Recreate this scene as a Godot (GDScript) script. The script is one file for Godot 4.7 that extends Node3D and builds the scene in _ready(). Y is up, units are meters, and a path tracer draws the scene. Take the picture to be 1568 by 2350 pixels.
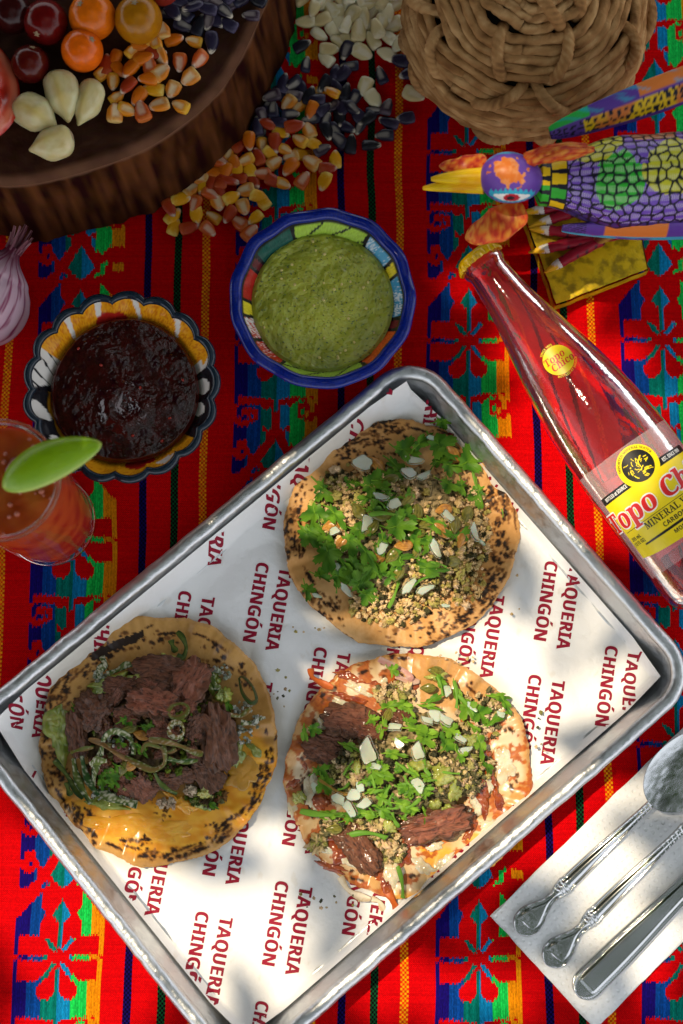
extends Node3D
# A taqueria table seen from above: tray with three tacos, salsas, bottle, rooster figure, basket, corn.
# Units are metres, y is up. The table top is y = 0, the picture's upper side is -z.

const LENS := 3500.0
const REACH := 0.909
const TILT := 0.15708
var rng := RandomNumberGenerator.new()
var taken := {}
var mats := {}
var noises := {}


# A collector of vertices and faces that becomes one smooth mesh.
class Geo:
	var v := PackedVector3Array()
	var c := PackedColorArray()
	var t := PackedVector2Array()
	var n := PackedVector3Array()
	var idx := PackedInt32Array()

	func tri(a: int, b: int, d: int) -> void:
		idx.append(a)
		idx.append(b)
		idx.append(d)

	func put(p: Vector3, col: Color, uv := Vector2.ZERO) -> int:
		v.append(p)
		c.append(col)
		t.append(uv)
		return v.size() - 1

	# fn(u, w) -> Vector3 on a grid, u the inner direction; wrap joins the last column to the first
	func grid(nu: int, nw: int, fn: Callable, col = Color.WHITE, wrap := false, flip := false) -> void:
		var at := v.size()
		var cols := nu if wrap else nu + 1
		var painted: bool = col is Callable
		for j in nw + 1:
			for k in cols:
				var u := float(k) / nu
				var w := float(j) / nw
				var p: Vector3 = fn.call(u, w)
				v.append(p)
				t.append(Vector2(u, w))
				if painted:
					c.append(col.call(u, w, p))
				else:
					c.append(col)
		for j in nw:
			for k in nu:
				var k2 := (k + 1) % cols
				var a := at + j * cols + k
				var b := at + j * cols + k2
				var d := at + (j + 1) * cols + k
				var e := at + (j + 1) * cols + k2
				if flip:
					idx.append_array(PackedInt32Array([a, d, b, b, d, e]))
				else:
					idx.append_array(PackedInt32Array([a, b, d, b, e, d]))

	# a tube along a path; rad is a number or fn(s 0..1, angle) -> radius; flat squeezes it along its second axis
	func tube(path: PackedVector3Array, rad, sides: int, col = Color.WHITE, caps := true, flat := 1.0, first := Vector3.ZERO) -> void:
		var m := path.size()
		var at := v.size()
		var dir := (path[1] - path[0]).normalized()
		var nx := first
		if nx == Vector3.ZERO:
			nx = Vector3.UP if absf(dir.y) < 0.9 else Vector3.RIGHT
		for j in m:
			if j == 0:
				dir = (path[1] - path[0]).normalized()
			elif j == m - 1:
				dir = (path[m - 1] - path[m - 2]).normalized()
			else:
				dir = (path[j + 1] - path[j - 1]).normalized()
			nx = (nx - dir * nx.dot(dir)).normalized()
			var ny := dir.cross(nx)
			var s := float(j) / (m - 1)
			for k in sides:
				var a := TAU * k / sides
				var r: float = rad.call(s, a) if rad is Callable else rad
				var p := path[j] + nx * (cos(a) * r) * flat + ny * (sin(a) * r)
				v.append(p)
				t.append(Vector2(float(k) / sides, s))
				c.append(col.call(s, a, p) if col is Callable else col)
		for j in m - 1:
			for k in sides:
				var k2 := (k + 1) % sides
				var a := at + j * sides + k
				var b := at + j * sides + k2
				idx.append_array(PackedInt32Array([a, a + sides, b, b, a + sides, b + sides]))
		if caps:
			for e in [0, m - 1]:
				var o := put(path[e], c[at + e * sides], Vector2(0.5, float(e) / (m - 1)))
				for k in sides:
					var a: int = at + e * sides + k
					var b: int = at + e * sides + (k + 1) % sides
					if e == 0:
						tri(o, a, b)
					else:
						tri(o, b, a)

	# a closed ball; fn(direction) -> position
	func ball(nu: int, nw: int, fn: Callable, col = Color.WHITE) -> void:
		var at := v.size()
		var rows := nw - 1
		var top: Vector3 = fn.call(Vector3.UP)
		put(top, col.call(Vector3.UP, top) if col is Callable else col)
		for j in rows:
			var th := PI * (j + 1) / nw
			for k in nu:
				var ph := TAU * k / nu
				var d := Vector3(sin(th) * cos(ph), cos(th), sin(th) * sin(ph))
				var p: Vector3 = fn.call(d)
				put(p, col.call(d, p) if col is Callable else col)
		var low: Vector3 = fn.call(Vector3.DOWN)
		var last := put(low, col.call(Vector3.DOWN, low) if col is Callable else col)
		for k in nu:
			var k2 := (k + 1) % nu
			tri(at, at + 1 + k, at + 1 + k2)
			for j in rows - 1:
				var a := at + 1 + j * nu + k
				var b := at + 1 + j * nu + k2
				idx.append_array(PackedInt32Array([a, a + nu, b, b, a + nu, b + nu]))
			tri(last, at + 1 + (rows - 1) * nu + k2, at + 1 + (rows - 1) * nu + k)

	# a flat-faced prism from an outline (x, z) between two heights, with a bevel
	func slab(outline: PackedVector2Array, y0: float, y1: float, bevel: float, col: Color) -> void:
		var inner := Geometry2D.offset_polygon(outline, -bevel)
		var top: PackedVector2Array = inner[0] if inner.size() else outline
		var m := outline.size()
		for j in m:
			var a := outline[j]
			var b := outline[(j + 1) % m]
			quad(Vector3(a.x, y0, a.y), Vector3(b.x, y0, b.y), Vector3(b.x, y1 - bevel, b.y), Vector3(a.x, y1 - bevel, a.y), col)
		if top.size() == m:
			for j in m:
				var a := outline[j]
				var b := outline[(j + 1) % m]
				var a2 := top[j]
				var b2 := top[(j + 1) % m]
				quad(Vector3(a.x, y1 - bevel, a.y), Vector3(b.x, y1 - bevel, b.y), Vector3(b2.x, y1, b2.y), Vector3(a2.x, y1, a2.y), col)
		var ids := Geometry2D.triangulate_polygon(top)
		var at := v.size()
		for p in top:
			put(Vector3(p.x, y1, p.y), col)
		for k in ids.size() / 3:
			var a := at + ids[k * 3]
			var b := at + ids[k * 3 + 1]
			var d := at + ids[k * 3 + 2]
			if (v[d] - v[a]).cross(v[b] - v[a]).y < 0:
				tri(a, d, b)
			else:
				tri(a, b, d)

	func quad(a: Vector3, b: Vector3, d: Vector3, e: Vector3, col: Color) -> void:
		var at := put(a, col)
		put(b, col)
		put(d, col)
		put(e, col)
		tri(at, at + 1, at + 2)
		tri(at, at + 2, at + 3)

	func add(o: Geo, x: Transform3D, tint := Color.WHITE) -> void:
		var at := v.size()
		for k in o.v.size():
			v.append(x * o.v[k])
			c.append(o.c[k] * tint)
			t.append(o.t[k])
		for k in o.idx:
			idx.append(at + k)

	func mesh(m: Material = null) -> ArrayMesh:
		var nn := PackedVector3Array()
		nn.resize(v.size())
		for k in idx.size() / 3:
			var a := idx[k * 3]
			var b := idx[k * 3 + 1]
			var d := idx[k * 3 + 2]
			var f := (v[d] - v[a]).cross(v[b] - v[a])
			nn[a] += f
			nn[b] += f
			nn[d] += f
		for k in nn.size():
			nn[k] = nn[k].normalized() if nn[k].length_squared() > 1e-30 else Vector3.UP
		var arrays := []
		arrays.resize(Mesh.ARRAY_MAX)
		arrays[Mesh.ARRAY_VERTEX] = v
		arrays[Mesh.ARRAY_NORMAL] = nn
		arrays[Mesh.ARRAY_COLOR] = c
		arrays[Mesh.ARRAY_TEX_UV] = t
		arrays[Mesh.ARRAY_INDEX] = idx
		var am := ArrayMesh.new()
		am.add_surface_from_arrays(Mesh.PRIMITIVE_TRIANGLES, arrays)
		if m:
			am.surface_set_material(0, m)
		return am


# The place h metres above the table that the photograph (1568 wide) shows at (px, py).
func at(px: float, py: float, h := 0.0) -> Vector3:
	var eye := Vector3(0, REACH * cos(TILT), REACH * sin(TILT))
	var d := Vector3(0, -cos(TILT), -sin(TILT)) * LENS + Vector3.RIGHT * (px - 784.0) + Vector3(0, sin(TILT), -cos(TILT)) * (1175.0 - py)
	return eye + d * ((h - eye.y) / d.y)


func numbered(called: String) -> String:
	taken[called] = taken.get(called, 0) + 1
	return called if taken[called] == 1 else "%s_%03d" % [called, taken[called] - 1]


func tag(o: Node3D, label: String, category: String, group := "") -> Node3D:
	o.set_meta("label", label)
	o.set_meta("category", category)
	if group:
		o.set_meta("group", group)
	return o


func thing(called: String, label: String, category: String, where := Vector3.ZERO, turn := 0.0, group := "") -> Node3D:
	var o := Node3D.new()
	o.name = numbered(called)
	add_child(o, true)
	o.position = where
	o.rotation.y = turn
	return tag(o, label, category, group)


func part(parent: Node3D, called: String, mesh: Mesh, m: Material = null) -> MeshInstance3D:
	var o := MeshInstance3D.new()
	o.name = called
	o.mesh = mesh
	if m:
		o.material_override = m
	parent.add_child(o, true)
	return o


func solo(called: String, mesh: Mesh, m: Material, label: String, category: String, group := "") -> MeshInstance3D:
	var o := MeshInstance3D.new()
	o.name = numbered(called)
	o.mesh = mesh
	if m:
		o.material_override = m
	add_child(o, true)
	tag(o, label, category, group)
	return o


# linear colour
func lin(r: float, g: float, b: float) -> Color:
	return Color(r, g, b)


# colour seen on screen -> linear
func hex(s: String) -> Color:
	return Color(s).srgb_to_linear()


func mat(called: String, rough: float, opt := {}) -> StandardMaterial3D:
	if mats.has(called):
		return mats[called]
	var m := StandardMaterial3D.new()
	m.resource_name = called
	m.roughness = rough
	m.albedo_color = opt.get("color", Color.WHITE)
	m.vertex_color_use_as_albedo = opt.get("vertex", not opt.has("color"))
	m.metallic = opt.get("metal", 0.0)
	m.metallic_specular = opt.get("spec", 0.5)
	if opt.has("coat"):
		m.clearcoat_enabled = true
		m.clearcoat = opt.coat
		m.clearcoat_roughness = opt.get("coat_rough", 0.1)
	if opt.has("sss"):
		m.subsurf_scatter_enabled = true
		m.subsurf_scatter_strength = opt.sss
	if opt.has("back"):
		m.backlight_enabled = true
		m.backlight = opt.back
	if opt.has("bump"):
		m.heightmap_enabled = true
		m.heightmap_texture = opt.bump
		m.heightmap_scale = opt.get("bump_scale", 0.1)
		m.uv1_triplanar = true
		m.uv1_scale = Vector3.ONE * opt.get("bump_freq", 20.0)
	if opt.has("rim"):
		m.rim_enabled = true
		m.rim = opt.rim
		m.rim_tint = 0.7
	m.cull_mode = BaseMaterial3D.CULL_DISABLED if opt.get("both", false) else BaseMaterial3D.CULL_BACK
	mats[called] = m
	return m


func noise(called: String, kind: int, freq: float, octaves := 3, size := 512) -> NoiseTexture2D:
	if noises.has(called):
		return noises[called]
	var n := FastNoiseLite.new()
	n.noise_type = kind
	n.frequency = freq
	n.fractal_octaves = octaves
	n.seed = called.hash() % 1000
	var t := NoiseTexture2D.new()
	t.width = size
	t.height = size
	t.seamless = true
	t.noise = n
	noises[called] = t
	return t


func fast(seed_: int, freq: float, octaves := 3, kind := FastNoiseLite.TYPE_SIMPLEX_SMOOTH) -> FastNoiseLite:
	var n := FastNoiseLite.new()
	n.noise_type = kind
	n.seed = seed_
	n.frequency = freq
	n.fractal_octaves = octaves
	return n


func sm(a: float, b: float, x: float) -> float:
	return smoothstep(a, b, x)


func rnd(a: float, b: float) -> float:
	return rng.randf_range(a, b)


func poly(points: Array, per := 6) -> PackedVector3Array:
	# a smooth path through points
	var cv := Curve3D.new()
	for k in points.size():
		var a: Vector3 = points[max(k - 1, 0)]
		var b: Vector3 = points[min(k + 1, points.size() - 1)]
		var h := (b - a) / 6.0
		cv.add_point(points[k], -h, h)
	var out := PackedVector3Array()
	for k in points.size() - 1:
		for j in per:
			out.append(cv.sample(k, float(j) / per))
	out.append(points[-1])
	return out


func _ready() -> void:
	rng.seed = 7
	stage()
	table()
	shade_tree()
	tray()
	board()
	bowls()
	glass()
	onion()
	kernels()
	basket()
	rooster()
	bottle()
	napkin_set()
	tacos()


func stage() -> void:
	var cam := Camera3D.new()
	cam.name = "camera"
	add_child(cam)
	var eye := Vector3(0, REACH * cos(TILT), REACH * sin(TILT))
	cam.look_at_from_position(eye, Vector3.ZERO, Vector3(0, 0, -1))
	cam.fov = rad_to_deg(2.0 * atan(1175.0 / LENS))
	cam.near = 0.05
	cam.far = 60.0
	cam.current = true
	var att := CameraAttributesPhysical.new()
	att.frustum_focus_distance = 0.885
	att.frustum_focal_length = 12.0 * LENS / 1175.0
	att.exposure_aperture = 3.4
	cam.attributes = att
	var we := WorldEnvironment.new()
	we.name = "daylight"
	var e := Environment.new()
	e.background_mode = Environment.BG_SKY
	var sky := Sky.new()
	var sm_ := ProceduralSkyMaterial.new()
	sm_.sky_top_color = Color(0.90, 0.92, 0.96)
	sm_.sky_horizon_color = Color(0.99, 0.97, 0.94)
	sm_.sky_curve = 0.15
	sm_.ground_bottom_color = Color(0.16, 0.14, 0.12)
	sm_.ground_horizon_color = Color(0.35, 0.33, 0.30)
	sm_.sky_energy_multiplier = 1.2
	sky.sky_material = sm_
	e.sky = sky
	e.background_energy_multiplier = 1.0
	e.tonemap_mode = Environment.TONE_MAPPER_LINEAR
	e.tonemap_exposure = 1.24
	e.sdfgi_enabled = true
	e.ssao_enabled = true
	e.ssil_enabled = true
	we.environment = e
	add_child(we)
	var sun := DirectionalLight3D.new()
	sun.name = "sun"
	sun.light_energy = 1.35
	sun.light_color = Color(1.0, 0.92, 0.79)
	sun.light_angular_distance = 0.6
	sun.shadow_enabled = true
	add_child(sun)
	sun.look_at_from_position(-SUN, Vector3.ZERO, Vector3.UP)


const SUN := Vector3(0.36, -0.88, 0.18)   # the way the sunlight travels


# ---------------------------------------------------------------- table cloth
const TILE_W := 0.119
const TILE_H := 0.242


func box(x: float, y: float, x0: float, x1: float, y0: float, y1: float) -> bool:
	return x > x0 and x < x1 and y > y0 and y < y1


func cloth_color(x: float, y: float) -> int:
	# which thread shows at (x, y) mm of one repeat of the woven band: 0 ground, 1.. the brocade colours
	var s := fposmod(y + 40.0, 121.0) - 40.0        # downwards from a flower's centre, -40..81
	var cx := x - 25.5
	var ax := absf(cx)
	var left := cx < 0.0
	var on := false
	if s < 38.0:
		on = on or s < -18.0 and s > -33.0 and ax < 5.5 * (1.0 - absf(s + 24.0) / (6.0 if s > -24.0 else 9.0))
		on = on or s > -24.0 and s < -5.5 and ax < 1.3
		on = on or s > -37.0 + maxf(ax - 13.0, 0.0) * 1.25 and s < -12.5 and ax > 12.2 - maxf(0.0, 3.0 - absf(s + 25.0) * 0.6)
		on = on or cx < -23.2 and s > -20.0 and absf(s) > 1.5 or cx > 22.6 and s > -24.0 and absf(s) > 1.0
		on = on or absf(s) < 1.3 and ax > 6.5 and ax < 23.5
		on = on or absf(ax - 2.2 - (absf(s) - 3.4) * 0.72) < 1.5 and absf(s) > 3.4 and absf(s) < 11.0
		on = on or s > 10.0 and s < 16.0 and absf(ax - 8.0 - (s - 10.5) * 1.1) < 1.9
		on = on or s > 6.0 and ax < 1.2
		if s > 12.5 and s < 36.0:
			var ex := (ax - 7.0) / 6.2
			var ey := (s - 15.5) / 8.0
			var petal := ex * ex + ey * ey < 1.0
			on = on or ax > 12.0 and s > 13.2 and s < 33.5 - maxf(ax - 20.0, 0.0) * 0.3 or ax <= 13.0 and s > 16.0 and not petal and s < 36.0 - ax * 0.25
	if s > 34.0:
		on = on or s < 43.0 and ax < 1.6
		if left:
			on = on or box(cx, s, -22.0, -9.0, 38.5, 40.5) or box(cx, s, -24.0, -21.0, 39.5, 46.0)
			on = on or box(cx, s, -11.0, -8.2, 40.0, 56.0) or box(cx, s, -21.0, -16.5, 45.5, 48.0) or box(cx, s, -15.6, -13.8, 44.0, 46.5)
			on = on or box(cx, s, -26.0, -23.4, 50.0, 65.0) or box(cx, s, -24.0, -17.0, 52.0, 60.5)
			on = on or cx > -17.2 and cx < -9.2 and s > 48.0 + maxf(-12.0 - cx, 0.0) * 0.6 and s < 70.0 - absf(cx + 13.2) * 1.6
			on = on or box(cx, s, -26.0, -23.5, 71.0, 90.0) or cx > -25.0 and cx < -17.0 and s > 73.0 and s < 84.5 - (cx + 25.0) * 0.9
			on = on or box(cx, s, -17.8, -16.2, 70.0, 77.0) or box(cx, s, -20.5, -18.8, 66.5, 69.0)
			on = on or box(cx, s, -13.0, -11.2, 79.0, 81.0)
		else:
			on = on or cx > 8.5 and cx < 17.0 and s > 34.5 + absf(cx - 14.5) * 0.8 and s < 66.0 - absf(cx - 12.0) * 1.4 and not (cx > 13.0 and s > 37.0 and s < 47.0)
			on = on or box(cx, s, 15.0, 17.0, 41.0, 44.5)
			on = on or box(cx, s, 18.5, 20.5, 34.0, 38.5) or box(cx, s, 20.5, 23.0, 35.0, 43.5) or box(cx, s, 17.5, 20.0, 43.0, 46.0)
			on = on or box(cx, s, 17.0, 25.5, 49.0, 60.0) or box(cx, s, 23.0, 25.5, 46.5, 59.0)
			on = on or box(cx, s, 19.0, 25.5, 71.0, 76.0) or box(cx, s, 11.5, 14.0, 71.0, 78.0) or box(cx, s, 14.0, 16.0, 69.0, 72.0)
		on = on or ax > 2.4 and ax < 8.6 and s > 40.5 + ax * 0.1 - (2.0 if not left else 0.0) and s < 54.5 - absf(ax - 4.5)
		on = on or ax > 6.0 and ax < 9.6 and s > 55.0 and s < 64.0 - absf(ax - 8.5) * 1.5
		on = on or s > 60.0 and s < 84.0 and ax < 8.3 * (1.0 - absf(s - 74.0) / (9.0 if s > 74.0 else 14.0))
		on = on or ax > 8.0 and ax < 12.0 and absf(s - 78.5 + (ax - 10.0) * 0.5) < 1.0
	if not on:
		return 0
	# the colour runs in columns across the band
	if x < 7.6:
		return 1
	if x < 16.0:
		return 2
	if x < 25.5:
		return 3
	if x < 33.6:
		return 4
	if x < 43.0:
		return 5
	return 6


func table() -> void:
	var w := 1024
	var h := 2048
	var pxm := w / 119.0
	var im := Image.create(w, h, false, Image.FORMAT_RGB8)
	var hm := Image.create(w, h, false, Image.FORMAT_L8)
	var red := Color(0.84, 0.022, 0.045)
	im.fill(red)
	hm.fill(Color(0.4, 0.4, 0.4))
	# plain weave: threads over and under
	var r2 := RandomNumberGenerator.new()
	r2.seed = 3
	var step := 5
	for j in h / step + 1:
		var row := r2.randf_range(-0.05, 0.05)
		for k in w / step + 1:
			var over := (j + k) % 2 == 0
			var f := r2.randf_range(0.90, 1.06) + row + (0.05 if over else -0.10)
			im.fill_rect(Rect2i(k * step, j * step, step, step), Color(red.r * f, red.g * f * (1.0 if over else 0.8), red.b * f))
			var z := 0.50 if over else 0.34
			hm.fill_rect(Rect2i(k * step, j * step, step, step), Color(z, z, z))
			hm.fill_rect(Rect2i(k * step + 1, j * step + 1, step - 2, step - 2), Color(z + 0.08, z + 0.08, z + 0.08))
	# warp stripes of two colours in a basket pattern
	var stripes := [[66.0, 4.4, Color(0.10, 0.05, 0.36), Color(0.05, 0.02, 0.14)], [84.5, 4.4, Color(0.04, 0.30, 0.16), Color(0.06, 0.04, 0.05)], [101.5, 4.6, Color(0.98, 0.62, 0.06), Color(0.85, 0.22, 0.04)]]
	for st in stripes:
		var n := 4
		var cw: float = st[1] * pxm / n
		for j in h / 11 + 1:
			for k in n:
				var over: bool = (j + k) % 2 == 0
				var f := r2.randf_range(0.85, 1.1)
				var q: Color = st[2] if over else st[3]
				var x0 := int((st[0] - st[1] / 2) * pxm + k * cw)
				im.fill_rect(Rect2i(x0, j * 11, ceili(cw), 11), Color(q.r * f, q.g * f, q.b * f))
				var z := 0.62 if over else 0.34
				hm.fill_rect(Rect2i(x0, j * 11, ceili(cw), 11), Color(z, z, z))
				if over:
					hm.fill_rect(Rect2i(x0 + 1, j * 11 + 1, ceili(cw) - 2, 9), Color(0.72, 0.72, 0.72))
	# brocade: upright strands laid in stepped blocks
	var cols := [red, Color(0.11, 0.06, 0.44), Color(0.05, 0.28, 0.62), Color(0.03, 0.50, 0.45), Color(0.08, 0.56, 0.80), Color(0.12, 0.84, 0.34), Color(1.0, 0.60, 0.05)]
	var ground := Color(0.66, 0.02, 0.03)
	var cell_w := 0.56
	var cell_h := 1.15
	var ragged := 0.0
	for k in int(51.0 / cell_w):
		var strand := r2.randf_range(-0.1, 0.1)
		ragged = r2.randf_range(-0.75, 0.75)
		for j in int(ceil(242.0 / cell_h)):
			var wob := r2.randf_range(-0.3, 0.3)
			var id := cloth_color((k + 0.5) * cell_w, (j + 0.5) * cell_h + wob + ragged)
			var f := r2.randf_range(0.86, 1.08) + strand
			var rect := Rect2i(int(k * cell_w * pxm), int(j * cell_h * h / 242.0), ceili(cell_w * pxm), ceili(cell_h * h / 242.0))
			if id == 0:
				continue
			var q: Color = cols[id]
			im.fill_rect(rect, Color(q.r * f, q.g * f, q.b * f))
			hm.fill_rect(rect, Color(0.62, 0.62, 0.62))
			var thin := Rect2i(rect.position.x + 1, rect.position.y, rect.size.x - 2, rect.size.y)
			hm.fill_rect(thin, Color(0.95, 0.95, 0.95))
			im.fill_rect(Rect2i(rect.position.x, rect.position.y, 1, rect.size.y), Color(q.r * f * 0.72, q.g * f * 0.72, q.b * f * 0.72))
	var ti := ImageTexture.create_from_image(im)
	var th := ImageTexture.create_from_image(hm)
	var m := mat("woven_cloth", 0.85, {"color": Color.WHITE, "spec": 0.1})
	m.albedo_texture = ti
	m.heightmap_enabled = true
	m.heightmap_texture = th
	m.heightmap_scale = 0.045
	m.detail_enabled = true
	m.detail_albedo = noise_ramp("cloth_fade", 0.012, Color(0.86, 0.86, 0.86), Color(1, 1, 1))
	m.detail_blend_mode = BaseMaterial3D.BLEND_MODE_MUL
	m.detail_uv_layer = BaseMaterial3D.DETAIL_UV_2
	m.uv2_scale = Vector3(1.3, 1.3, 1)
	var n1 := fast(11, 6.0, 3)
	var n2 := fast(12, 22.0, 2)
	var g := Geo.new()
	var half := 0.62
	var left := at(33, 2250).x
	var top := at(135, 2200).z
	g.grid(310, 310, func(u: float, q: float):
		var x: float = (u - 0.5) * 2.0 * half
		var z: float = (q - 0.5) * 2.0 * half
		var y: float = n1.get_noise_2d(x, z) * 0.0017 + n2.get_noise_2d(x, z) * 0.0005 - 0.0014
		return Vector3(x, y, z))
	for k in g.v.size():
		var p := g.v[k]
		var bx := n1.get_noise_2d(p.x * 0.5 + 5.0, p.z * 0.5) * 0.0035 + n2.get_noise_2d(p.x * 0.6 + 9.0, p.z * 0.5) * 0.0012
		g.t[k] = Vector2((p.x - left + bx) / TILE_W, (p.z - top + bx * 0.6) / TILE_H)
	var cloth := solo("tablecloth", g.mesh(), m, "bright red striped tablecloth woven with blue and green flower bands", "tablecloth")
	cloth.position.y = 0.0


func noise_ramp(called: String, freq: float, a: Color, b: Color, size := 512) -> NoiseTexture2D:
	var t := noise(called, FastNoiseLite.TYPE_SIMPLEX_SMOOTH, freq, 3, size)
	var gr := Gradient.new()
	gr.set_color(0, a)
	gr.set_color(1, b)
	t.color_ramp = gr
	return t


# The tree that stands towards the sun, outside the picture: its gaps are shaped to dapple the table.
func shade_tree() -> void:
	var gaps := [[20, 1900, 130], [60, 2250, 150], [150, 2130, 60], [300, 2320, 120], [600, 2240, 130], [720, 2120, 60], [420, 1940, 150], [300, 1890, 110], [930, 1740, 170], [880, 1130, 90], [1050, 1330, 80], [800, 1380, 60], [1020, 1880, 120], [860, 1900, 100], [1150, 1590, 90], [1330, 1690, 150], [1210, 1820, 110], [1450, 1560, 80], [1290, 1930, 90], [1440, 2020, 130], [1330, 2130, 60], [1540, 2260, 110], [1180, 2290, 150], [960, 2310, 90], [800, 2350, 80], [1370, 930, 110], [1350, 1060, 80], [1430, 1130, 60], [1140, 720, 55], [1250, 1150, 90], [1150, 1010, 50], [1290, 1290, 40], [1410, 1240, 40], [745, 640, 75], [420, 1190, 60], [80, 750, 60], [440, 620, 45], [890, 200, 100], [860, 290, 45], [820, 60, 40], [1490, 60, 70], [1510, 900, 70], [1250, 860, 40], [1430, 390, 90], [1165, 395, 30], [1340, 640, 90], [690, 1200, 40], [640, 1170, 60], [1060, 1030, 40], [300, 890, 50], [1080, 1450, 60], [520, 2080, 50], [45, 2080, 40], [700, 1490, 40], [40, 1500, 60], [150, 1480, 40]]
	var r := RandomNumberGenerator.new()
	r.seed = 21
	var holes := []
	for q in gaps:
		var p := at(q[0], q[1], 0.01)
		holes.append([Vector2(p.x, p.z), q[2] / 3900.0])
	var to_sun := -SUN.normalized()
	var tree := thing("shade_tree", "unseen leafy tree that dapples the table, with boughs added to darken it", "tree", Vector3.ZERO)
	# one leaf
	var g := Geo.new()
	g.grid(4, 7, func(u: float, w: float):
		var half: float = 0.017 * pow(sin(PI * clampf(w, 0.02, 0.98)), 0.8)
		return Vector3((u - 0.5) * 2.0 * half, 0.006 * absf(u - 0.5) * 2.0 - 0.012 * w * w, w * 0.065))
	var leaf := mat("leaf_green", 0.5, {"color": Color(0.06, 0.11, 0.03).linear_to_srgb(), "both": true, "back": Color(0.18, 0.3, 0.05)})
	var spots: Array[Transform3D] = []
	var n := fast(77, 5.0, 2)
	for k in 31200:
		var f: Vector2
		var p: Vector3
		if k < 5200:
			f = Vector2(r.randf_range(-0.52, 0.50), r.randf_range(-0.60, 0.58))
			p = Vector3(f.x, 0, f.y) + to_sun * r.randf_range(1.75, 2.5)
		elif k < 10200:
			# a low bough, unseen, added to darken the table's far left corner
			if k % 3:
				p = Vector3(r.randf_range(-0.80, -0.30), r.randf_range(0.34, 0.85), r.randf_range(-0.80, -0.02))
			else:
				p = Vector3(r.randf_range(-0.35, 0.12), r.randf_range(0.34, 0.75), r.randf_range(-0.90, -0.44))
			var low := p - to_sun * (p.y / to_sun.y)
			f = Vector2(low.x, low.z)
		elif k < 13400:
			# twigs added over the wooden slab, just out of view, to darken it
			if k % 2:
				p = Vector3(r.randf_range(-0.45, 0.10), r.randf_range(0.25, 0.43), r.randf_range(-0.62, -0.31))
			else:
				p = Vector3(r.randf_range(-0.52, -0.25), r.randf_range(0.27, 0.46), r.randf_range(-0.46, 0.02))
			var under := p - to_sun * (p.y / to_sun.y)
			f = Vector2(under.x, under.z)
		else:
			# unseen crown added overhead, farther out in larger sprays, to darken reflections
			p = Vector3(r.randf_range(-1.7, 1.3), r.randf_range(1.45, 2.2), r.randf_range(-1.3, 1.3))
			if k >= 27200:
				var turn := r.randf() * TAU
				var out := r.randf_range(1.2, 2.9)
				p = Vector3(cos(turn) * out, r.randf_range(1.3, 2.6), sin(turn) * out)
			var down := p - to_sun * (p.y / to_sun.y)
			f = Vector2(down.x, down.z)
		var open := false
		var edge := n.get_noise_2d(f.x * 3.0, f.y * 3.0) * 0.35 + r.randf_range(-0.22, 0.12)
		for q in holes:
			if f.distance_to(q[0]) < q[1] * (1.0 + edge) + 0.019:
				open = true
				break
		if open:
			continue
		var b := Basis.from_euler(Vector3(r.randf_range(-0.5, 0.5), r.randf() * TAU, r.randf_range(-0.6, 0.6))) * (r.randf_range(0.6, 1.1) if k < 27200 else r.randf_range(1.6, 2.6))
		spots.append(Transform3D(b, p))
	var mm := MultiMesh.new()
	mm.transform_format = MultiMesh.TRANSFORM_3D
	mm.mesh = g.mesh(leaf)
	mm.instance_count = spots.size()
	for k in spots.size():
		mm.set_instance_transform(k, spots[k])
	var mi := MultiMeshInstance3D.new()
	mi.name = "foliage"
	mi.multimesh = mm
	mi.set_meta("kind", "stuff")
	tree.add_child(mi, true)
	# limbs
	var bark := mat("tree_bark", 0.9, {"color": Color(0.10, 0.075, 0.055).linear_to_srgb()})
	var root := to_sun * 2.0 + Vector3(-0.9, 0.2, -0.9)
	var limb := Geo.new()
	limb.tube(poly([root + Vector3(-0.5, -2.0, -0.4), root + Vector3(-0.3, -0.8, -0.25), root, to_sun * 2.2 + Vector3(-0.35, 0.1, -0.35)]), func(s: float, _a: float): return 0.09 * (1.0 - 0.75 * s), 9)
	part(tree, "trunk", limb.mesh(), bark)
	var bough := Geo.new()  # stem for the low leaves added to shade the far corner
	bough.tube(poly([root + Vector3(-0.45, -1.6, -0.35), Vector3(-0.75, 0.95, -0.75), Vector3(-0.55, 0.70, -0.50), Vector3(-0.40, 0.50, -0.30)]), func(s: float, _a: float): return 0.020 * (1.0 - 0.7 * s), 7)
	part(tree, "limb", bough.mesh(), bark)
	for k in 4:
		var tw := Geo.new()
		var e := to_sun * 2.3 + Vector3(-0.35 + 0.1 * k, 0.1, -0.55 + 0.12 * k)
		tw.tube(poly([root + Vector3(0.05, 0.0, 0.05), (root + e) / 2.0 + Vector3(0, 0.06, 0), e]), func(s: float, _a: float): return 0.022 * (1.0 - 0.7 * s), 6)
		part(tree, "limb", tw.mesh(), bark)


const TRAY_TURN := 0.700   # long side, anticlockwise from +x seen from above
const TRAY_A := 0.1738
const TRAY_B := 0.1285


func tray_at() -> Transform3D:
	return Transform3D(Basis(Vector3.UP, TRAY_TURN), Vector3(-0.0062, 0.0, 0.1135))


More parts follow.
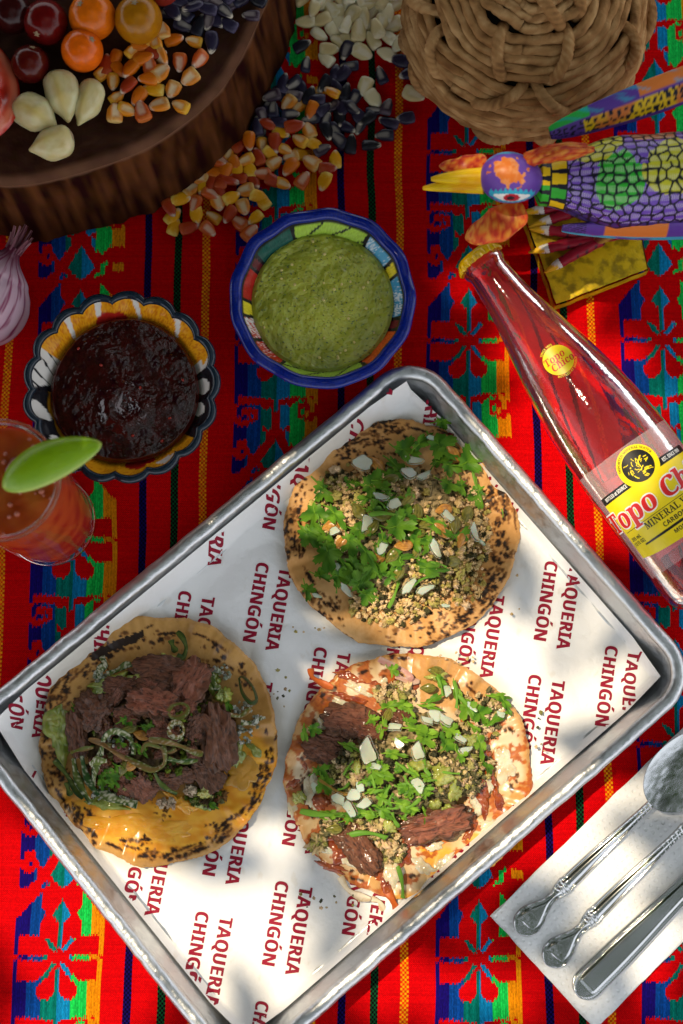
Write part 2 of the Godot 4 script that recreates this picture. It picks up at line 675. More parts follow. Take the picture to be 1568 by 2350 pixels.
# a point of a rounded rectangle, s 0..1 round it
func rounded(a: float, b: float, r: float, s: float) -> Vector2:
	var sa := 2.0 * (a - r)
	var sb := 2.0 * (b - r)
	var q := PI / 2.0 * maxf(r, 0.03)   # corners get their share of points even when tight
	var d := s * (2.0 * sa + 2.0 * sb + 4.0 * q)
	var legs := [[sb, Vector2(a, -(b - r)), Vector2(0, 1), Vector2(a - r, b - r), 0.0], [sa, Vector2(a - r, b), Vector2(-1, 0), Vector2(-(a - r), b - r), PI / 2], [sb, Vector2(-a, b - r), Vector2(0, -1), Vector2(-(a - r), -(b - r)), PI], [sa, Vector2(-(a - r), -b), Vector2(1, 0), Vector2(a - r, -(b - r)), PI * 1.5]]
	for l in legs:
		if d <= l[0]:
			return l[1] + l[2] * d
		d -= l[0]
		if d <= q:
			var an: float = l[4] + PI / 2.0 * d / q
			return l[3] + Vector2(cos(an), sin(an)) * r
		d -= q
	return legs[0][1]


func tray() -> void:
	var x := tray_at()
	var metal := mat("aluminium", 0.30, {"color": Color(0.80, 0.81, 0.82), "metal": 1.0})
	metal.roughness_texture = noise_ramp("rub", 0.02, Color(0.62, 0.62, 0.62), Color(1.2, 1.2, 1.2))
	metal.roughness_texture_channel = BaseMaterial3D.TEXTURE_CHANNEL_RED
	metal.roughness = 0.46
	metal.heightmap_enabled = true
	metal.heightmap_texture = noise("dents", FastNoiseLite.TYPE_SIMPLEX_SMOOTH, 0.02, 3)
	metal.heightmap_scale = 0.035
	metal.uv1_triplanar = true
	metal.uv1_scale = Vector3(14, 14, 14)
	var t := thing("baking_tray", "rectangular aluminium baking tray with rolled rim holding three tacos", "tray", x.origin, TRAY_TURN)
	# pan: wall and floor
	var prof := []
	for k in 9:
		prof.append([0.0085 + 0.0085 * k / 8.0, 0.0225 - 0.0185 * k / 8.0])
	for k in 6:
		var an := PI / 2 * (k + 1) / 6.0
		prof.append([0.017 + 0.004 * sin(an), 0.004 - 0.003 * (1.0 - cos(an))])
	prof.append([0.04, 0.001])
	prof.append([0.08, 0.001])
	prof.append([0.12, 0.001])
	var wob := fast(5, 9.0, 2)
	var g := Geo.new()
	var per := 220
	g.grid(per, prof.size() - 1, func(u: float, q: float):
		var r: Array = prof[roundi(q * (prof.size() - 1))]
		var cr: float = maxf(0.029 - r[0], 0.0)
		var p := rounded(TRAY_A - r[0], TRAY_B - r[0], cr, u)
		var d := wob.get_noise_2d(p.x, p.y) * 0.0008
		return Vector3(p.x + d, r[1], p.y + d), Color.WHITE, true)
	part(t, "pan", g.mesh(), metal)
	# rim: rolled bead
	var g2 := Geo.new()
	g2.grid(per, 14, func(u: float, q: float):
		var an: float = -q * TAU
		var wv := wob.get_noise_2d(cos(u * TAU), sin(u * TAU) * 2.0) * 0.0006
		var inset := 0.0050 - 0.0043 * cos(an) + wv
		var p := rounded(TRAY_A - inset, TRAY_B - inset, 0.029 - inset, u)
		return Vector3(p.x, 0.0215 + 0.0040 * sin(an) + wv, p.y), Color.WHITE, true)
	part(t, "rim", g2.mesh(), metal)
	# paper
	var paper_mat := mat("paper", 0.55, {"spec": 0.35})
	paper_mat.roughness = 0.5
	paper_mat.heightmap_enabled = true
	paper_mat.heightmap_texture = noise("paper_grain", FastNoiseLite.TYPE_SIMPLEX_SMOOTH, 0.03, 4)
	paper_mat.heightmap_scale = 0.03
	paper_mat.uv1_triplanar = true
	paper_mat.uv1_scale = Vector3(9, 9, 9)
	var sheet := Geo.new()
	var pa := TRAY_A - 0.0150
	var pb := TRAY_B - 0.0150
	var damp := fast(35, 30.0, 3)
	var rest := []
	for q in [[922, 1222, 0.071], [365, 1695, 0.073], [938, 1755, 0.072]]:
		rest.append([x.affine_inverse() * at(q[0], q[1], 0.004), q[2]])
	sheet.grid(260, 190, func(u: float, q: float): return paper_point((u - 0.5) * 2.0 * pa, lerpf(-(TRAY_B - 0.0108), pb, q), 0.0),
		func(_u: float, _q: float, p: Vector3):
			# fat soaks into the paper round the tacos
			var wet := 0.0
			for r in rest:
				var d: float = Vector2(p.x - r[0].x, p.z - r[0].z).length() - r[1]
				wet = maxf(wet, 1.0 - sm(-0.004, 0.006 + 0.010 * damp.get_noise_2d(p.x, p.z), d))
			wet = maxf(wet, sm(0.52, 0.60, damp.get_noise_2d(p.x * 2.0 + 4.0, p.z * 2.0)) * 0.5)
			return Color(0.80, 0.80, 0.80).lerp(Color(0.62, 0.56, 0.46), wet * 0.6))
	var liner := thing("tray_liner", "white greaseproof paper printed with dark red words lining the tray", "paper", x.origin, TRAY_TURN)
	part(liner, "paper_sheet", sheet.mesh(), paper_mat)
	# printed words, in staggered pairs
	var ink := mat("red_ink", 0.6, {"color": hex_s("8c0f2c"), "spec": 0.3})
	var inv := x.affine_inverse()
	var o3 := inv * at(1305, 1395, 0.003)
	var va := inv.basis * (at(1129, 1461, 0.003) - at(1305, 1395, 0.003))
	var vb := inv.basis * (at(1268, 1658, 0.003) - at(1305, 1395, 0.003))
	var along := (inv.basis * (at(1290, 1490, 0.003) - at(1318, 1300, 0.003))).normalized()
	var side := Vector3(along.z, 0, -along.x)   # towards the tops of the letters
	var big := word("TAQUERIA", 0.0074, "Droid Sans", 700, 0.00022)
	var small := word("CHINGÓN", 0.0074, "Droid Sans", 700, 0.00022)
	for a in range(-4, 9):
		for b in range(-9, 6):
			var mid := o3 + va * a + vb * b
			if absf(mid.x) > pa + 0.05 or absf(mid.z) > pb + 0.05:
				continue
			for k in 2:
				var g3 := Geo.new()
				var src: Geo = big if k == 0 else small
				var down := 0.0 if k == 0 else -0.0140
				var start := mid + side * down + along * (0.0 if k == 0 else -0.0018)
				for p in src.v:
					var f := start + along * p.x * 0.97 + side * p.y
					g3.put(paper_point(f.x, f.z, 0.00022 + p.z), Color.WHITE)
				for q in src.idx.size() / 3:
					var ok := true
					for e in 3:
						var f2 := g3.v[src.idx[q * 3 + e]]
						ok = ok and absf(f2.x) < pa - 0.0006 and f2.z < pb - 0.0006 and f2.z > -(TRAY_B - 0.0114)
					if ok:
						var i0 := src.idx[q * 3]
						var i1 := src.idx[q * 3 + 1]
						var i2 := src.idx[q * 3 + 2]
						if (g3.v[i2] - g3.v[i0]).cross(g3.v[i1] - g3.v[i0]).y < 0:
							g3.tri(i0, i2, i1)
						else:
							g3.tri(i0, i1, i2)
				if g3.idx.size():
					part(liner, "printed_word", g3.mesh(), ink)


func hex_s(s: String) -> Color:
	return Color(s)


var paper_a: FastNoiseLite
var paper_b: FastNoiseLite


func paper_point(x: float, z: float, lift: float) -> Vector3:
	# the liner lies on the floor of the tray, buckles a little and turns up at its edges
	if paper_a == null:
		paper_a = fast(31, 16.0, 2)
		paper_b = fast(32, 45.0, 2)
	var y := 0.0020 + absf(paper_a.get_noise_2d(x, z)) * 0.0022 + absf(paper_b.get_noise_2d(x * 0.7, z * 0.5)) * 0.0007
	var inset := minf(TRAY_A - absf(x), TRAY_B - absf(z))
	y += 0.0010 * sm(0.030, 0.018, inset)
	# up the wall of the tray
	y = maxf(y, 0.0052 + (0.0178 - inset) * 2.18)
	var cx := maxf(absf(x) - (TRAY_A - 0.045), 0.0)
	var cz := maxf(absf(z) - (TRAY_B - 0.045), 0.0)
	var pull := 1.0 - cx * cz * 30.0
	y += cx * cz * 8.0
	return Vector3(x * pull, y + lift, z * pull)


# one line of lettering of the given cap height, centred, in the x-y plane
func word(text: String, height: float, face := "Droid Sans", weight := 700, heavy := 0.0) -> Geo:
	var f := SystemFont.new()
	f.font_names = PackedStringArray([face])
	f.font_weight = weight
	var tm := TextMesh.new()
	tm.text = text
	tm.font = f
	tm.font_size = 64
	tm.depth = 0.0
	tm.pixel_size = 0.01
	var fit := height / (0.64 * 0.714)
	tm.curve_step = 2.0
	var g := Geo.new()
	var arr := tm.get_mesh_arrays()
	var vs: PackedVector3Array = arr[Mesh.ARRAY_VERTEX]
	var ix: PackedInt32Array = arr[Mesh.ARRAY_INDEX] if arr[Mesh.ARRAY_INDEX] != null else PackedInt32Array(range(vs.size()))
	for k in vs.size():
		vs[k] *= fit
	# heavier strokes: the same outlines set again a hair to the side and a hair lower
	if heavy > 0.0:
		var many := 3 if heavy < 0.0005 else 8
		var base := ix
		var more := PackedVector3Array()
		for k in many:
			var off := Vector3((k - 1) * heavy, 0, -k * 0.00001) if many == 3 else Vector3(cos(TAU * k / 8.0) * heavy, sin(TAU * k / 8.0) * heavy, -k * 0.000006)
			for p in vs:
				more.append(p + off)
		var count := vs.size()
		var again := PackedInt32Array()
		for k in many:
			for q in base:
				again.append(k * count + q)
		vs = more
		ix = again
	# large triangles are halved until they can follow a curved sheet
	var todo := []
	for k in ix.size() / 3:
		todo.append([vs[ix[k * 3]], vs[ix[k * 3 + 1]], vs[ix[k * 3 + 2]]])
	var lim := height * 0.35
	var lo := 1e9
	var hi := -1e9
	for p in vs:
		lo = minf(lo, p.y)
		hi = maxf(hi, p.y)
	while todo.size():
		var q: Array = todo.pop_back()
		var worst := 0
		var far := 0.0
		for e in 3:
			var d: float = (q[e] as Vector3).distance_to(q[(e + 1) % 3])
			if d > far:
				far = d
				worst = e
		if far > lim:
			var mid: Vector3 = (q[worst] + q[(worst + 1) % 3]) / 2.0
			todo.append([q[worst], mid, q[(worst + 2) % 3]])
			todo.append([mid, q[(worst + 1) % 3], q[(worst + 2) % 3]])
		else:
			var a := g.put(q[0], Color.WHITE)
			g.put(q[1], Color.WHITE)
			g.put(q[2], Color.WHITE)
			g.tri(a, a + 1, a + 2)
	return g


const BOARD_H := 0.080
const BOARD_AT := Vector3(-0.190, 0.0, -0.330)


func board() -> void:
	var n1 := fast(41, 2.2, 2)
	var n2 := fast(42, 40.0, 3)
	var n3 := fast(43, 14.0, 3)
	var edge := func(an: float) -> float: return 1.0 + n1.get_noise_2d(cos(an) * 0.6, sin(an) * 0.6) * 0.025
	var t := thing("wood_slab", "thick round dark wooden slab with rough bark side at upper left", "wood slab", BOARD_AT)
	var wood := mat("wood_top", 0.6, {"spec": 0.15, "bump": noise("wood_grain", FastNoiseLite.TYPE_SIMPLEX_SMOOTH, 0.03, 4), "bump_scale": 0.05, "bump_freq": 8.0})
	var top := Geo.new()
	top.grid(300, 90, func(u: float, w: float):
		var an: float = u * TAU
		var r: float = 0.155 * edge.call(an) * (w if w > 0.0 else 0.001)
		var drop := 0.0 if w < 0.965 else 0.0035 * pow((w - 0.965) / 0.035, 2.0)
		var p := Vector3(cos(an) * r, 0, sin(an) * r)
		return Vector3(p.x, BOARD_H - drop + n3.get_noise_2d(p.x, p.z) * 0.0006 + n2.get_noise_2d(p.x * 2.0, p.z * 2.0) * 0.0002, p.z),
		func(_u: float, w: float, p: Vector3):
			var rings := sin(w * 70.0 + n3.get_noise_2d(p.x * 1.4, p.z * 1.4) * 7.0)
			var q := n3.get_noise_2d(p.x * 4.0 + 3.0, p.z * 4.0)
			var c := Color(0.026, 0.010, 0.006).lerp(Color(0.052, 0.022, 0.013), 0.5 + 0.25 * rings + 0.5 * q)
			if w > 0.955:
				c = c.lerp(Color(0.15, 0.068, 0.038), sm(0.955, 0.985, w) * (0.55 + 0.6 * n2.get_noise_2d(p.x, p.z)))
			return c, true, true)
	part(t, "cut_top", top.mesh(), wood)
	var bark := mat("wood_bark", 0.65, {"spec": 0.1})
	var side := Geo.new()
	side.grid(420, 46, func(u: float, w: float):
		var an: float = u * TAU
		var y: float = lerpf(BOARD_H - 0.0035, 0.0, w)
		var r: float = lerpf(0.155, 0.1605, w) * edge.call(an)
		r += n3.get_noise_3d(cos(an) * 0.5, sin(an) * 0.5, y * 0.35) * 0.0028 * sm(0.0, 0.12, w) + n2.get_noise_3d(cos(an) * 0.35, sin(an) * 0.35, y * 0.25) * 0.0016 * sm(0.0, 0.08, w)
		return Vector3(cos(an) * r, y, sin(an) * r),
		func(u: float, w: float, p: Vector3):
			var an: float = u * TAU
			var q := n2.get_noise_3d(cos(an) * 0.45, sin(an) * 0.45, p.y * 0.3) + 0.5 * n3.get_noise_3d(cos(an) * 0.8, sin(an) * 0.8, p.y * 0.6 + 4.0)
			var c := Color(0.020, 0.007, 0.004).lerp(Color(0.115, 0.040, 0.015), clampf(0.35 + 1.1 * q, 0.0, 1.0))
			return c.lerp(Color(0.17, 0.085, 0.05), 1.0 - sm(0.0, 0.05, w)), true)
	part(t, "bark_side", side.mesh(), bark)
	tomatoes()
	garlic()


func tomatoes() -> void:
	var skin := mat("tomato_skin", 0.16, {"spec": 0.36, "sss": 0.08})
	var scar := mat("stem_scar", 0.7, {"color": Color(0.30, 0.22, 0.12).linear_to_srgb()})
	var list := [[212, 38, 57, Color(0.55, 0.115, 0.004), "bright orange cherry tomato at the upper edge of the photo", 25.0, 160.0], [189, 116, 51, Color(0.62, 0.105, 0.006), "orange cherry tomato beside the yellow corn on the slab", 40.0, 20.0], [318, 45, 58, Color(0.30, 0.115, 0.005), "amber yellow cherry tomato with its stem scar facing up", 18.0, 100.0], [105, 52, 54, Color(0.10, 0.006, 0.006), "dark red cherry tomato left of the orange ones", 60.0, 250.0], [70, 148, 46, Color(0.075, 0.007, 0.006), "small brown red cherry tomato behind the garlic", 45.0, 70.0], [28, 30, 50, Color(0.030, 0.004, 0.006), "darkest purple cherry tomato in the photo's top left corner", 60.0, 200.0], [372, -30, 45, Color(0.20, 0.02, 0.012), "red cherry tomato mostly cut off by the photo's top edge", 60.0, 200.0]]
	var n := fast(51, 30.0, 2)
	for q in list:
		var r: float = q[2] / 3500.0 * 0.815
		var p := at(q[0], q[1], BOARD_H + r)
		var t := thing("cherry_tomato", q[4], "tomato", Vector3(p.x, BOARD_H, p.z), 0.0, "cherry tomatoes on the wood slab")
		var g := Geo.new()
		var base: Color = q[3]
		var axis := Vector3.UP.rotated(Vector3.FORWARD, deg_to_rad(q[5])).rotated(Vector3.UP, deg_to_rad(q[6]))
		g.ball(40, 24, func(d: Vector3):
			var near := maxf(d.dot(axis), 0.0)
			return Vector3(0, r, 0) + d * r * (1.0 - 0.045 * pow(near, 24.0)) * Vector3(1, 0.98, 1.02),
			func(d: Vector3, _p: Vector3):
				return base.lerp(base * Color(1.5, 1.6, 1.2), 0.5 * n.get_noise_3d(d.x * 0.1, d.y * 0.1, d.z * 0.1) + 0.25))
		part(t, "skin", g.mesh(), skin)
		var s := Geo.new()
		var bx := Basis(Quaternion(Vector3.UP, axis))
		s.grid(12, 3, func(u: float, w: float):
			var a: float = u * TAU
			var k := 1.0 + 0.45 * cos(a * 5.0) * w
			return Vector3(0, r, 0) + bx * Vector3(cos(a) * 0.0017 * k * w, r * 0.985 * 0.975 - w * w * 0.0004 + 0.0004, sin(a) * 0.0017 * k * w), Color.WHITE, true, true)
		part(t, "stem_scar", s.mesh(), scar)
	# half of a large tomato, cut side showing
	var where := at(-62, 195, BOARD_H + 0.022)
	var half := thing("tomato_half", "halved red tomato with its cut face showing at the left edge", "tomato", Vector3(where.x, BOARD_H, where.z))
	var face := mat("tomato_flesh", 0.22, {"spec": 0.5, "sss": 0.15})
	var rr := 0.030
	var tilt := Basis(Vector3(0.35, 0, 0.9).normalized(), -0.55)
	var cut := Geo.new()
	var nf := fast(52, 90.0, 2)
	cut.grid(90, 26, func(u: float, w: float):
		var a: float = u * TAU
		var lobes := 0.5 + 0.5 * cos(a * 5.0)
		var pit: float = -0.0026 * lobes * sm(0.25, 0.4, w) * (1.0 - sm(0.66, 0.8, w))
		var x := Vector3(cos(a) * rr * w * 0.92, pit + nf.get_noise_2d(cos(a) * w * 0.03, sin(a) * w * 0.03) * 0.0005 - 0.0012 * sm(0.93, 1.0, w), sin(a) * rr * w * 1.18)
		return Vector3(0, 0.024, 0) + tilt * x,
		func(u: float, w: float, p: Vector3):
			var a: float = u * TAU
			var lobes := (0.5 + 0.5 * cos(a * 5.0)) * sm(0.25, 0.4, w) * (1.0 - sm(0.66, 0.8, w))
			var col := Color(0.60, 0.075, 0.035).lerp(Color(0.50, 0.018, 0.010), lobes)
			col = col.lerp(Color(0.72, 0.22, 0.12), sm(0.75, 0.85, w) * (1.0 - sm(0.9, 0.97, w)) * 0.6)
			return col.lerp(Color(0.45, 0.012, 0.008), sm(0.93, 0.99, w)), true, true)
	part(half, "cut_face", cut.mesh(), face)
	var back := Geo.new()
	back.grid(60, 16, func(u: float, w: float):
		var a: float = u * TAU
		var e: float = w * PI / 2.0
		var x := Vector3(cos(a) * rr * 0.92 * cos(e), -0.0012 - sin(e) * rr * 0.85, sin(a) * rr * 1.18 * cos(e))
		return Vector3(0, 0.024, 0) + tilt * x, Color(0.5, 0.02, 0.012), true)
	part(half, "skin", back.mesh(), skin)


func garlic() -> void:
	var m := mat("garlic_flesh", 0.3, {"spec": 0.34, "sss": 0.25, "bump": noise("garlic_bump", FastNoiseLite.TYPE_SIMPLEX_SMOOTH, 0.02, 2), "bump_scale": 0.02, "bump_freq": 20.0})
	var dry := mat("garlic_root", 0.8, {"color": Color(0.36, 0.25, 0.14).linear_to_srgb()})
	# tail pixel, root pixel, width px, label
	var list := [[158, 283, 128, 166, 86, "fat upright garlic clove with a pale yellow ridge, between two others"], [178, 287, 217, 182, 68, "slim garlic clove leaning beside the yellow corn"], [66, 345, 168, 312, 80, "lowest garlic clove, lying crosswise near the slab's rim"], [132, 294, 34, 240, 88, "garlic clove half hidden behind the upright clove, by the tomato half"]]
	var n := fast(61, 60.0, 2)
	for q in list:
		var a := at(q[0], q[1], BOARD_H + 0.008)
		var b := at(q[2], q[3], BOARD_H + 0.008)
		var l := a.distance_to(b)
		var wd: float = q[4] / 3500.0 * 0.82 / 2.0
		var mid := (a + b) / 2.0
		var d := b - a
		var t := thing("garlic_clove", q[5], "garlic", Vector3(mid.x, BOARD_H, mid.z), atan2(-d.z, d.x), "peeled garlic cloves")
		var g := Geo.new()
		var hgt := wd * 0.86
		g.ball(34, 26, func(e: Vector3):
			var x := e.x
			var wide: float = (0.30 + 0.70 * sm(-1.05, -0.05, x)) * pow(maxf(1.0 - pow(absf(x), 4.5 if x > 0.0 else 2.6), 0.0), 0.5)
			var ring := Vector2(e.y, e.z).normalized() if absf(x) < 0.9999 else Vector2.ZERO
			var ridge := 1.0 + 0.10 * exp(-pow(e.z * 4.0 + 0.6, 2.0)) * (1.0 if e.y > 0 else 0.0)
			var k := 1.0 + n.get_noise_3d(e.x * 0.02, e.y * 0.02, e.z * 0.02) * 0.06
			return Vector3(x * l * 0.5, hgt + ring.x * hgt * wide * ridge * k, ring.y * wd * wide * k + 0.12 * wd * (1.0 - x * x)),
			func(e: Vector3, _p: Vector3):
				var c := Color(0.52, 0.44, 0.20).lerp(Color(0.62, 0.56, 0.33), 0.5 + n.get_noise_3d(e.x * 0.03, e.y * 0.03, e.z * 0.03))
				c = c.lerp(Color(0.50, 0.36, 0.06), 0.6 * exp(-pow(e.z * 3.0 + 0.5, 2.0)) * maxf(e.y, 0.0))
				return c.lerp(Color(0.40, 0.28, 0.10), sm(-0.88, -1.0, e.x)))
		part(t, "flesh", g.mesh(), m)
		var s := Geo.new()
		s.grid(14, 4, func(u: float, w: float):
			var an: float = u * TAU
			var r := w * wd * 0.40
			return Vector3(l * 0.485 - w * w * l * 0.035 + 0.0006, hgt * 1.15 + cos(an) * r * 0.8, 0.02 * wd + sin(an) * r), Color.WHITE, true)
		part(t, "root_end", s.mesh(), dry)


func ramp_pick(table_: Array, deg: float) -> int:
	for k in table_.size():
		if deg < table_[k][0]:
			return k
	return 0


func bowls() -> void:
	var glaze := mat("glaze", 0.12, {"spec": 0.42, "coat": 0.15, "coat_rough": 0.04})
	var n := fast(71, 3.0, 2)
	var n2 := fast(72, 30.0, 3)
	# ------- blue rimmed bowl with green salsa
	var c := at(740, 680, 0.043)
	var blue := thing("salsa_bowl", "cobalt blue rimmed painted bowl holding green salsa", "bowl", Vector3(c.x, 0, c.z), 0.0, "hand painted salsa bowls")
	var lime := Color(0.36, 0.55, 0.06)
	var sky := Color(0.05, 0.30, 0.52)
	var pane := [[14.0, sky], [23.0, Color(0.16, 0.012, 0.02)], [58.0, Color(0.72, 0.10, 0.012)], [122.0, lime], [148.0, Color(0.55, 0.03, 0.012)], [168.0, Color(0.78, 0.76, 0.72)], [180.0, Color(0.72, 0.60, 0.03)], [205.0, Color(0.42, 0.02, 0.015)], [214.0, Color(0.12, 0.015, 0.02)], [247.0, Color(0.015, 0.09, 0.07)], [305.0, lime], [330.0, Color(0.10, 0.38, 0.60)], [341.0, Color(0.78, 0.62, 0.03)], [361.0, sky]]
	var r0 := 0.0540
	var wave := func(an: float, k: float) -> float: return 1.0 + k * (0.0075 * cos(an * 13.0 + 0.4) + n.get_noise_2d(cos(an) * 0.4, sin(an) * 0.4) * 0.014)
	var cobalt := Color(0.006, 0.016, 0.19)
	var inner := Geo.new()
	inner.grid(420, 30, func(u: float, w: float):
		var an: float = u * TAU
		var r := lerpf(r0 - 0.0062, 0.0235, w)
		var y := lerpf(0.0405, 0.006, pow(w, 0.85))
		return Vector3(cos(an) * r * wave.call(an, 1.0 - w), y, sin(an) * r * wave.call(an, 1.0 - w)),
		func(u: float, w: float, p: Vector3):
			var deg: float = u * 360.0
			var id := ramp_pick(pane, deg)
			var hi: float = pane[id][0]
			var lo: float = pane[id - 1][0] if id > 0 else -19.0
			var col: Color = pane[id][1]
			var streak := n2.get_noise_2d(deg * 0.03, w * 0.6)
			if col == sky or id == 11:
				col = col.lerp(Color(0.75, 0.78, 0.80), sm(0.1, 0.4, streak + 0.3 * sin(deg * 0.25)))
			elif id == 4 or id == 5:
				col = Color(0.55, 0.03, 0.012).lerp(Color(0.78, 0.76, 0.72), sm(-0.1, 0.3, streak + (deg - 150.0) * 0.02))
			else:
				col = col * (1.0 + 0.35 * streak)
			var line := minf(absf(deg - hi), absf(deg - lo))
			var black := Color(0.012, 0.012, 0.016)
			if line < 1.5 + 0.7 * streak:
				col = black
			if w < 0.05 + 0.012 * sin(deg * 0.2):
				col = black
			if id == 3 or id == 10:
				var q := fposmod(deg + w * 70.0, 21.0)
				if q < 3.4 * (1.0 - absf(w - 0.16) * 5.0):
					col = black
			return col, true, true)
	part(blue, "painted_inside", inner.mesh(), glaze)
	var lip := Geo.new()
	lip.grid(420, 10, func(u: float, w: float):
		var an: float = u * TAU
		var e: float = PI * 1.15 * w - 0.15
		var r := r0 - 0.0031 - cos(e) * 0.0036
		var y := 0.0405 + sin(e) * 0.0026 + 0.0006 * cos(an * 13.0 + 0.4)
		return Vector3(cos(an) * r * wave.call(an, 1.0), y, sin(an) * r * wave.call(an, 1.0)),
		func(u: float, w: float, _p: Vector3): return cobalt * (1.0 + 0.5 * n2.get_noise_2d(u * 9.0, w * 0.3)), true)
	part(blue, "rim", lip.mesh(), glaze)
	var outer := Geo.new()
	outer.grid(200, 24, func(u: float, w: float):
		var an: float = u * TAU
		var r := lerpf(r0 - 0.0004, 0.028, pow(w, 1.6)) if w < 0.93 else 0.028
		var y := lerpf(0.0405, 0.004, w) if w < 0.93 else lerpf(0.0066, 0.0, (w - 0.93) / 0.07)
		return Vector3(cos(an) * r * wave.call(an, 1.0 - w), y, sin(an) * r * wave.call(an, 1.0 - w)), cobalt, true)
	part(blue, "outside", outer.mesh(), glaze)
	green_salsa(Vector3(c.x, 0.0315, c.z))
	# ------- scalloped bowl with dark salsa
	var d := at(278, 884, 0.045)
	var red := thing("salsa_bowl", "scalloped bowl with yellow, black and white glaze holding dark red salsa", "bowl", Vector3(d.x, 0, d.z), 0.0, "hand painted salsa bowls")
	var r1 := 0.0555
	var lobe := func(an: float, k: float) -> float: return 1.0 + k * (0.066 * (pow(absf(cos(an * 8.5 + 0.35)), 0.72) - 0.62) + n.get_noise_2d(cos(an) * 0.5 + 7.0, sin(an) * 0.5) * 0.012)
	var white := Color(0.72, 0.70, 0.66)
	var black := Color(0.012, 0.014, 0.018)
	var yellow := Color(0.80, 0.36, 0.015)
	var paint := func(u: float, w: float, _p: Vector3) -> Color:
		var deg := u * 360.0
		var q := n2.get_noise_2d(deg * 0.06, w * 2.0 + 3.0)
		if deg > 206.0 and deg < 338.0:      # yellow petals along the top
			if Vector2((deg - 259.0) / 12.5, (w - 0.30) / 0.16).length() < 1.0:
				return Color(0.40, 0.016, 0.012)
			var gap := 9.0
			for e in [231.0, 253.0, 277.0, 308.0]:
				gap = minf(gap, absf(deg - e - w * 14.0 * signf(e - 262.0)))
			if gap < 2.2 - w * 3.0 and w < 0.28:
				return white
			return yellow.lerp(Color(0.62, 0.19, 0.008), sm(0.05, 0.45, q + 0.1 + w * 0.4))
		if deg >= 36.0 and deg < 132.0:      # yellow band along the bottom
			if absf(deg - 54.0 - w * 40.0) < 5.0 and w > 0.06 and w < 0.2:
				return white
			if Vector2((deg - 77.0) / 12.0, (w - 0.30) / 0.14).length() < 1.0:
				return Color(0.45, 0.018, 0.012)
			return yellow.lerp(Color(0.64, 0.20, 0.008), sm(0.1, 0.5, q))
		if deg >= 132.0 and deg < 180.0:     # black leaves with white between, lower left
			if Vector2((deg - 166.0 + w * 20.0) / 7.0, (w - 0.10) / 0.14).length() < 1.0 or Vector2((deg - 142.0) / 4.0, (w - 0.12) / 0.07).length() < 1.0:
				return white
			return black if w < 0.26 else yellow
		if deg >= 180.0 and deg <= 206.0:    # white with three thin strokes
			var f := fposmod(deg - 183.0 + w * 22.0, 8.5)
			return black if f < 1.3 - w * 1.5 or deg < 184.0 + w * 18.0 - 4.0 else white
		var d2 := deg if deg < 180.0 else deg - 360.0
		if d2 < -14.0:
			return white if d2 > -20.0 + w * 20.0 or w > 0.16 else yellow
		if Vector2((d2 + 1.0 + w * 10.0) / 6.0, (w - 0.22) / 0.14).length() < 1.0 or Vector2((d2 - 14.0) / 5.0, (w - 0.24) / 0.12).length() < 1.0:
			return white
		return black
	var in2 := Geo.new()
	in2.grid(420, 30, func(u: float, w: float):
		var an: float = u * TAU
		var r := lerpf(r1 - 0.0042, 0.025, w)
		var y := lerpf(0.0425, 0.006, pow(w, 0.8))
		var k := lobe.call(an, pow(1.0 - w, 3.0)) as float
		return Vector3(cos(an) * r * k, y, sin(an) * r * k), paint, true, true)
	part(red, "painted_inside", in2.mesh(), glaze)
	var lip2 := Geo.new()
	lip2.grid(420, 10, func(u: float, w: float):
		var an: float = u * TAU
		var e: float = PI * 1.1 * w - 0.1
		var r := r1 - 0.0021 - cos(e) * 0.0024
		var k := lobe.call(an, 1.0) as float
		return Vector3(cos(an) * r * k, 0.0425 + sin(e) * 0.0024 - 0.012 * (1.0 - k), sin(an) * r * k),
		func(u: float, w: float, _p: Vector3): return Color(0.010, 0.020, 0.034) * (1.0 + 0.6 * n2.get_noise_2d(u * 14.0, w * 0.4)), true)
	part(red, "rim", lip2.mesh(), glaze)
	var out2 := Geo.new()
	out2.grid(200, 24, func(u: float, w: float):
		var an: float = u * TAU
		var r := lerpf(r1 + 0.0002, 0.029, pow(w, 1.5)) if w < 0.93 else 0.029
		var y := lerpf(0.0425, 0.004, w) if w < 0.93 else lerpf(0.0067, 0.0, (w - 0.93) / 0.07)
		var k := lobe.call(an, 1.0 - w) as float
		return Vector3(cos(an) * r * k, y, sin(an) * r * k),
		func(u: float, w: float, _p: Vector3): return yellow if w > 0.1 and w < 0.3 and n2.get_noise_2d(u * 8.0, w) > 0.05 else white, true)
	part(red, "outside", out2.mesh(), glaze)
	red_salsa(Vector3(d.x + 0.0004, 0.0335, d.z))


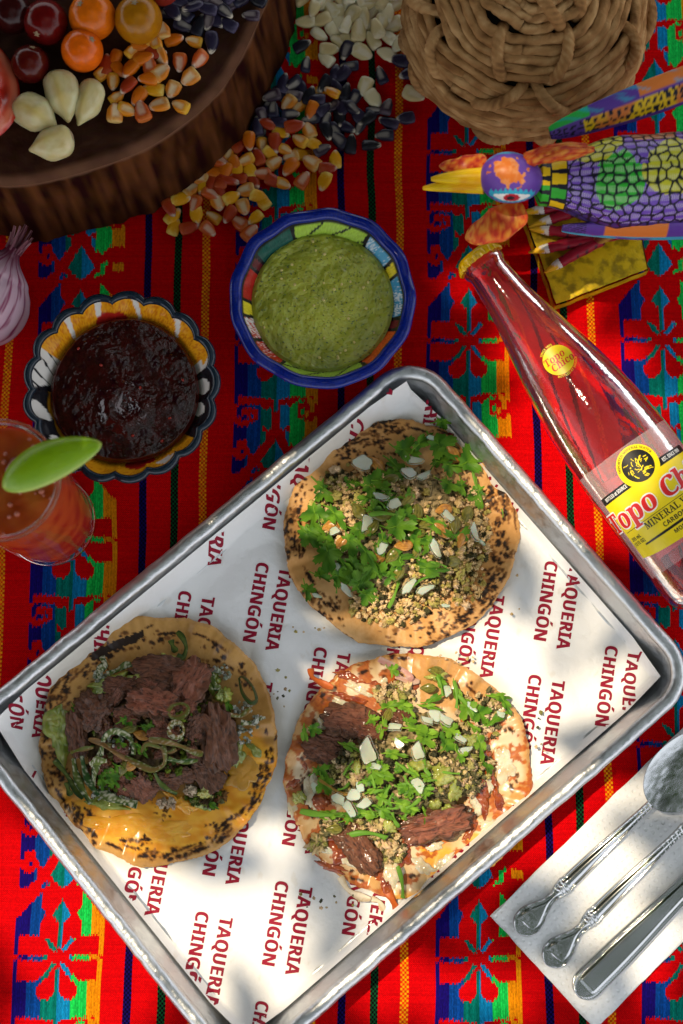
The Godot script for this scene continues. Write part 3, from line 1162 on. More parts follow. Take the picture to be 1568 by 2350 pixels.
func green_salsa(p0: Vector3) -> void:
	var t := thing("green_salsa", "pale green tomatillo salsa with seeds filling the blue rimmed bowl", "salsa", p0)
	var wet := mat("wet_green", 0.10, {"spec": 0.6, "sss": 0.2, "coat": 0.4, "coat_rough": 0.04})
	var n := fast(81, 160.0, 3)
	var n2 := fast(82, 520.0, 2)
	var n3 := fast(83, 45.0, 2)
	var g := Geo.new()
	g.grid(300, 110, func(u: float, w: float):
		var an: float = u * TAU
		var r := maxf(w, 0.002) * 0.0418
		var x := cos(an) * r
		var z := sin(an) * r
		var y := 0.0012 * (1.0 - w * w) + n3.get_noise_2d(x, z) * 0.0010 + n.get_noise_2d(x, z) * 0.00055 + n2.get_noise_2d(x, z) * 0.00016
		return Vector3(x, y - 0.0010 * sm(0.95, 1.0, w), z),
		func(_u: float, w: float, p: Vector3):
			var q := n3.get_noise_2d(p.x * 1.0 + 4.0, p.z)
			var c := Color(0.29, 0.315, 0.034).lerp(Color(0.44, 0.455, 0.052), clampf(0.5 + q * 0.9 - 0.35 * w * w + 0.25, 0.0, 1.0))
			var s := n2.get_noise_2d(p.x * 0.8 + 3.0, p.z * 0.8)
			return c.lerp(Color(0.05, 0.09, 0.012), sm(0.42, 0.60, s) * 0.8), true, true)
	part(t, "surface", g.mesh(), wet)
	# seeds and flecks of skin
	var seed_m := mat("salsa_seed", 0.3, {"color": Color(0.62, 0.50, 0.16).linear_to_srgb()})
	var fleck_m := mat("salsa_fleck", 0.3, {"color": Color(0.03, 0.06, 0.012).linear_to_srgb()})
	var sg := Geo.new()
	sg.ball(8, 5, func(d: Vector3): return d * Vector3(0.0008, 0.00035, 0.00065))
	var sm_ := sg.mesh(seed_m)
	var r := RandomNumberGenerator.new()
	r.seed = 4
	for k in 34:
		var an := r.randf() * TAU
		var rad := sqrt(r.randf()) * 0.038
		var o := part(t, "tomatillo_seed", sm_)
		o.position = Vector3(cos(an) * rad, 0.0012 * (1.0 - pow(rad / 0.0418, 2.0)) + 0.0007, sin(an) * rad)
		o.rotation = Vector3(r.randf_range(-0.4, 0.4), r.randf() * TAU, 0)
		o.scale = Vector3.ONE * r.randf_range(0.8, 1.4)
	var fl := Geo.new()
	for k in 130:
		var an := r.randf() * TAU
		var rad := sqrt(r.randf()) * 0.040
		var y := 0.0012 * (1.0 - pow(rad / 0.0418, 2.0)) + 0.0003
		fl.add(sg, Transform3D(Basis(Vector3.UP, r.randf() * TAU).scaled(Vector3(r.randf_range(0.4, 0.9), 0.9, 0.4)), Vector3(cos(an) * rad, y, sin(an) * rad)))
	var f := part(t, "chile_flecks", fl.mesh(), fleck_m)
	f.set_meta("kind", "stuff")


func red_salsa(p0: Vector3) -> void:
	var t := thing("dark_salsa", "glossy dark maroon chile salsa filling the scalloped bowl", "salsa", p0)
	var wet := mat("wet_red", 0.13, {"spec": 0.55, "coat": 0.35, "coat_rough": 0.05})
	var n := fast(91, 105.0, 3)
	var n2 := fast(92, 260.0, 3)
	var n3 := fast(93, 30.0, 2)
	var g := Geo.new()
	g.grid(360, 150, func(u: float, w: float):
		var an: float = u * TAU
		var r := maxf(w, 0.002) * (0.0432 + 0.0006 * sin(an * 3.0))
		var x := cos(an) * r
		var z := sin(an) * r
		var q := Vector2(x - 0.001, z - 0.010).length()
		var swirl := 0.0020 * exp(-pow((q - 0.010) / 0.005, 2.0)) - 0.0016 * exp(-pow(q / 0.005, 2.0))
		var rough := 0.35 + 0.65 * sm(-0.25, 0.35, n3.get_noise_2d(x + 0.3, z))
		var y := 0.0012 * (1.0 - w * w) + swirl + n3.get_noise_2d(x, z) * 0.0012 + (n.get_noise_2d(x, z) * 0.0007 + n2.get_noise_2d(x, z) * 0.00034) * rough
		return Vector3(x, y - 0.002 * sm(0.96, 1.0, w), z),
		func(_u: float, w: float, p: Vector3):
			var q := n.get_noise_2d(p.x + 4.0, p.z)
			var c := Color(0.020, 0.0035, 0.0045).lerp(Color(0.050, 0.0065, 0.0065), clampf(0.5 + q, 0.0, 1.0))
			return c.lerp(Color(0.14, 0.014, 0.006), sm(0.93, 1.0, w) * 0.7), true, true)
	part(t, "surface", g.mesh(), wet)
	var sg := Geo.new()
	sg.ball(8, 5, func(d: Vector3): return d * Vector3(0.0011, 0.0006, 0.0008))
	var bit := sg.mesh(mat("chile_bit", 0.25, {"color": Color(0.32, 0.02, 0.01).linear_to_srgb()}))
	for q in [[300, 960], [305, 1000], [372, 1012], [322, 890], [232, 838], [420, 872], [180, 800], [390, 960]]:
		var w := at(q[0], q[1], 0.035)
		var o := part(t, "chile_piece", bit)
		o.position = Vector3(w.x - p0.x, 0.0016, w.z - p0.z)
		o.rotation.y = q[0]


func glass() -> void:
	var hgt := 0.142
	var c := at(-2, 1102, hgt)
	var t := thing("drinking_glass", "tall drinking glass of red cocktail at the left edge", "glass", Vector3(c.x, 0, c.z))
	var clear := mat("clear_glass", 0.02, {"spec": 0.22, "color": Color(0.95, 0.97, 0.97, 0.01)})
	clear.vertex_color_use_as_albedo = false
	clear.transparency = BaseMaterial3D.TRANSPARENCY_ALPHA
	var solid := mat("solid_glass", 0.02, {"color": Color(1, 1, 1, 0.0)})
	solid.vertex_color_use_as_albedo = false
	solid.refraction_enabled = true
	solid.refraction_scale = 0.05
	var rt := 0.0305
	var rb := 0.0268
	var g := Geo.new()
	g.grid(96, 30, func(u: float, w: float):
		var an: float = u * TAU
		var r := lerpf(rt, rb, w)
		return Vector3(cos(an) * r, lerpf(hgt - 0.001, 0.006, w), sin(an) * r), Color.WHITE, true)
	part(t, "glass_wall", g.mesh(), clear)
	var rim := Geo.new()
	rim.grid(110, 10, func(u: float, w: float):
		var an: float = u * TAU
		var e: float = w * TAU
		var r := rt - 0.0006 + cos(e) * 0.0016
		return Vector3(cos(an) * r, hgt + sin(e) * 0.0015, sin(an) * r), Color.WHITE, true)
	part(t, "rim", rim.mesh(), solid)
	var base := Geo.new()
	base.grid(96, 12, func(u: float, w: float):
		var an: float = u * TAU
		var r := (rb + 0.0002) * sqrt(maxf(1.0 - pow(absf(w * 2.0 - 1.0), 6.0), 0.0)) + 0.0001
		return Vector3(cos(an) * r, 0.0098 - 0.0096 * w, sin(an) * r), Color.WHITE, true)
	part(t, "thick_base", base.mesh(), solid)
	# the drink
	var drink := thing("red_cocktail", "translucent red brown cocktail inside the tall glass", "drink", Vector3(c.x, 0, c.z))
	var juice := mat("cocktail", 0.22, {"spec": 0.2, "sss": 0.4})
	var n := fast(95, 120.0, 2)
	var dk := Geo.new()
	var top := hgt - 0.009
	dk.grid(90, 40, func(u: float, w: float):
		var an: float = u * TAU
		if w < 0.5:
			var r := maxf(w * 2.0, 0.01) * (rt - 0.0014)
			return Vector3(cos(an) * r, top + n.get_noise_2d(cos(an) * r, sin(an) * r) * 0.0007, sin(an) * r)
		var y := lerpf(top, 0.013, (w - 0.5) * 2.0)
		var rr := lerpf(rb - 0.0012, rt - 0.0014, (y - 0.012) / (hgt - 0.013))
		return Vector3(cos(an) * rr, y, sin(an) * rr),
		func(_u: float, w: float, p: Vector3):
			var q := n.get_noise_3d(p.x * 0.4, p.y * 0.4, p.z * 0.4)
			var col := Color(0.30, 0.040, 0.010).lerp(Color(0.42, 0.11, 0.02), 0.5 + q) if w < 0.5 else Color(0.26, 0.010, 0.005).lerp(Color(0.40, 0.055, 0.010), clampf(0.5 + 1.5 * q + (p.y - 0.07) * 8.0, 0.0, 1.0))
			return col, true, true)
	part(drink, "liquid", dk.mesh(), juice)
	var bub := Geo.new()
	bub.ball(12, 8, func(d: Vector3): return d * 0.0016)
	var bm := bub.mesh(mat("foam_bubble", 0.05, {"color": Color(0.66, 0.34, 0.24), "spec": 0.6}))
	var r := RandomNumberGenerator.new()
	r.seed = 9
	for k in 46:
		var an := r.randf() * TAU
		var rad := sqrt(r.randf()) * 0.024 if k % 3 else 0.0262
		var o := part(drink, "bubble", bm)
		o.position = Vector3(cos(an) * rad, top + 0.0002, sin(an) * rad)
		o.scale = Vector3.ONE * r.randf_range(0.4, 1.1)
	# ice seen through the surface
	var ice := mat("ice", 0.08, {"color": Color(0.48, 0.20, 0.15), "spec": 0.6})
	for q in [[-0.010, 0.004, 0.3], [0.008, -0.006, 1.2]]:
		var b := Geo.new()
		b.ball(20, 12, func(d: Vector3):
			var k := 1.0 / maxf(absf(d.x), maxf(absf(d.y), absf(d.z)))
			return d * 0.009 * lerpf(1.0, k, 0.62))
		var o := part(drink, "ice_cube", b.mesh(), ice)
		o.position = Vector3(q[0], top - 0.0075, q[1])
		o.rotation = Vector3(0.2, q[2], 0.15)
	# lime wedge on the rim
	var a := at(2, 1116, hgt + 0.004)
	var b2 := at(236, 1020, hgt + 0.006)
	var mid := (a + b2) / 2.0
	var dir := b2 - a
	var lime := thing("lime_wedge", "bright green lime wedge perched on the rim of the glass", "lime", mid, atan2(-dir.z, dir.x))
	var peel := mat("lime_peel", 0.26, {"spec": 0.5, "sss": 0.1, "bump": noise("lime_pores", FastNoiseLite.TYPE_CELLULAR, 0.06, 2), "bump_scale": 0.02, "bump_freq": 25.0})
	var l := dir.length()
	var n2 := fast(96, 120.0, 2)
	var sk := Geo.new()
	var shape := func(u: float, w: float, deep: float) -> Vector3:
		# u along the wedge, w across the peel
		var x := (u - 0.5) * 2.0
		var f := pow(maxf(1.0 - x * x, 0.0), 0.62)
		var e := lerpf(-1.05, 0.95, w)
		var rr := 0.0128 * f * deep * (1.0 - 0.18 * x)
		return Vector3(x * l * 0.5, cos(e) * rr * 0.9 - 0.006 * f + 0.004 * x, sin(e) * rr - 0.002 * (1.0 - x * x))
	sk.grid(50, 22, func(u: float, w: float): return shape.call(u, w, 1.0),
		func(u: float, w: float, _p: Vector3):
			var q := 0.25 * n2.get_noise_2d(u * 0.02, w * 0.02)
			var green := Color(0.15, 0.32, 0.005).lerp(Color(0.26, 0.42, 0.010), 0.5 + q)
			return green.lerp(Color(0.40, 0.50, 0.08), maxf(sm(0.44, 0.5, absf(u - 0.5)), sm(0.90, 0.97, w))), false, true)
	part(lime, "peel", sk.mesh(), peel)
	var pulp := mat("lime_pulp", 0.25, {"color": Color(0.50, 0.62, 0.20), "sss": 0.3, "both": true})
	for e in [0.0, 1.0]:
		var pg := Geo.new()
		pg.grid(40, 8, func(u: float, w: float):
			var s: Vector3 = shape.call(u, e, 1.0)
			var tip: Vector3 = Vector3(s.x * 0.9, -0.013 * pow(maxf(1.0 - pow((u - 0.5) * 2.0, 2.0), 0.0), 0.6) - 0.003, 0.0)
			return s.lerp(tip, w), Color.WHITE, false, e > 0.5)
		part(lime, "cut_face", pg.mesh(), pulp)


func onion() -> void:
	var h := 0.027
	var c := at(-42, 692, h)
	var t := thing("red_onion", "red onion with purple and white streaks and dry neck at the left edge", "onion", Vector3(c.x, 0, c.z))
	var m := mat("onion_skin", 0.25, {"spec": 0.36, "sss": 0.12})
	var nk := at(50, 545, 0.034) - Vector3(c.x, h, c.z)
	var axis := nk.normalized()
	var bx := Basis(Quaternion(Vector3.UP, axis))
	var n := fast(101, 4.0, 2)
	var reach := nk.length()
	var g := Geo.new()
	g.grid(180, 60, func(u: float, w: float):
		var an: float = u * TAU
		var th: float = w * PI
		var r := 0.0285 * sin(th) if w > 0.24 else 0.0285 * lerpf(0.17, sin(0.24 * PI), pow(sm(0.0, 0.24, w), 1.2))
		var y := 0.0285 * cos(th) if w > 0.24 else lerpf(reach * 0.88, 0.0285 * cos(0.24 * PI), pow(w / 0.24, 0.8))
		r *= 1.0 + 0.02 * cos(an * 14.0 + 1.5 * n.get_noise_2d(w, 0.0)) * sm(1.0, 0.2, w)
		return Vector3(0, h, 0) + bx * Vector3(cos(an) * r, y * 0.95, sin(an) * r),
		func(u: float, w: float, _p: Vector3):
			var q := sin(u * TAU * 19.0 + 2.0 * n.get_noise_2d(u * 3.0, w * 0.7)) + 0.9 * n.get_noise_2d(u * 22.0, w * 0.8)
			var pale := Color(0.52, 0.36, 0.44)
			var deep := Color(0.22, 0.035, 0.10)
			var col := pale.lerp(deep, sm(0.1, 1.15, q))
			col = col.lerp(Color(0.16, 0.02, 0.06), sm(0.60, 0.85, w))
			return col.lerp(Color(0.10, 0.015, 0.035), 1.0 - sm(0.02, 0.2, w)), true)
	part(t, "bulb", g.mesh(), m)
	# dry scales round the neck
	var dry := mat("onion_paper", 0.45, {"both": true, "back": Color(0.2, 0.06, 0.08)})
	var r := RandomNumberGenerator.new()
	r.seed = 12
	for k in 9:
		var fl := Geo.new()
		var a0 := TAU * k / 9.0 + r.randf_range(-0.2, 0.2)
		var len := r.randf_range(0.009, 0.019)
		var spread := r.randf_range(0.1, 0.7)
		var tw := r.randf_range(-0.5, 0.5)
		fl.grid(5, 8, func(u: float, w: float):
			var an: float = a0 + (u - 0.5) * 0.9 * (1.0 - 0.75 * w) + tw * w
			var rr: float = 0.0048 + spread * 0.008 * w * w + 0.0008 * sin(u * 9.0 + k)
			return Vector3(0, h, 0) + bx * Vector3(cos(an) * rr, reach * 0.78 + len * w, sin(an) * rr),
			func(u: float, w: float, _p: Vector3): return Color(0.13, 0.012, 0.04).lerp(Color(0.48, 0.24, 0.24), sm(0.3, 0.9, sin(u * 14.0 + k * 2.0) * 0.4 + 0.45) * (0.35 + 0.5 * w)))
		part(t, "dry_scale", fl.mesh(), dry)


var kernel_shapes := {}


func kernel_mesh(kind: String, variant: int) -> ArrayMesh:
	var key := "%s%d" % [kind, variant]
	if kernel_shapes.has(key):
		return kernel_shapes[key]
	var r := RandomNumberGenerator.new()
	r.seed = key.hash()
	var n := fast(r.randi() % 999, 1.0, 2)
	var body: Color
	var crown: Color
	var tip := Color(0.62, 0.56, 0.44)
	match kind:
		"yellow":
			body = [Color(0.60, 0.20, 0.008), Color(0.50, 0.115, 0.006), Color(0.42, 0.068, 0.008), Color(0.66, 0.30, 0.010), Color(0.54, 0.17, 0.012), Color(0.30, 0.032, 0.008)][variant % 6]
			crown = [Color(0.68, 0.38, 0.04), Color(0.58, 0.20, 0.02), Color(0.50, 0.13, 0.03), Color(0.72, 0.52, 0.12), Color(0.60, 0.40, 0.14), Color(0.38, 0.07, 0.02)][variant % 6]
		"black":
			body = [Color(0.016, 0.014, 0.026), Color(0.022, 0.018, 0.038), Color(0.030, 0.017, 0.028), Color(0.012, 0.012, 0.018)][variant % 4]
			crown = [Color(0.030, 0.028, 0.055), Color(0.06, 0.05, 0.09), Color(0.10, 0.075, 0.095), Color(0.02, 0.02, 0.03)][variant % 4]
		_:
			body = [Color(0.55, 0.45, 0.23), Color(0.62, 0.54, 0.33), Color(0.48, 0.38, 0.18)][variant % 3]
			crown = [Color(0.68, 0.61, 0.42), Color(0.72, 0.67, 0.50), Color(0.58, 0.48, 0.27)][variant % 3]
	var germ := variant % 2 == 0
	var wide := r.randf_range(0.0036, 0.0046)
	var long := r.randf_range(0.0056, 0.0066)
	var thick := r.randf_range(0.0021, 0.0029)
	if kind == "black":
		wide *= 0.88
		long *= 1.05
	if kind == "white":
		wide *= 1.05
		long *= 1.08
	var bend := r.randf_range(-0.0006, 0.0006)
	var white_part := r.randf_range(0.0, 1.0)
	var g := Geo.new()
	g.ball(20, 16, func(d: Vector3):
		var x := d.x
		var wide_at: float = (0.52 + 0.48 * sm(-1.0, 0.0, x)) * pow(maxf(1.0 - pow(absf(x), 7.0 if x > 0.0 else 5.0), 0.0), 0.5)
		var ring := Vector2(d.y, d.z).normalized() if absf(x) < 0.9999 else Vector2.ZERO
		ring = Vector2(signf(ring.x) * pow(absf(ring.x), 0.85), signf(ring.y) * pow(absf(ring.y), 0.85))
		var k := 1.0 + n.get_noise_3d(d.x * 1.2, d.y * 1.2, d.z * 1.2) * 0.10
		var y := ring.x * thick * sqrt(wide_at) * (1.0 - 0.2 * sm(0.4, 1.0, x)) * k * (1.0 if absf(x) < 0.99 else 0.0)
		if germ and d.y > 0.2:
			y -= 0.0006 * exp(-pow(d.z * 2.6, 2.0)) * sm(-0.9, -0.4, x) * (1.0 - sm(0.25, 0.6, x))
		var dent := 0.0010 * exp(-(d.y * d.y + d.z * d.z) * 6.0) * sm(0.5, 1.0, x)
		return Vector3(x * long - dent, y + thick, ring.y * wide * wide_at * k + bend * x * x),
		func(d: Vector3, _p: Vector3):
			var q := n.get_noise_3d(d.x * 2.0 + 5.0, d.y * 2.0, d.z * 2.0)
			var c := body.lerp(crown, sm(0.25, 0.95, d.x + 0.4 * q))
			if germ and d.y > 0.1:
				c = c.lerp(crown.lerp(tip, 0.55 if kind != "black" else 0.5 * white_part), 0.85 * exp(-pow(d.z * 2.6, 4.0)) * sm(-0.95, -0.6, d.x) * (1.0 - sm(0.25, 0.5, d.x)))
			var tipe := sm(-0.72, -0.95, d.x + 0.25 * q)
			return c.lerp(tip, tipe * 0.8))
	var m := mat("kernel_" + kind, 0.26, {"spec": 0.32, "sss": 0.1 if kind != "black" else 0.0})
	kernel_shapes[key] = g.mesh(m)
	return kernel_shapes[key]


func kernel(kind: String, zx: float, zy: float, h: float, label: String, group: String, turn := -99.0) -> void:
	# zx, zy: twice the photograph's 1568 wide pixels
	var p := at(zx * 0.5, zy * 0.5, h + 0.0025)
	var o := MeshInstance3D.new()
	o.name = numbered("corn_kernel")
	var v := rng.randi() % 6
	o.mesh = kernel_mesh(kind, v)
	add_child(o, true)
	o.position = Vector3(p.x, h, p.z)
	o.rotation = Vector3(rnd(-0.25, 0.25), turn if turn > -9.0 else rnd(0, TAU), rnd(-0.18, 0.18))
	if rng.randf() < 0.15:
		o.rotation.x += rnd(-0.7, 0.7)
		o.position.y += 0.001
	o.scale = Vector3.ONE * rnd(0.92, 1.10)
	var shade: Array = {"yellow": ["amber", "orange", "reddish", "bright yellow", "tawny", "dark red"], "black": ["blue black", "slate black", "purplish black", "jet black", "blue black", "slate black"], "white": ["ivory", "chalk white", "creamy", "ivory", "chalk white", "creamy"]}[kind]
	tag(o, "%s %s" % [shade[v], label], "corn kernel", group)


func kernels() -> void:
	var on_slab := "corn kernel in the small heap on the wood slab"
	for q in [[490, 300], [535, 268], [605, 235], [660, 272], [715, 245], [755, 258], [800, 185], [890, 190], [905, 265], [870, 350], [825, 282], [790, 410], [835, 485], [735, 492], [655, 512], [580, 500], [520, 522], [535, 447], [520, 372], [600, 320], [590, 392], [635, 440], [680, 360], [705, 415], [735, 330], [545, 322], [745, 140], [720, 200], [640, 213], [690, 300], [470, 330], [690, 185]]:
		kernel("yellow", q[0], q[1], BOARD_H + (0.003 if q[1] < 400 and q[0] > 560 and q[0] < 800 else 0.0003), on_slab, "yellow corn on the wood slab")
	for q in [[770, 60], [835, 122], [890, 42], [950, 42], [915, 117], [990, 92], [1050, 112], [1035, 45], [975, 195], [1155, 72], [1070, 10], [990, 8], [820, 10], [870, -4], [800, 52], [1180, 2], [1112, 2], [845, 72], [960, 92], [925, -10], [1040, -20], [770, -10]]:
		kernel("black", q[0], q[1], BOARD_H + (0.003 if q[1] < 60 and q[0] < 1060 else 0.0003), "corn kernel in the dark heap on the wood slab", "black corn on the wood slab")
	for q in [[780, 950], [830, 915], [797, 993], [800, 1042], [865, 1045], [905, 985], [905, 935], [875, 875], [960, 900], [955, 1050], [978, 998], [915, 815], [985, 795], [1000, 750], [1050, 715], [1035, 790], [1100, 815], [1095, 670], [1140, 650], [1130, 735], [1150, 780], [1190, 720], [1200, 668], [1205, 800], [1260, 745], [1260, 655], [1225, 570], [1290, 610], [1310, 690], [1380, 712], [1350, 580], [1415, 600], [1330, 770], [1430, 750], [1445, 665], [1380, 650], [1390, 825], [1500, 770], [1495, 835], [1540, 730], [1300, 840], [1255, 830], [1135, 875], [1060, 905], [1120, 950], [1185, 900], [1210, 925], [1050, 980], [1100, 1028], [1175, 1000], [1145, 1070], [935, 860], [1010, 880], [1045, 840], [1080, 750], [970, 845], [1420, 500], [1330, 470], [1370, 492], [1520, 435], [1470, 422], [1340, 720], [1240, 700], [1165, 830], [1090, 780], [1000, 930], [1020, 830]]:
		kernel("yellow", q[0], q[1], 0.0035 if fposmod(q[0] * 7.0 + q[1], 5.0) < 1.6 else 0.0004, "corn kernel spilled on the cloth below the wood slab", "yellow corn spilled on the cloth")
	var z2 := 1568
	for q in [[1385, 205], [1400, 295], [1300, 385], [1290, 432], [1380, 402], [1240, 482], [1180, 580], [1190, 622], [1255, 505], [1480, 500], [1430, 545], [1480, 380], [1540, 335], [1545, 395], [1500, 600], [1530, 490], [1480, 690], [1540, 600], [1420, 440], [1350, 440], [1330, 520], [1560, 545], [1200, 530], [1280, 560], [1250, 440], [1340, 375], [1450, 460], [1495, 555], [40 + z2, 305], [5 + z2, 345], [185 + z2, 345], [15 + z2, 422], [150 + z2, 512], [207 + z2, 497], [217 + z2, 567], [292 + z2, 540], [200 + z2, 617], [90 + z2, 577], [120 + z2, 548], [45 + z2, 505], [8 + z2, 500], [25 + z2, 582], [40 + z2, 665], [135 + z2, 672], [272 + z2, 275], [310 + z2, 340], [20 + z2, 230], [-10 + z2, 640], [60 + z2, 450], [75 + z2, 530]]:
		kernel("black", q[0], q[1], 0.003 if fposmod(q[0] * 3.0 + q[1], 5.0) < 1.5 and q[0] < 1520 else 0.0004, "corn kernel spilled on the cloth between the yellow and white corn", "black corn spilled on the cloth")
	for q in [[1440, 40], [1530, 45], [1405, 102], [1465, 160], [1530, 140], [1510, 225], [1500, 272], [70 + z2, 25], [150 + z2, 45], [210 + z2, 62], [130 + z2, 117], [75 + z2, 137], [20 + z2, 112], [30 + z2, 185], [145 + z2, 182], [215 + z2, 172], [95 + z2, 235], [205 + z2, 247], [107 + z2, 397], [330 + z2, 432], [143 + z2, 452], [245 + z2, 20], [187 + z2, 102], [100 + z2, 80], [18 + z2, 20], [270 + z2, 202], [112 + z2, 12], [-8 + z2, 62], [190 + z2, 15], [50 + z2, 70], [165 + z2, 132], [1480, 95], [1400, 10], [1490, 5], [1555, 100], [240 + z2, 110], [60 + z2, 180], [1460, -20], [1545, -15], [40 + z2, -20], [140 + z2, -15], [220 + z2, -20], [1385, -30], [1560, 190]]:
		kernel("white", q[0], q[1], 0.0035 if q[1] < 150 and fposmod(q[0] * 5.0 + q[1], 4.0) < 2.0 else 0.0004, "corn kernel spilled on the cloth left of the basket", "white corn spilled on the cloth")


func basket() -> void:
	var c := at(1203, 46, 0.045)
	var t := thing("rope_basket", "round basket woven from thick twisted straw rope, upside down at top right", "basket", Vector3(c.x, 0, c.z))
	var straw := mat("straw_rope", 0.72, {"spec": 0.15, "bump": noise("straw_fibre", FastNoiseLite.TYPE_SIMPLEX_SMOOTH, 0.05, 4), "bump_scale": 0.06, "bump_freq": 12.0})
	var r := RandomNumberGenerator.new()
	r.seed = 31
	var rx := 0.0695
	var top := 0.104
	var mid := 0.046
	var n := fast(111, 1.5, 2)
	var grain := fast(112, 90.0, 3)
	var place := func(th: float, ph: float, out: float) -> Vector3:
		# th from the crown downwards, ph round it
		var rr := rx + out
		var y := mid + cos(th) * (top - mid + out) if th < PI / 2 else mid + cos(th) * (mid + 0.004)
		return Vector3(sin(th) * cos(ph) * rr, maxf(y, 0.0024), sin(th) * sin(ph) * rr)
	var paint := func(tone: Color) -> Callable:
		return func(s: float, a: float, p: Vector3):
			var q := grain.get_noise_3d(p.x * 0.8, p.y * 0.8, p.z * 0.8) + 0.5 * sin(a * 3.0 + s * 60.0) * 0.4
			return tone.lerp(Color(0.46, 0.28, 0.125), sm(-0.05, 0.6, q)).lerp(Color(0.11, 0.045, 0.016), sm(0.15, 0.7, -q) * 0.7)
	var rope := func(path: PackedVector3Array, rad: float, tone: Color, turns: float) -> ArrayMesh:
		var g := Geo.new()
		var lumps := r.randf() * 9.0
		g.tube(path, func(s: float, a: float):
			var tw := a + s * turns * TAU
			return rad * (1.0 + 0.17 * absf(cos(tw)) - 0.08 + 0.08 * n.get_noise_2d(s * 14.0 + lumps, a * 0.2)), 12, paint.call(tone), true)
		return g.mesh(straw)
	var inner := Geo.new()  # dark shell added for the shade inside, seen through the holes
	inner.grid(60, 30, func(u: float, w: float): return place.call(lerpf(0.02, 2.65, w), u * TAU, -0.0052), Color.WHITE, true)
	part(t, "inner_shade_shell", inner.mesh(), mat("basket_inner_shade", 0.9, {"color": Color(0.012, 0.008, 0.005).linear_to_srgb()}))
	var step := deg_to_rad(4.55)
	var th := deg_to_rad(13.0)
	var band := 0
	var gap := deg_to_rad(4.6)
	while th < deg_to_rad(152.0):
		var count := 4 if band % 3 != 1 else 5
		for k in count:
			var ring := PackedVector3Array()
			var off := r.randf_range(-0.02, 0.02)
			var segs := 130
			var ph0 := r.randf() * TAU
			for j in segs + 1:
				var ph := ph0 + TAU * j / segs
				var wave := deg_to_rad(1.9) * sin(ph * 5.0 + PI * band) * (0.55 + 0.45 * n.get_noise_2d(band * 3.0, cos(ph)))
				var lift := 0.0011 * sin(ph * 5.0 + PI * band + k) + n.get_noise_2d(ph * 2.0, k + band * 7.0) * 0.0014
				ring.append(place.call(th + k * step + wave + off * 0.3 + n.get_noise_2d(ph * 1.4 + 20.0, k * 2.0 + band) * 0.02, ph, lift))
			var tone := Color(0.235, 0.112, 0.040).lerp(Color(0.345, 0.190, 0.076), r.randf())
			part(t, "rope_strand", rope.call(ring, 0.00300 + r.randf_range(-0.0002, 0.0002), tone, 46.0))
		var next := th + count * step + gap - step + deg_to_rad(2.2)
		# ropes that cross this band aslant, from the hole above it to the hole below
		for k in 5:
			for way: float in [-1.0, 1.0]:
				if r.randf() < 0.30:
					continue
				var ph := (-PI / 2 - PI * (band - 1) + TAU * k) / 5.0 + r.randf_range(-0.05, 0.05) + 0.05 * way
				var lean: float = way * r.randf_range(0.26, 0.50)
				var pts := []
				for j in 9:
					var f := j / 8.0
					pts.append(place.call(lerpf(th - gap * 0.75, th + (count - 1) * step + gap * 0.75, f), ph + lean * f, 0.0112 * sqrt(sin(PI * clampf(f, 0.0, 1.0))) - 0.0058))
				var tone := Color(0.30, 0.150, 0.055).lerp(Color(0.38, 0.215, 0.090), r.randf())
				part(t, "crossing_rope", rope.call(poly(pts, 4), 0.0034, tone, 8.0))
		th = next
		band += 1


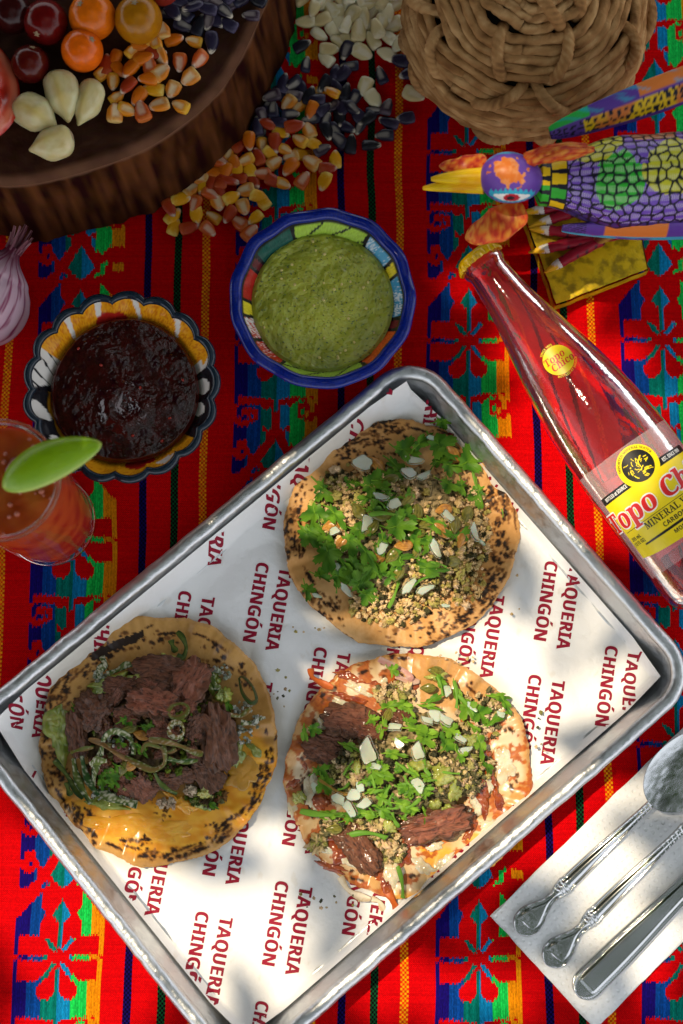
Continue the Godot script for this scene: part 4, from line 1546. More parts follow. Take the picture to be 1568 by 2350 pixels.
func rooster() -> void:
	var foot := at(1350, 590, 0.0)
	var t := thing("rooster_figure", "carved wooden rooster painted in bright patches standing on a yellow block", "rooster figurine", foot)
	var x0 := -foot
	var paint := mat("folk_paint", 0.36, {"spec": 0.3})
	var n := fast(121, 22.0, 3)
	var n2 := fast(122, 70.0, 2)
	var cell := FastNoiseLite.new()
	cell.noise_type = FastNoiseLite.TYPE_CELLULAR
	cell.cellular_return_type = FastNoiseLite.RETURN_DISTANCE2_SUB
	cell.cellular_jitter = 0.7
	cell.fractal_type = FastNoiseLite.FRACTAL_NONE
	cell.frequency = 1.0
	cell.seed = 5
	var purple := Color(0.095, 0.042, 0.27)
	var orange := Color(0.60, 0.17, 0.035)
	var gold := Color(0.68, 0.44, 0.01)
	var green := Color(0.025, 0.32, 0.025)
	var lemon := Color(0.52, 0.50, 0.03)
	var black := Color(0.010, 0.009, 0.016)
	var turq := Color(0.03, 0.33, 0.48)
	# the block
	var h := 0.010
	var g := Geo.new()
	var quad := PackedVector2Array()
	var corners := [[1196, 497], [1470, 543], [1491, 620], [1276, 704]]
	corners = [[1200, 492], [1455, 440], [1490, 619], [1276, 702]]
	for k in 4:
		for j in 12:
			var a := at(corners[k][0], corners[k][1], h)
			var b := at(corners[(k + 1) % 4][0], corners[(k + 1) % 4][1], h)
			var p := a.lerp(b, j / 12.0) + x0
			quad.append(Vector2(p.x + n2.get_noise_2d(p.x, p.z) * 0.0006, p.z + n2.get_noise_2d(p.z + 3.0, p.x) * 0.0006))
	g.slab(quad, 0.0, h, 0.0009, Color.WHITE)
	var yellow := mat("worn_yellow", 0.45, {"color": Color(0.80, 0.68, 0.04), "spec": 0.4})
	yellow.albedo_texture = noise_ramp2("worn_paint")
	yellow.uv1_triplanar = true
	yellow.uv1_scale = Vector3(11, 11, 11)
	yellow.heightmap_enabled = true
	yellow.heightmap_texture = noise("paint_lumps", FastNoiseLite.TYPE_SIMPLEX_SMOOTH, 0.02, 4)
	yellow.heightmap_scale = 0.04
	part(t, "block", g.mesh(), yellow)
	# body
	var a0 := at(1222, 415, 0.098) + x0
	var a1 := at(1720, 394, 0.098) + x0
	var ln := a1.x - a0.x
	var body := Geo.new()
	body.grid(230, 330, func(u: float, w: float):
		var an := u * TAU
		var r := 0.0132 + 0.0125 * sm(0.05, 0.42, w)
		r *= sqrt(clampf((1.0 - w) * 5.0, 0.0, 1.0)) * sqrt(clampf(w * 30.0, 0.0, 1.0))
		var bulge := 1.0 + 0.02 * n.get_noise_2d(cos(an) * 0.1 + w * 0.3, sin(an) * 0.1)
		var c := a0.lerp(a1, w) + Vector3(0, -0.010 * sin(w * PI), 0)
		return c + Vector3(0, cos(an) * r * 1.12 * bulge, sin(an) * r * bulge),
		func(u: float, w: float, p: Vector3):
			var an := u * TAU
			var lx := (p.x - a0.x) / 0.0057
			var ly := (an - PI) * 4.2
			var d := cell.get_noise_2d(lx, ly) + 1.0
			var zone := n.get_noise_2d(p.x * 1.6 + 0.3, an * 0.017)
			var zone2 := n.get_noise_2d(p.x * 1.4 + 7.0, an * 0.02 + 2.0)
			if w < 0.15:
				# collar of painted feathers
				var f := fposmod(an * 11.0 / TAU + (0.5 if w < 0.075 else 0.0), 1.0)
				var fw := fposmod(w, 0.075) / 0.075
				if absf(f - 0.5) > 0.40 - 0.10 * fw or fw > 0.90 or fw < 0.05:
					return black
				var pick := n.get_noise_2d(floorf(an * 11.0 / TAU) * 3.7, w * 0.0 + floorf(w / 0.075) * 5.0)
				return green if pick > 0.05 else (gold if pick > -0.25 else purple)
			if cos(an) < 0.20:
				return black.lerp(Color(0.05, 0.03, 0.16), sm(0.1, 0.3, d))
			var col := purple * 1.6
			var turned := an if an < PI else an - TAU
			for q in [[0.0455, 0.30, 0.0125, Color(0.03, 0.40, 0.03)], [0.0715, 0.02, 0.0140, lemon], [0.0330, -0.80, 0.0130, lemon], [0.0650, -1.10, 0.0115, Color(0.44, 0.15, 0.06)], [0.0990, 0.35, 0.0130, Color(0.03, 0.40, 0.03)], [0.0950, -0.65, 0.0120, lemon]]:
				if Vector2(p.x - a0.x - q[0], (turned - q[1]) * 0.022).length() < q[2] * (1.0 + 0.5 * zone + 0.3 * zone2):
					col = q[3]
			var dotty := sin(p.x * 5600.0) * sin(an * 130.0)
			col = col.lerp(Color(0.70, 0.70, 0.58), sm(0.35, 0.7, dotty) * 0.75)
			return black.lerp(col, sm(0.11, 0.24, d)), true, false)
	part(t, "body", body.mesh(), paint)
	# head
	var hc := at(1166, 407, 0.112) + x0
	var eye_dir := Vector3(0.04, 0.28, 1.0).normalized()
	var head := Geo.new()
	head.ball(150, 90, func(d: Vector3):
		return hc + d * Vector3(0.0152, 0.0140, 0.0136) + Vector3(0.004, -0.004, 0.0) * maxf(d.x, 0.0),
		func(d: Vector3, p: Vector3):
			var q := n.get_noise_3d(p.x * 1.5, p.y * 1.5, p.z * 1.5)
			var col := purple
			var spot := (d - Vector3(-0.12, 0.93, 0.05)).length()
			if spot + q * 0.35 + 0.35 * n2.get_noise_3d(p.x * 2.0, p.y * 2.0, p.z * 2.0) < 0.60:
				col = Color(0.46, 0.125, 0.022).lerp(Color(0.52, 0.20, 0.07), sm(-0.2, 0.4, n2.get_noise_3d(p.x * 3.0, p.y, p.z * 3.0)))
			if d.z < -0.55 and d.y > -0.2:
				col = turq.lerp(purple, sm(-0.15, 0.15, q)) if d.z > -0.85 else Color(0.26, 0.01, 0.02)
			if d.y < -0.35:
				col = orange * 0.8
			var f := d - eye_dir * d.dot(eye_dir)
			var ex := f.x
			var ey := f.y
			var rim := absf(ey) + ex * ex * 0.55
			if d.dot(eye_dir) > 0.6:
				if rim + 0.06 * sin(ex * 40.0) < 0.40 and absf(ex) < 0.72:
					col = turq
				if rim < 0.23 and absf(ex) < 0.58:
					col = Color(0.72, 0.72, 0.70)
				if Vector2(ex - 0.02, ey * 1.1).length() < 0.25:
					col = black if Vector2(ex, ey).length() < 0.12 else Color(0.42, 0.012, 0.03)
			return col)
	part(t, "head", head.mesh(), paint)
	# beak: two pointed halves
	for q in [[[1112, 408, 0.110], [990, 411, 0.106], 0.0062], [[1112, 424, 0.107], [971, 432, 0.101], 0.0056]]:
		var b := Geo.new()
		var s0 := at(q[0][0], q[0][1], q[0][2]) + x0
		var s1 := at(q[1][0], q[1][1], q[1][2]) + x0
		var br: float = q[2]
		b.tube(poly([s0, s0.lerp(s1, 0.5) + Vector3(0, 0.0012, 0), s1], 8), func(s: float, a: float): return br * (1.0 - 0.80 * pow(s, 1.5)) * (1.0 + 0.1 * cos(a * 2.0)), 18,
			func(s: float, a: float, p: Vector3):
				if s < 0.06:
					return black
				return gold.lerp(Color(0.62, 0.30, 0.005), sm(-0.2, 0.5, n2.get_noise_3d(p.x, p.y, p.z))), true, 0.75)
		part(t, "beak", b.mesh(), paint)
	# comb: ridged fins leaning back
	var flame := func(s: float, a: float, p: Vector3):
		var q := n2.get_noise_3d(p.x * 3.5, p.y * 3.5, p.z * 3.5)
		return Color(0.50, 0.075, 0.015).lerp(Color(0.58, 0.22, 0.03), sm(0.0, 0.4, q)).lerp(Color(0.34, 0.018, 0.012), sm(0.10, 0.4, -q))
	for k in 5:
		var f := Geo.new()
		var o := (k - 2) * 8.5
		var e0 := at(1203, 368 + o * 0.55, 0.1185) + x0
		var e1 := at(1372 - absf(k - 1.5) * 16.0, 346 + o * 0.8, 0.122 - 0.002 * absf(k - 2)) + x0
		f.tube(poly([e0, e0.lerp(e1, 0.45) + Vector3(0, 0.004, 0), e1], 10), func(s: float, a: float): return 0.0023 * pow(sin(PI * clampf(s * 0.9 + 0.1, 0.03, 0.985)), 0.5) * (1.0 + 0.12 * sin(s * 20.0 + k)), 12, flame, true, 1.5)
		part(t, "comb_fin", f.mesh(), paint)
	# wattles
	for q in [[[1205, 478, 0.098], [1068, 548, 0.080], 0.0098, 0.0022], [[1118, 366, 0.104], [1008, 381, 0.098], 0.0052, 0.0020]]:
		var f := Geo.new()
		var e0 := at(q[0][0], q[0][1], q[0][2]) + x0
		var e1 := at(q[1][0], q[1][1], q[1][2]) + x0
		var wd: float = q[2]
		var tk: float = q[3]
		f.tube(poly([e0, e0.lerp(e1, 0.5) + Vector3(0, 0.002, 0.002), e1], 14), func(s: float, a: float): return wd * pow(sin(PI * clampf(pow(s, 0.8) * 0.93 + 0.06, 0.02, 0.99)), 0.7) * (1.0 + 0.06 * sin(s * 17.0)), 22, flame, true, tk / wd)
		part(t, "wattle", f.mesh(), paint)
	# wings
	var wing := func(p0: Vector3, p1: Vector3, wide: float, thick: float, up: Vector3, near: bool) -> ArrayMesh:
		var f := Geo.new()
		f.tube(poly([p0, p0.lerp(p1, 0.35) + up * 0.003, p0.lerp(p1, 0.7) + up * 0.003, p1], 46), func(s: float, a: float): return wide * pow(sin(PI * clampf(s * 0.85 + 0.05, 0.02, 0.99)), 0.6), 40,
			func(s: float, a: float, p: Vector3):
				var q := n.get_noise_3d(p.x * 2.0, p.y * 2.0, p.z * 2.0)
				var streak := n2.get_noise_3d(p.x * 0.5, p.y * 2.0, p.z * 2.5)
				var e := sin(a)          # across the wing
				var col := purple
				if near:
					if e > 0.3:
						col = turq.lerp(purple, sm(-0.1, 0.2, streak))
					elif s > 0.20 and s < 0.45:
						col = orange
					elif s < 0.13 and fposmod(a * 3.0 + s * 30.0, 1.0) < 0.4:
						col = black
				else:
					if e < -0.45:
						col = [Color(0.03, 0.40, 0.06), purple, orange][clampi(int(s * 5.2), 0, 2)]
						col = (col as Color).lerp(turq, sm(0.0, 0.3, streak) * 0.6)
					else:
						col = gold.lerp(orange, sm(-0.2, 0.2, q)) if s > 0.16 else purple
						var d := cell.get_noise_2d(s * 34.0, a * 4.0) + 1.0
						if d > 0.36:
							col = black
						if e > 0.75 or e < -0.25:
							col = purple
				return col, true, thick / wide, up)
		return f.mesh()
	part(t, "wing", wing.call(at(1262, 306, 0.100) + x0, at(1760, 118, 0.104) + x0, 0.0105, 0.0035, Vector3(0.0, 0.75, 0.66), false), paint)
	part(t, "wing", wing.call(at(1290, 524, 0.080) + x0, at(1790, 505, 0.084) + x0, 0.0100, 0.0036, Vector3(0.0, 0.18, 0.98), true), paint)
	# tail beyond the picture's edge
	for k in 4:
		var f := Geo.new()
		var e0 := a1 + Vector3(-0.02, 0.006, (k - 1.5) * 0.008)
		var e1 := a1 + Vector3(0.03 + 0.006 * k, 0.045 - 0.006 * k, (k - 1.5) * 0.016)
		f.tube(poly([e0, e0.lerp(e1, 0.5) + Vector3(0, 0.012, 0), e1], 8), func(s: float, a: float): return 0.008 * sin(PI * clampf(s * 0.8 + 0.12, 0.0, 1.0)), 12, [purple, green, orange, turq][k], true, 0.4)
		part(t, "tail_feather", f.mesh(), paint)
	# legs and feet
	var crimson := Color(0.26, 0.010, 0.025)
	var legs := [[[1415, 520, 0.074], [1376, 545, 0.018]], [[1450, 420, 0.074], [1390, 462, 0.018]]]
	for q in legs:
		var f := Geo.new()
		f.tube(poly([at(q[0][0], q[0][1], q[0][2]) + x0, at(q[1][0], q[1][1], q[1][2]) + x0], 14), func(s: float, a: float): return 0.0062 - 0.0024 * s + 0.0003 * sin(s * 60.0), 14,
			func(s: float, a: float, p: Vector3): return Color(0.10, 0.03, 0.02).lerp(Color(0.35, 0.20, 0.06), sm(0.0, 0.3, sin(s * 90.0 + a * 4.0))))
		part(t, "leg", f.mesh(), paint)
	var toes := [[[1378, 545], [1215, 526]], [[1378, 548], [1213, 580]], [[1380, 550], [1249, 626]], [[1370, 546], [1494, 527]], [[1392, 464], [1213, 522]], [[1392, 462], [1192, 490]], [[1392, 462], [1500, 440]]]
	for q in toes:
		var e0 := at(q[0][0], q[0][1], h + 0.0045) + x0
		var e1 := at(q[1][0], q[1][1], h + 0.0022) + x0
		var f := Geo.new()
		f.tube(poly([e0, e0.lerp(e1, 0.5) + Vector3(0, 0.0022, 0), e0.lerp(e1, 0.78) + Vector3(0, 0.001, 0)], 14), func(s: float, a: float): return lerpf(0.0040, 0.0029, s) * (1.0 + 0.05 * sin(s * 26.0)), 16,
			func(s: float, a: float, p: Vector3):
				var tick := fposmod(s * 7.0 + 0.2 * sin(a * 2.0), 1.0) < 0.22 and sin(s * 40.0) > -0.5 and absf(sin(a)) > 0.55
				return black if tick else crimson)
		var toe := part(t, "toe", f.mesh(), paint)
		var cl := Geo.new()
		cl.tube(poly([e0.lerp(e1, 0.70) + Vector3(0, 0.0013, 0), e0.lerp(e1, 0.84) + Vector3(0, 0.0012, 0), e1], 8), func(s: float, a: float): return 0.0033 * (1.0 - 0.9 * pow(s, 1.6)) * sm(-0.15, 0.12, s), 12,
			func(s: float, a: float, p: Vector3):
				return Color(0.66, 0.40, 0.02) if s > 0.45 + 0.12 * sin(a * 2.0) and cos(a) > -0.2 else Color(0.62, 0.61, 0.58))
		part(toe, "claw", cl.mesh(), paint)


func noise_ramp2(called: String) -> NoiseTexture2D:
	var t := noise(called, FastNoiseLite.TYPE_SIMPLEX_SMOOTH, 0.018, 5)
	var gr := Gradient.new()
	gr.offsets = PackedFloat32Array([0.0, 0.30, 0.42, 0.6, 1.0])
	gr.colors = PackedColorArray([Color(0.62, 0.62, 0.56), Color(0.76, 0.76, 0.72), Color(0.92, 0.92, 0.9), Color(1, 1, 1), Color(1, 0.98, 0.95)])
	t.color_ramp = gr
	return t


# radius of the bottle at x metres below the top of its cap
func bottle_radius(along: float) -> float:
	var x := along / 1.025
	var prof := [[0.005, 0.0126], [0.008, 0.0134], [0.0105, 0.0134], [0.0125, 0.0122], [0.018, 0.0124], [0.030, 0.0136], [0.041, 0.0153], [0.060, 0.0192], [0.077, 0.0228], [0.095, 0.0261], [0.111, 0.0284], [0.130, 0.0299], [0.145, 0.0305], [0.175, 0.0303], [0.205, 0.0303], [0.222, 0.0300], [0.230, 0.0285], [0.2345, 0.0252]]
	for k in prof.size() - 1:
		if x < prof[k + 1][0]:
			var f: float = clampf((x - prof[k][0]) / (prof[k + 1][0] - prof[k][0]), 0.0, 1.0)
			var s0: float = prof[k][1]
			var s1: float = prof[k + 1][1]
			if k == 0 or k > prof.size() - 3:
				return lerpf(s0, s1, f)
			var sm0: float = prof[k - 1][1]
			var sp: float = prof[k + 2][1]
			var x0: float = prof[k - 1][0]
			var x1: float = prof[k][0]
			var x2: float = prof[k + 1][0]
			var x3: float = prof[k + 2][0]
			var m1 := (s1 - sm0) / (x2 - x0) * (x2 - x1)
			var m2 := (sp - s0) / (x3 - x1) * (x2 - x1)
			return (2 * f * f * f - 3 * f * f + 1) * s0 + (f * f * f - 2 * f * f + f) * m1 + (-2 * f * f * f + 3 * f * f) * s1 + (f * f * f - f * f) * m2
	return 0.0252


# a point on the bottle: x along it from the cap, y = arc length round it from the middle of the label
func on_bottle(x: float, y: float, lift: float) -> Vector3:
	var r := bottle_radius(x)
	var an := y / r - 0.17
	return Vector3(x, cos(an) * (r + lift), -sin(an) * (r + lift))


func bottle() -> void:
	var axis_h := 0.0308
	var p0 := at(1090, 582, axis_h)
	var p1 := at(1467, 1091, axis_h)
	var d := p1 - p0
	var t := thing("glass_bottle", "clear glass water bottle with yellow label lying on the cloth", "bottle", Vector3(p0.x, 0, p0.z), atan2(-d.z, d.x))
	var up := Vector3(0, axis_h, 0)
	var clear := mat("light_tinted_glass", 0.07, {"color": Color(1.0, 0.50, 0.53, 0.06)})  # pink tint painted in for red light thrown up by the cloth
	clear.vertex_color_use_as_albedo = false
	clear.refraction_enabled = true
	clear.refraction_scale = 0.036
	clear.heightmap_enabled = true
	clear.heightmap_texture = noise("glass_ripple", FastNoiseLite.TYPE_SIMPLEX_SMOOTH, 0.025, 3)
	clear.heightmap_scale = 0.007
	clear.uv1_triplanar = true
	clear.uv1_scale = Vector3(22, 22, 22)
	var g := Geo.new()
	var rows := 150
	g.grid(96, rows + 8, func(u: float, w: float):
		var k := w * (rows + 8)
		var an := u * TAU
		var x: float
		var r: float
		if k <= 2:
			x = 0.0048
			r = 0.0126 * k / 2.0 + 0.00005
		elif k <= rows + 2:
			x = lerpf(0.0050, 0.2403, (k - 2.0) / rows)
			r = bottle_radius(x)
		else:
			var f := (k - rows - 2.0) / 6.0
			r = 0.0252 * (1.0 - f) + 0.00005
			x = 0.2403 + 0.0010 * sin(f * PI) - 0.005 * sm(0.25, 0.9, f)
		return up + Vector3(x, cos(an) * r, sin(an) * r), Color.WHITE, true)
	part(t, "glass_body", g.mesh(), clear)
	# crown cap
	var cap := Geo.new()
	cap.grid(168, 22, func(u: float, w: float):
		var an := u * TAU
		var x: float
		var r: float
		if w < 0.35:
			r = 0.0118 * w / 0.35 + 0.00005
			x = 0.0
		else:
			var f := (w - 0.35) / 0.65
			x = 0.0006 + 0.0062 * f - 0.0006 * cos(f * PI * 0.5)
			r = 0.0118 + 0.0016 * sm(0.0, 0.35, f) + (0.0010 + 0.0009 * cos(an * 21.0)) * sm(0.2, 1.0, f)
		return up + Vector3(x, cos(an) * r, sin(an) * r), Color.WHITE, true)
	part(t, "crown_cap", cap.mesh(), mat("cap_paint", 0.25, {"color": Color(0.90, 0.72, 0.02), "spec": 0.55, "coat": 0.5}))
	# labels
	var yellow := mat("label_yellow", 0.35, {"color": Color(0.93, 0.83, 0.03)})
	var red := mat("label_red", 0.35, {"color": Color(0.85, 0.09, 0.08)})
	var white := mat("label_white", 0.35, {"color": Color(0.95, 0.94, 0.92)})
	var ink := mat("label_black", 0.35, {"color": Color(0.045, 0.045, 0.045)})
	var sx := 0.1590          # the emblem's middle
	var sheet := func(x0: float, x1: float, y0: float, y1: float, lift: float, curve := 0.0) -> Geo:
		var q := Geo.new()
		q.grid(48, 20, func(u: float, w: float):
			var y := lerpf(y0, y1, u)
			return up + on_bottle(lerpf(x0, x1 + curve * (1.0 - pow(y / 0.036, 2.0)), w), y, lift), Color.WHITE)
		return q
	var disc := func(cx: float, cy: float, r0: float, r1: float, lift: float) -> Geo:
		var q := Geo.new()
		q.grid(64, 6, func(u: float, w: float):
			var r := lerpf(r0, r1, w)
			return up + on_bottle(cx + cos(u * TAU) * r, cy + sin(u * TAU) * r, lift), Color.WHITE, true)
		return q
	var write := func(text: String, cap_h: float, cx: float, cy: float, lift: float, face: String, heavy: float, slant := 0.0, squeeze := 1.0) -> Geo:
		var src := word(text, cap_h, face, 700, heavy)
		var q := Geo.new()
		for p in src.v:
			q.put(up + on_bottle(cx - p.y, cy + p.x * squeeze + p.y * slant, lift + p.z), Color.WHITE)
		q.idx = src.idx
		return q
	var arc := func(text: String, cap_h: float, cx: float, cy: float, rad: float, from: float, lift: float, inward: bool, face: String) -> Geo:
		# letters round a circle; angle 0 points to the cap
		var src := word(text, cap_h, face, 700)
		var q := Geo.new()
		for p in src.v:
			var an := from + (p.x / rad if not inward else -p.x / rad)
			var rr := rad + (p.y if not inward else -p.y)
			q.put(up + on_bottle(cx - cos(an) * rr, cy + sin(an) * rr, lift), Color.WHITE)
		q.idx = src.idx
		return q
	# neck label
	var nx := 0.0835
	var small := part(t, "neck_label", (disc.call(nx, 0.0, 0.0001, 0.0089, 0.00022) as Geo).mesh(), yellow)
	part(small, "printed_word", (write.call("Topo", 0.0042, nx - 0.0022, -0.0012, 0.00034, "Droid Serif", 0.0, 0.15, 0.9) as Geo).mesh(), red)
	part(small, "printed_word", (write.call("Chico", 0.0042, nx + 0.0026, 0.0012, 0.00034, "Droid Serif", 0.0, 0.15, 0.9) as Geo).mesh(), red)
	part(small, "printed_word", (arc.call("SINCE 1895", 0.0013, nx, 0.0, 0.0099, -0.25, 0.00024, false, "Droid Sans") as Geo).mesh(), yellow)
	part(small, "printed_word", (arc.call("BOTTLED AT SOURCE", 0.0013, nx, 0.0, 0.0099, PI - 0.25, 0.00024, true, "Droid Sans") as Geo).mesh(), yellow)
	# the clear film that carries the front label, its white haze painted in for light passing through the bottle
	var film := mat("label_haze_film", 0.4, {"color": Color(0.95, 0.90, 0.90, 0.20), "both": true})
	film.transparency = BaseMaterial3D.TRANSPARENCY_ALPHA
	part(t, "label_haze_film", (sheet.call(sx - 0.0135, sx + 0.0560, -0.040, 0.040, 0.00012) as Geo).mesh(), film)
	# front label
	var field := part(t, "front_label", (sheet.call(sx + 0.0075, sx + 0.0430, -0.033, 0.033, 0.00022, 0.0035) as Geo).mesh(), yellow)
	part(field, "black_band", (sheet.call(sx + 0.0030, sx + 0.0075, -0.033, -0.0095, 0.00024) as Geo).mesh(), ink)
	part(field, "black_band", (sheet.call(sx + 0.0030, sx + 0.0075, 0.0095, 0.033, 0.00024) as Geo).mesh(), ink)
	part(field, "printed_word", (write.call("BOTTLED at SOURCE", 0.0021, sx + 0.0052, -0.0205, 0.00036, "Droid Sans", 0.0, 0.0, 0.62) as Geo).mesh(), white)
	part(field, "printed_word", (write.call("EST. SINCE 1895", 0.0021, sx + 0.0052, 0.0205, 0.00036, "Droid Sans", 0.0, 0.0, 0.68) as Geo).mesh(), white)
	var ring := part(field, "emblem_ring", (disc.call(sx, 0.0, 0.0001, 0.0122, 0.00030) as Geo).mesh(), yellow)
	part(ring, "emblem_disc", (disc.call(sx, 0.0, 0.0001, 0.0092, 0.00040) as Geo).mesh(), ink)
	part(ring, "printed_word", (arc.call("IMPORTED MINERAL WATER", 0.0014, sx, 0.0, 0.0106, 0.0, 0.00042, false, "Droid Serif") as Geo).mesh(), ink)
	# the engraving in the emblem: a seated figure drawn in fine yellow strokes
	var r := RandomNumberGenerator.new()
	r.seed = 44
	var cuts := Geo.new()
	var strokes := []
	for k in 46:
		var c0 := Vector2.from_angle(r.randf() * TAU) * sqrt(r.randf()) * 6.2
		var lead := 1.2 * sin(c0.x * 0.6) + 0.9 * cos(c0.y * 0.5)
		var to := c0 + Vector2.from_angle(lead) * r.randf_range(0.8, 2.6)
		if to.length() < 7.0:
			strokes.append([c0.x, c0.y, to.x, to.y, r.randf_range(0.5, 1.3)])
	for q in strokes:
		var pts := []
		for j in 4:
			var f := j / 3.0
			pts.append(Vector2(lerpf(q[0], q[2], f) + r.randf_range(-0.25, 0.25), lerpf(q[1], q[3], f) + r.randf_range(-0.25, 0.25)) * 0.00118)
		for j in 3:
			var a: Vector2 = pts[j]
			var b: Vector2 = pts[j + 1]
			var nn: Vector2 = (b - a).normalized().orthogonal() * q[4] * 0.00036
			cuts.quad(up + on_bottle(sx + a.x - nn.x, a.y - nn.y, 0.00052), up + on_bottle(sx + b.x - nn.x * 0.6, b.y - nn.y * 0.6, 0.00052), up + on_bottle(sx + b.x + nn.x * 0.6, b.y + nn.y * 0.6, 0.00052), up + on_bottle(sx + a.x + nn.x, a.y + nn.y, 0.00052), Color.WHITE)
	part(ring, "engraving", cuts.mesh(), yellow)
	part(field, "logo_outline", (write.call("Topo Chico", 0.0112, sx + 0.0190, 0.002, 0.00032, "Droid Serif", 0.0009, 0.12, 0.98) as Geo).mesh(), white)
	part(field, "logo_word", (write.call("Topo Chico", 0.0112, sx + 0.0190, 0.002, 0.00046, "Droid Serif", 0.00025, 0.12, 0.98) as Geo).mesh(), red)
	part(field, "printed_line", (sheet.call(sx + 0.0268, sx + 0.0271, -0.031, 0.031, 0.00034) as Geo).mesh(), ink)
	part(field, "printed_word", (write.call("MINERAL WATER", 0.0040, sx + 0.0300, 0.004, 0.00034, "Droid Serif", 0.0, 0.0, 0.85) as Geo).mesh(), ink)
	part(field, "printed_word", (write.call("CARBONATED", 0.0027, sx + 0.0351, 0.004, 0.00034, "Droid Sans", 0.0) as Geo).mesh(), ink)
	part(field, "printed_line", (sheet.call(sx + 0.0376, sx + 0.0379, -0.024, 0.031, 0.00034, 0.0012) as Geo).mesh(), ink)
	part(field, "printed_word", (write.call("MONTERREY", 0.0023, sx + 0.0415, 0.004, 0.00034, "Droid Sans", 0.0) as Geo).mesh(), ink)
	part(field, "printed_word", (write.call("355 mL", 0.0021, sx + 0.0320, -0.0272, 0.00034, "Droid Sans", 0.0, 0.0, 0.8) as Geo).mesh(), ink)
	part(field, "printed_word", (write.call("(12 FL OZ)", 0.0021, sx + 0.0352, -0.0272, 0.00034, "Droid Sans", 0.0, 0.0, 0.7) as Geo).mesh(), ink)
	# the label on the far side shows whitish through the water
	var back := Geo.new()
	back.grid(40, 20, func(u: float, w: float):
		var an := lerpf(-1.25, 1.25, u) + PI
		var x := lerpf(sx - 0.006, sx + 0.050, w)
		var rr := bottle_radius(x) + 0.0002
		return up + Vector3(x, cos(an) * rr, sin(an) * rr), Color.WHITE)
	part(t, "back_label", back.mesh(), mat("label_back", 0.5, {"color": Color(0.90, 0.86, 0.86), "both": true}))


func napkin_set() -> void:
	var a := at(1126, 2103, 0.002)
	var b := at(1512, 1725, 0.002)
	var c := at(1378, 2352, 0.002)
	var u := (b - a).normalized()
	var v := (c - a).normalized()
	v = (v - u * v.dot(u)).normalized()
	var wide := (c - a).length()
	var long := 0.205
	var turn := atan2(-u.z, u.x)
	var t := thing("paper_napkin", "white embossed paper napkin folded under the cutlery at lower right", "napkin", Vector3(a.x, 0, a.z), turn)
	var paper := mat("napkin_paper", 0.8, {"color": Color(0.88, 0.885, 0.89), "spec": 0.25})
	paper.heightmap_enabled = true
	paper.heightmap_texture = emboss()
	paper.heightmap_scale = 0.05
	paper.uv1_triplanar = true
	paper.uv1_scale = Vector3(62, 62, 62)
	var n := fast(131, 18.0, 2)
	for k in 3:
		var g := Geo.new()
		var y0 := 0.0006 + 0.0007 * k
		var inset := 0.0004 * k
		g.grid(70, 40, func(p: float, q: float):
			var x := lerpf(inset, long - inset * 2.0, p)
			var z := lerpf(inset * 0.5, wide - inset, q)
			var lift := 0.0012 * exp(-x / 0.012) * k * 0.5 + maxf(n.get_noise_2d(x, z), 0.0) * 0.0006
			return Vector3(x + n.get_noise_2d(z * 2.0, k * 3.0) * 0.0006, y0 + lift * 0.5, z + n.get_noise_2d(x * 2.0, k * 7.0 + 2.0) * 0.0006))
		part(t, "napkin_layer", g.mesh(), paper)
	var steel := mat("steel", 0.13, {"color": Color(0.72, 0.73, 0.73), "metal": 1.0})
	cutlery("spoon", [1186, 2140], [1490, 1846], "shiny steel spoon with ornate handle, its bowl at the photo's right edge", steel)
	cutlery("fork", [1252, 2213], [1568, 1898], "steel fork with ornate scrolled handle between the spoon and the knife", steel)
	cutlery("knife", [1322, 2283], [1580, 2030], "steel table knife with beaded handle nearest the bottom right corner", steel)


func emboss() -> ImageTexture:
	var im := Image.create(128, 128, false, Image.FORMAT_L8)
	im.fill(Color(0.6, 0.6, 0.6))
	for j in 128:
		for k in 128:
			var x := fposmod(k + (16.0 if int(j / 32.0) % 2 else 0.0), 32.0) - 16.0
			var y := fposmod(j, 32.0) - 16.0
			var d := sqrt(x * x + y * y)
			var q := 0.6 - 0.5 * (1.0 - smoothstep(4.0, 10.0, d))
			im.set_pixel(k, j, Color(q, q, q))
	return ImageTexture.create_from_image(im)


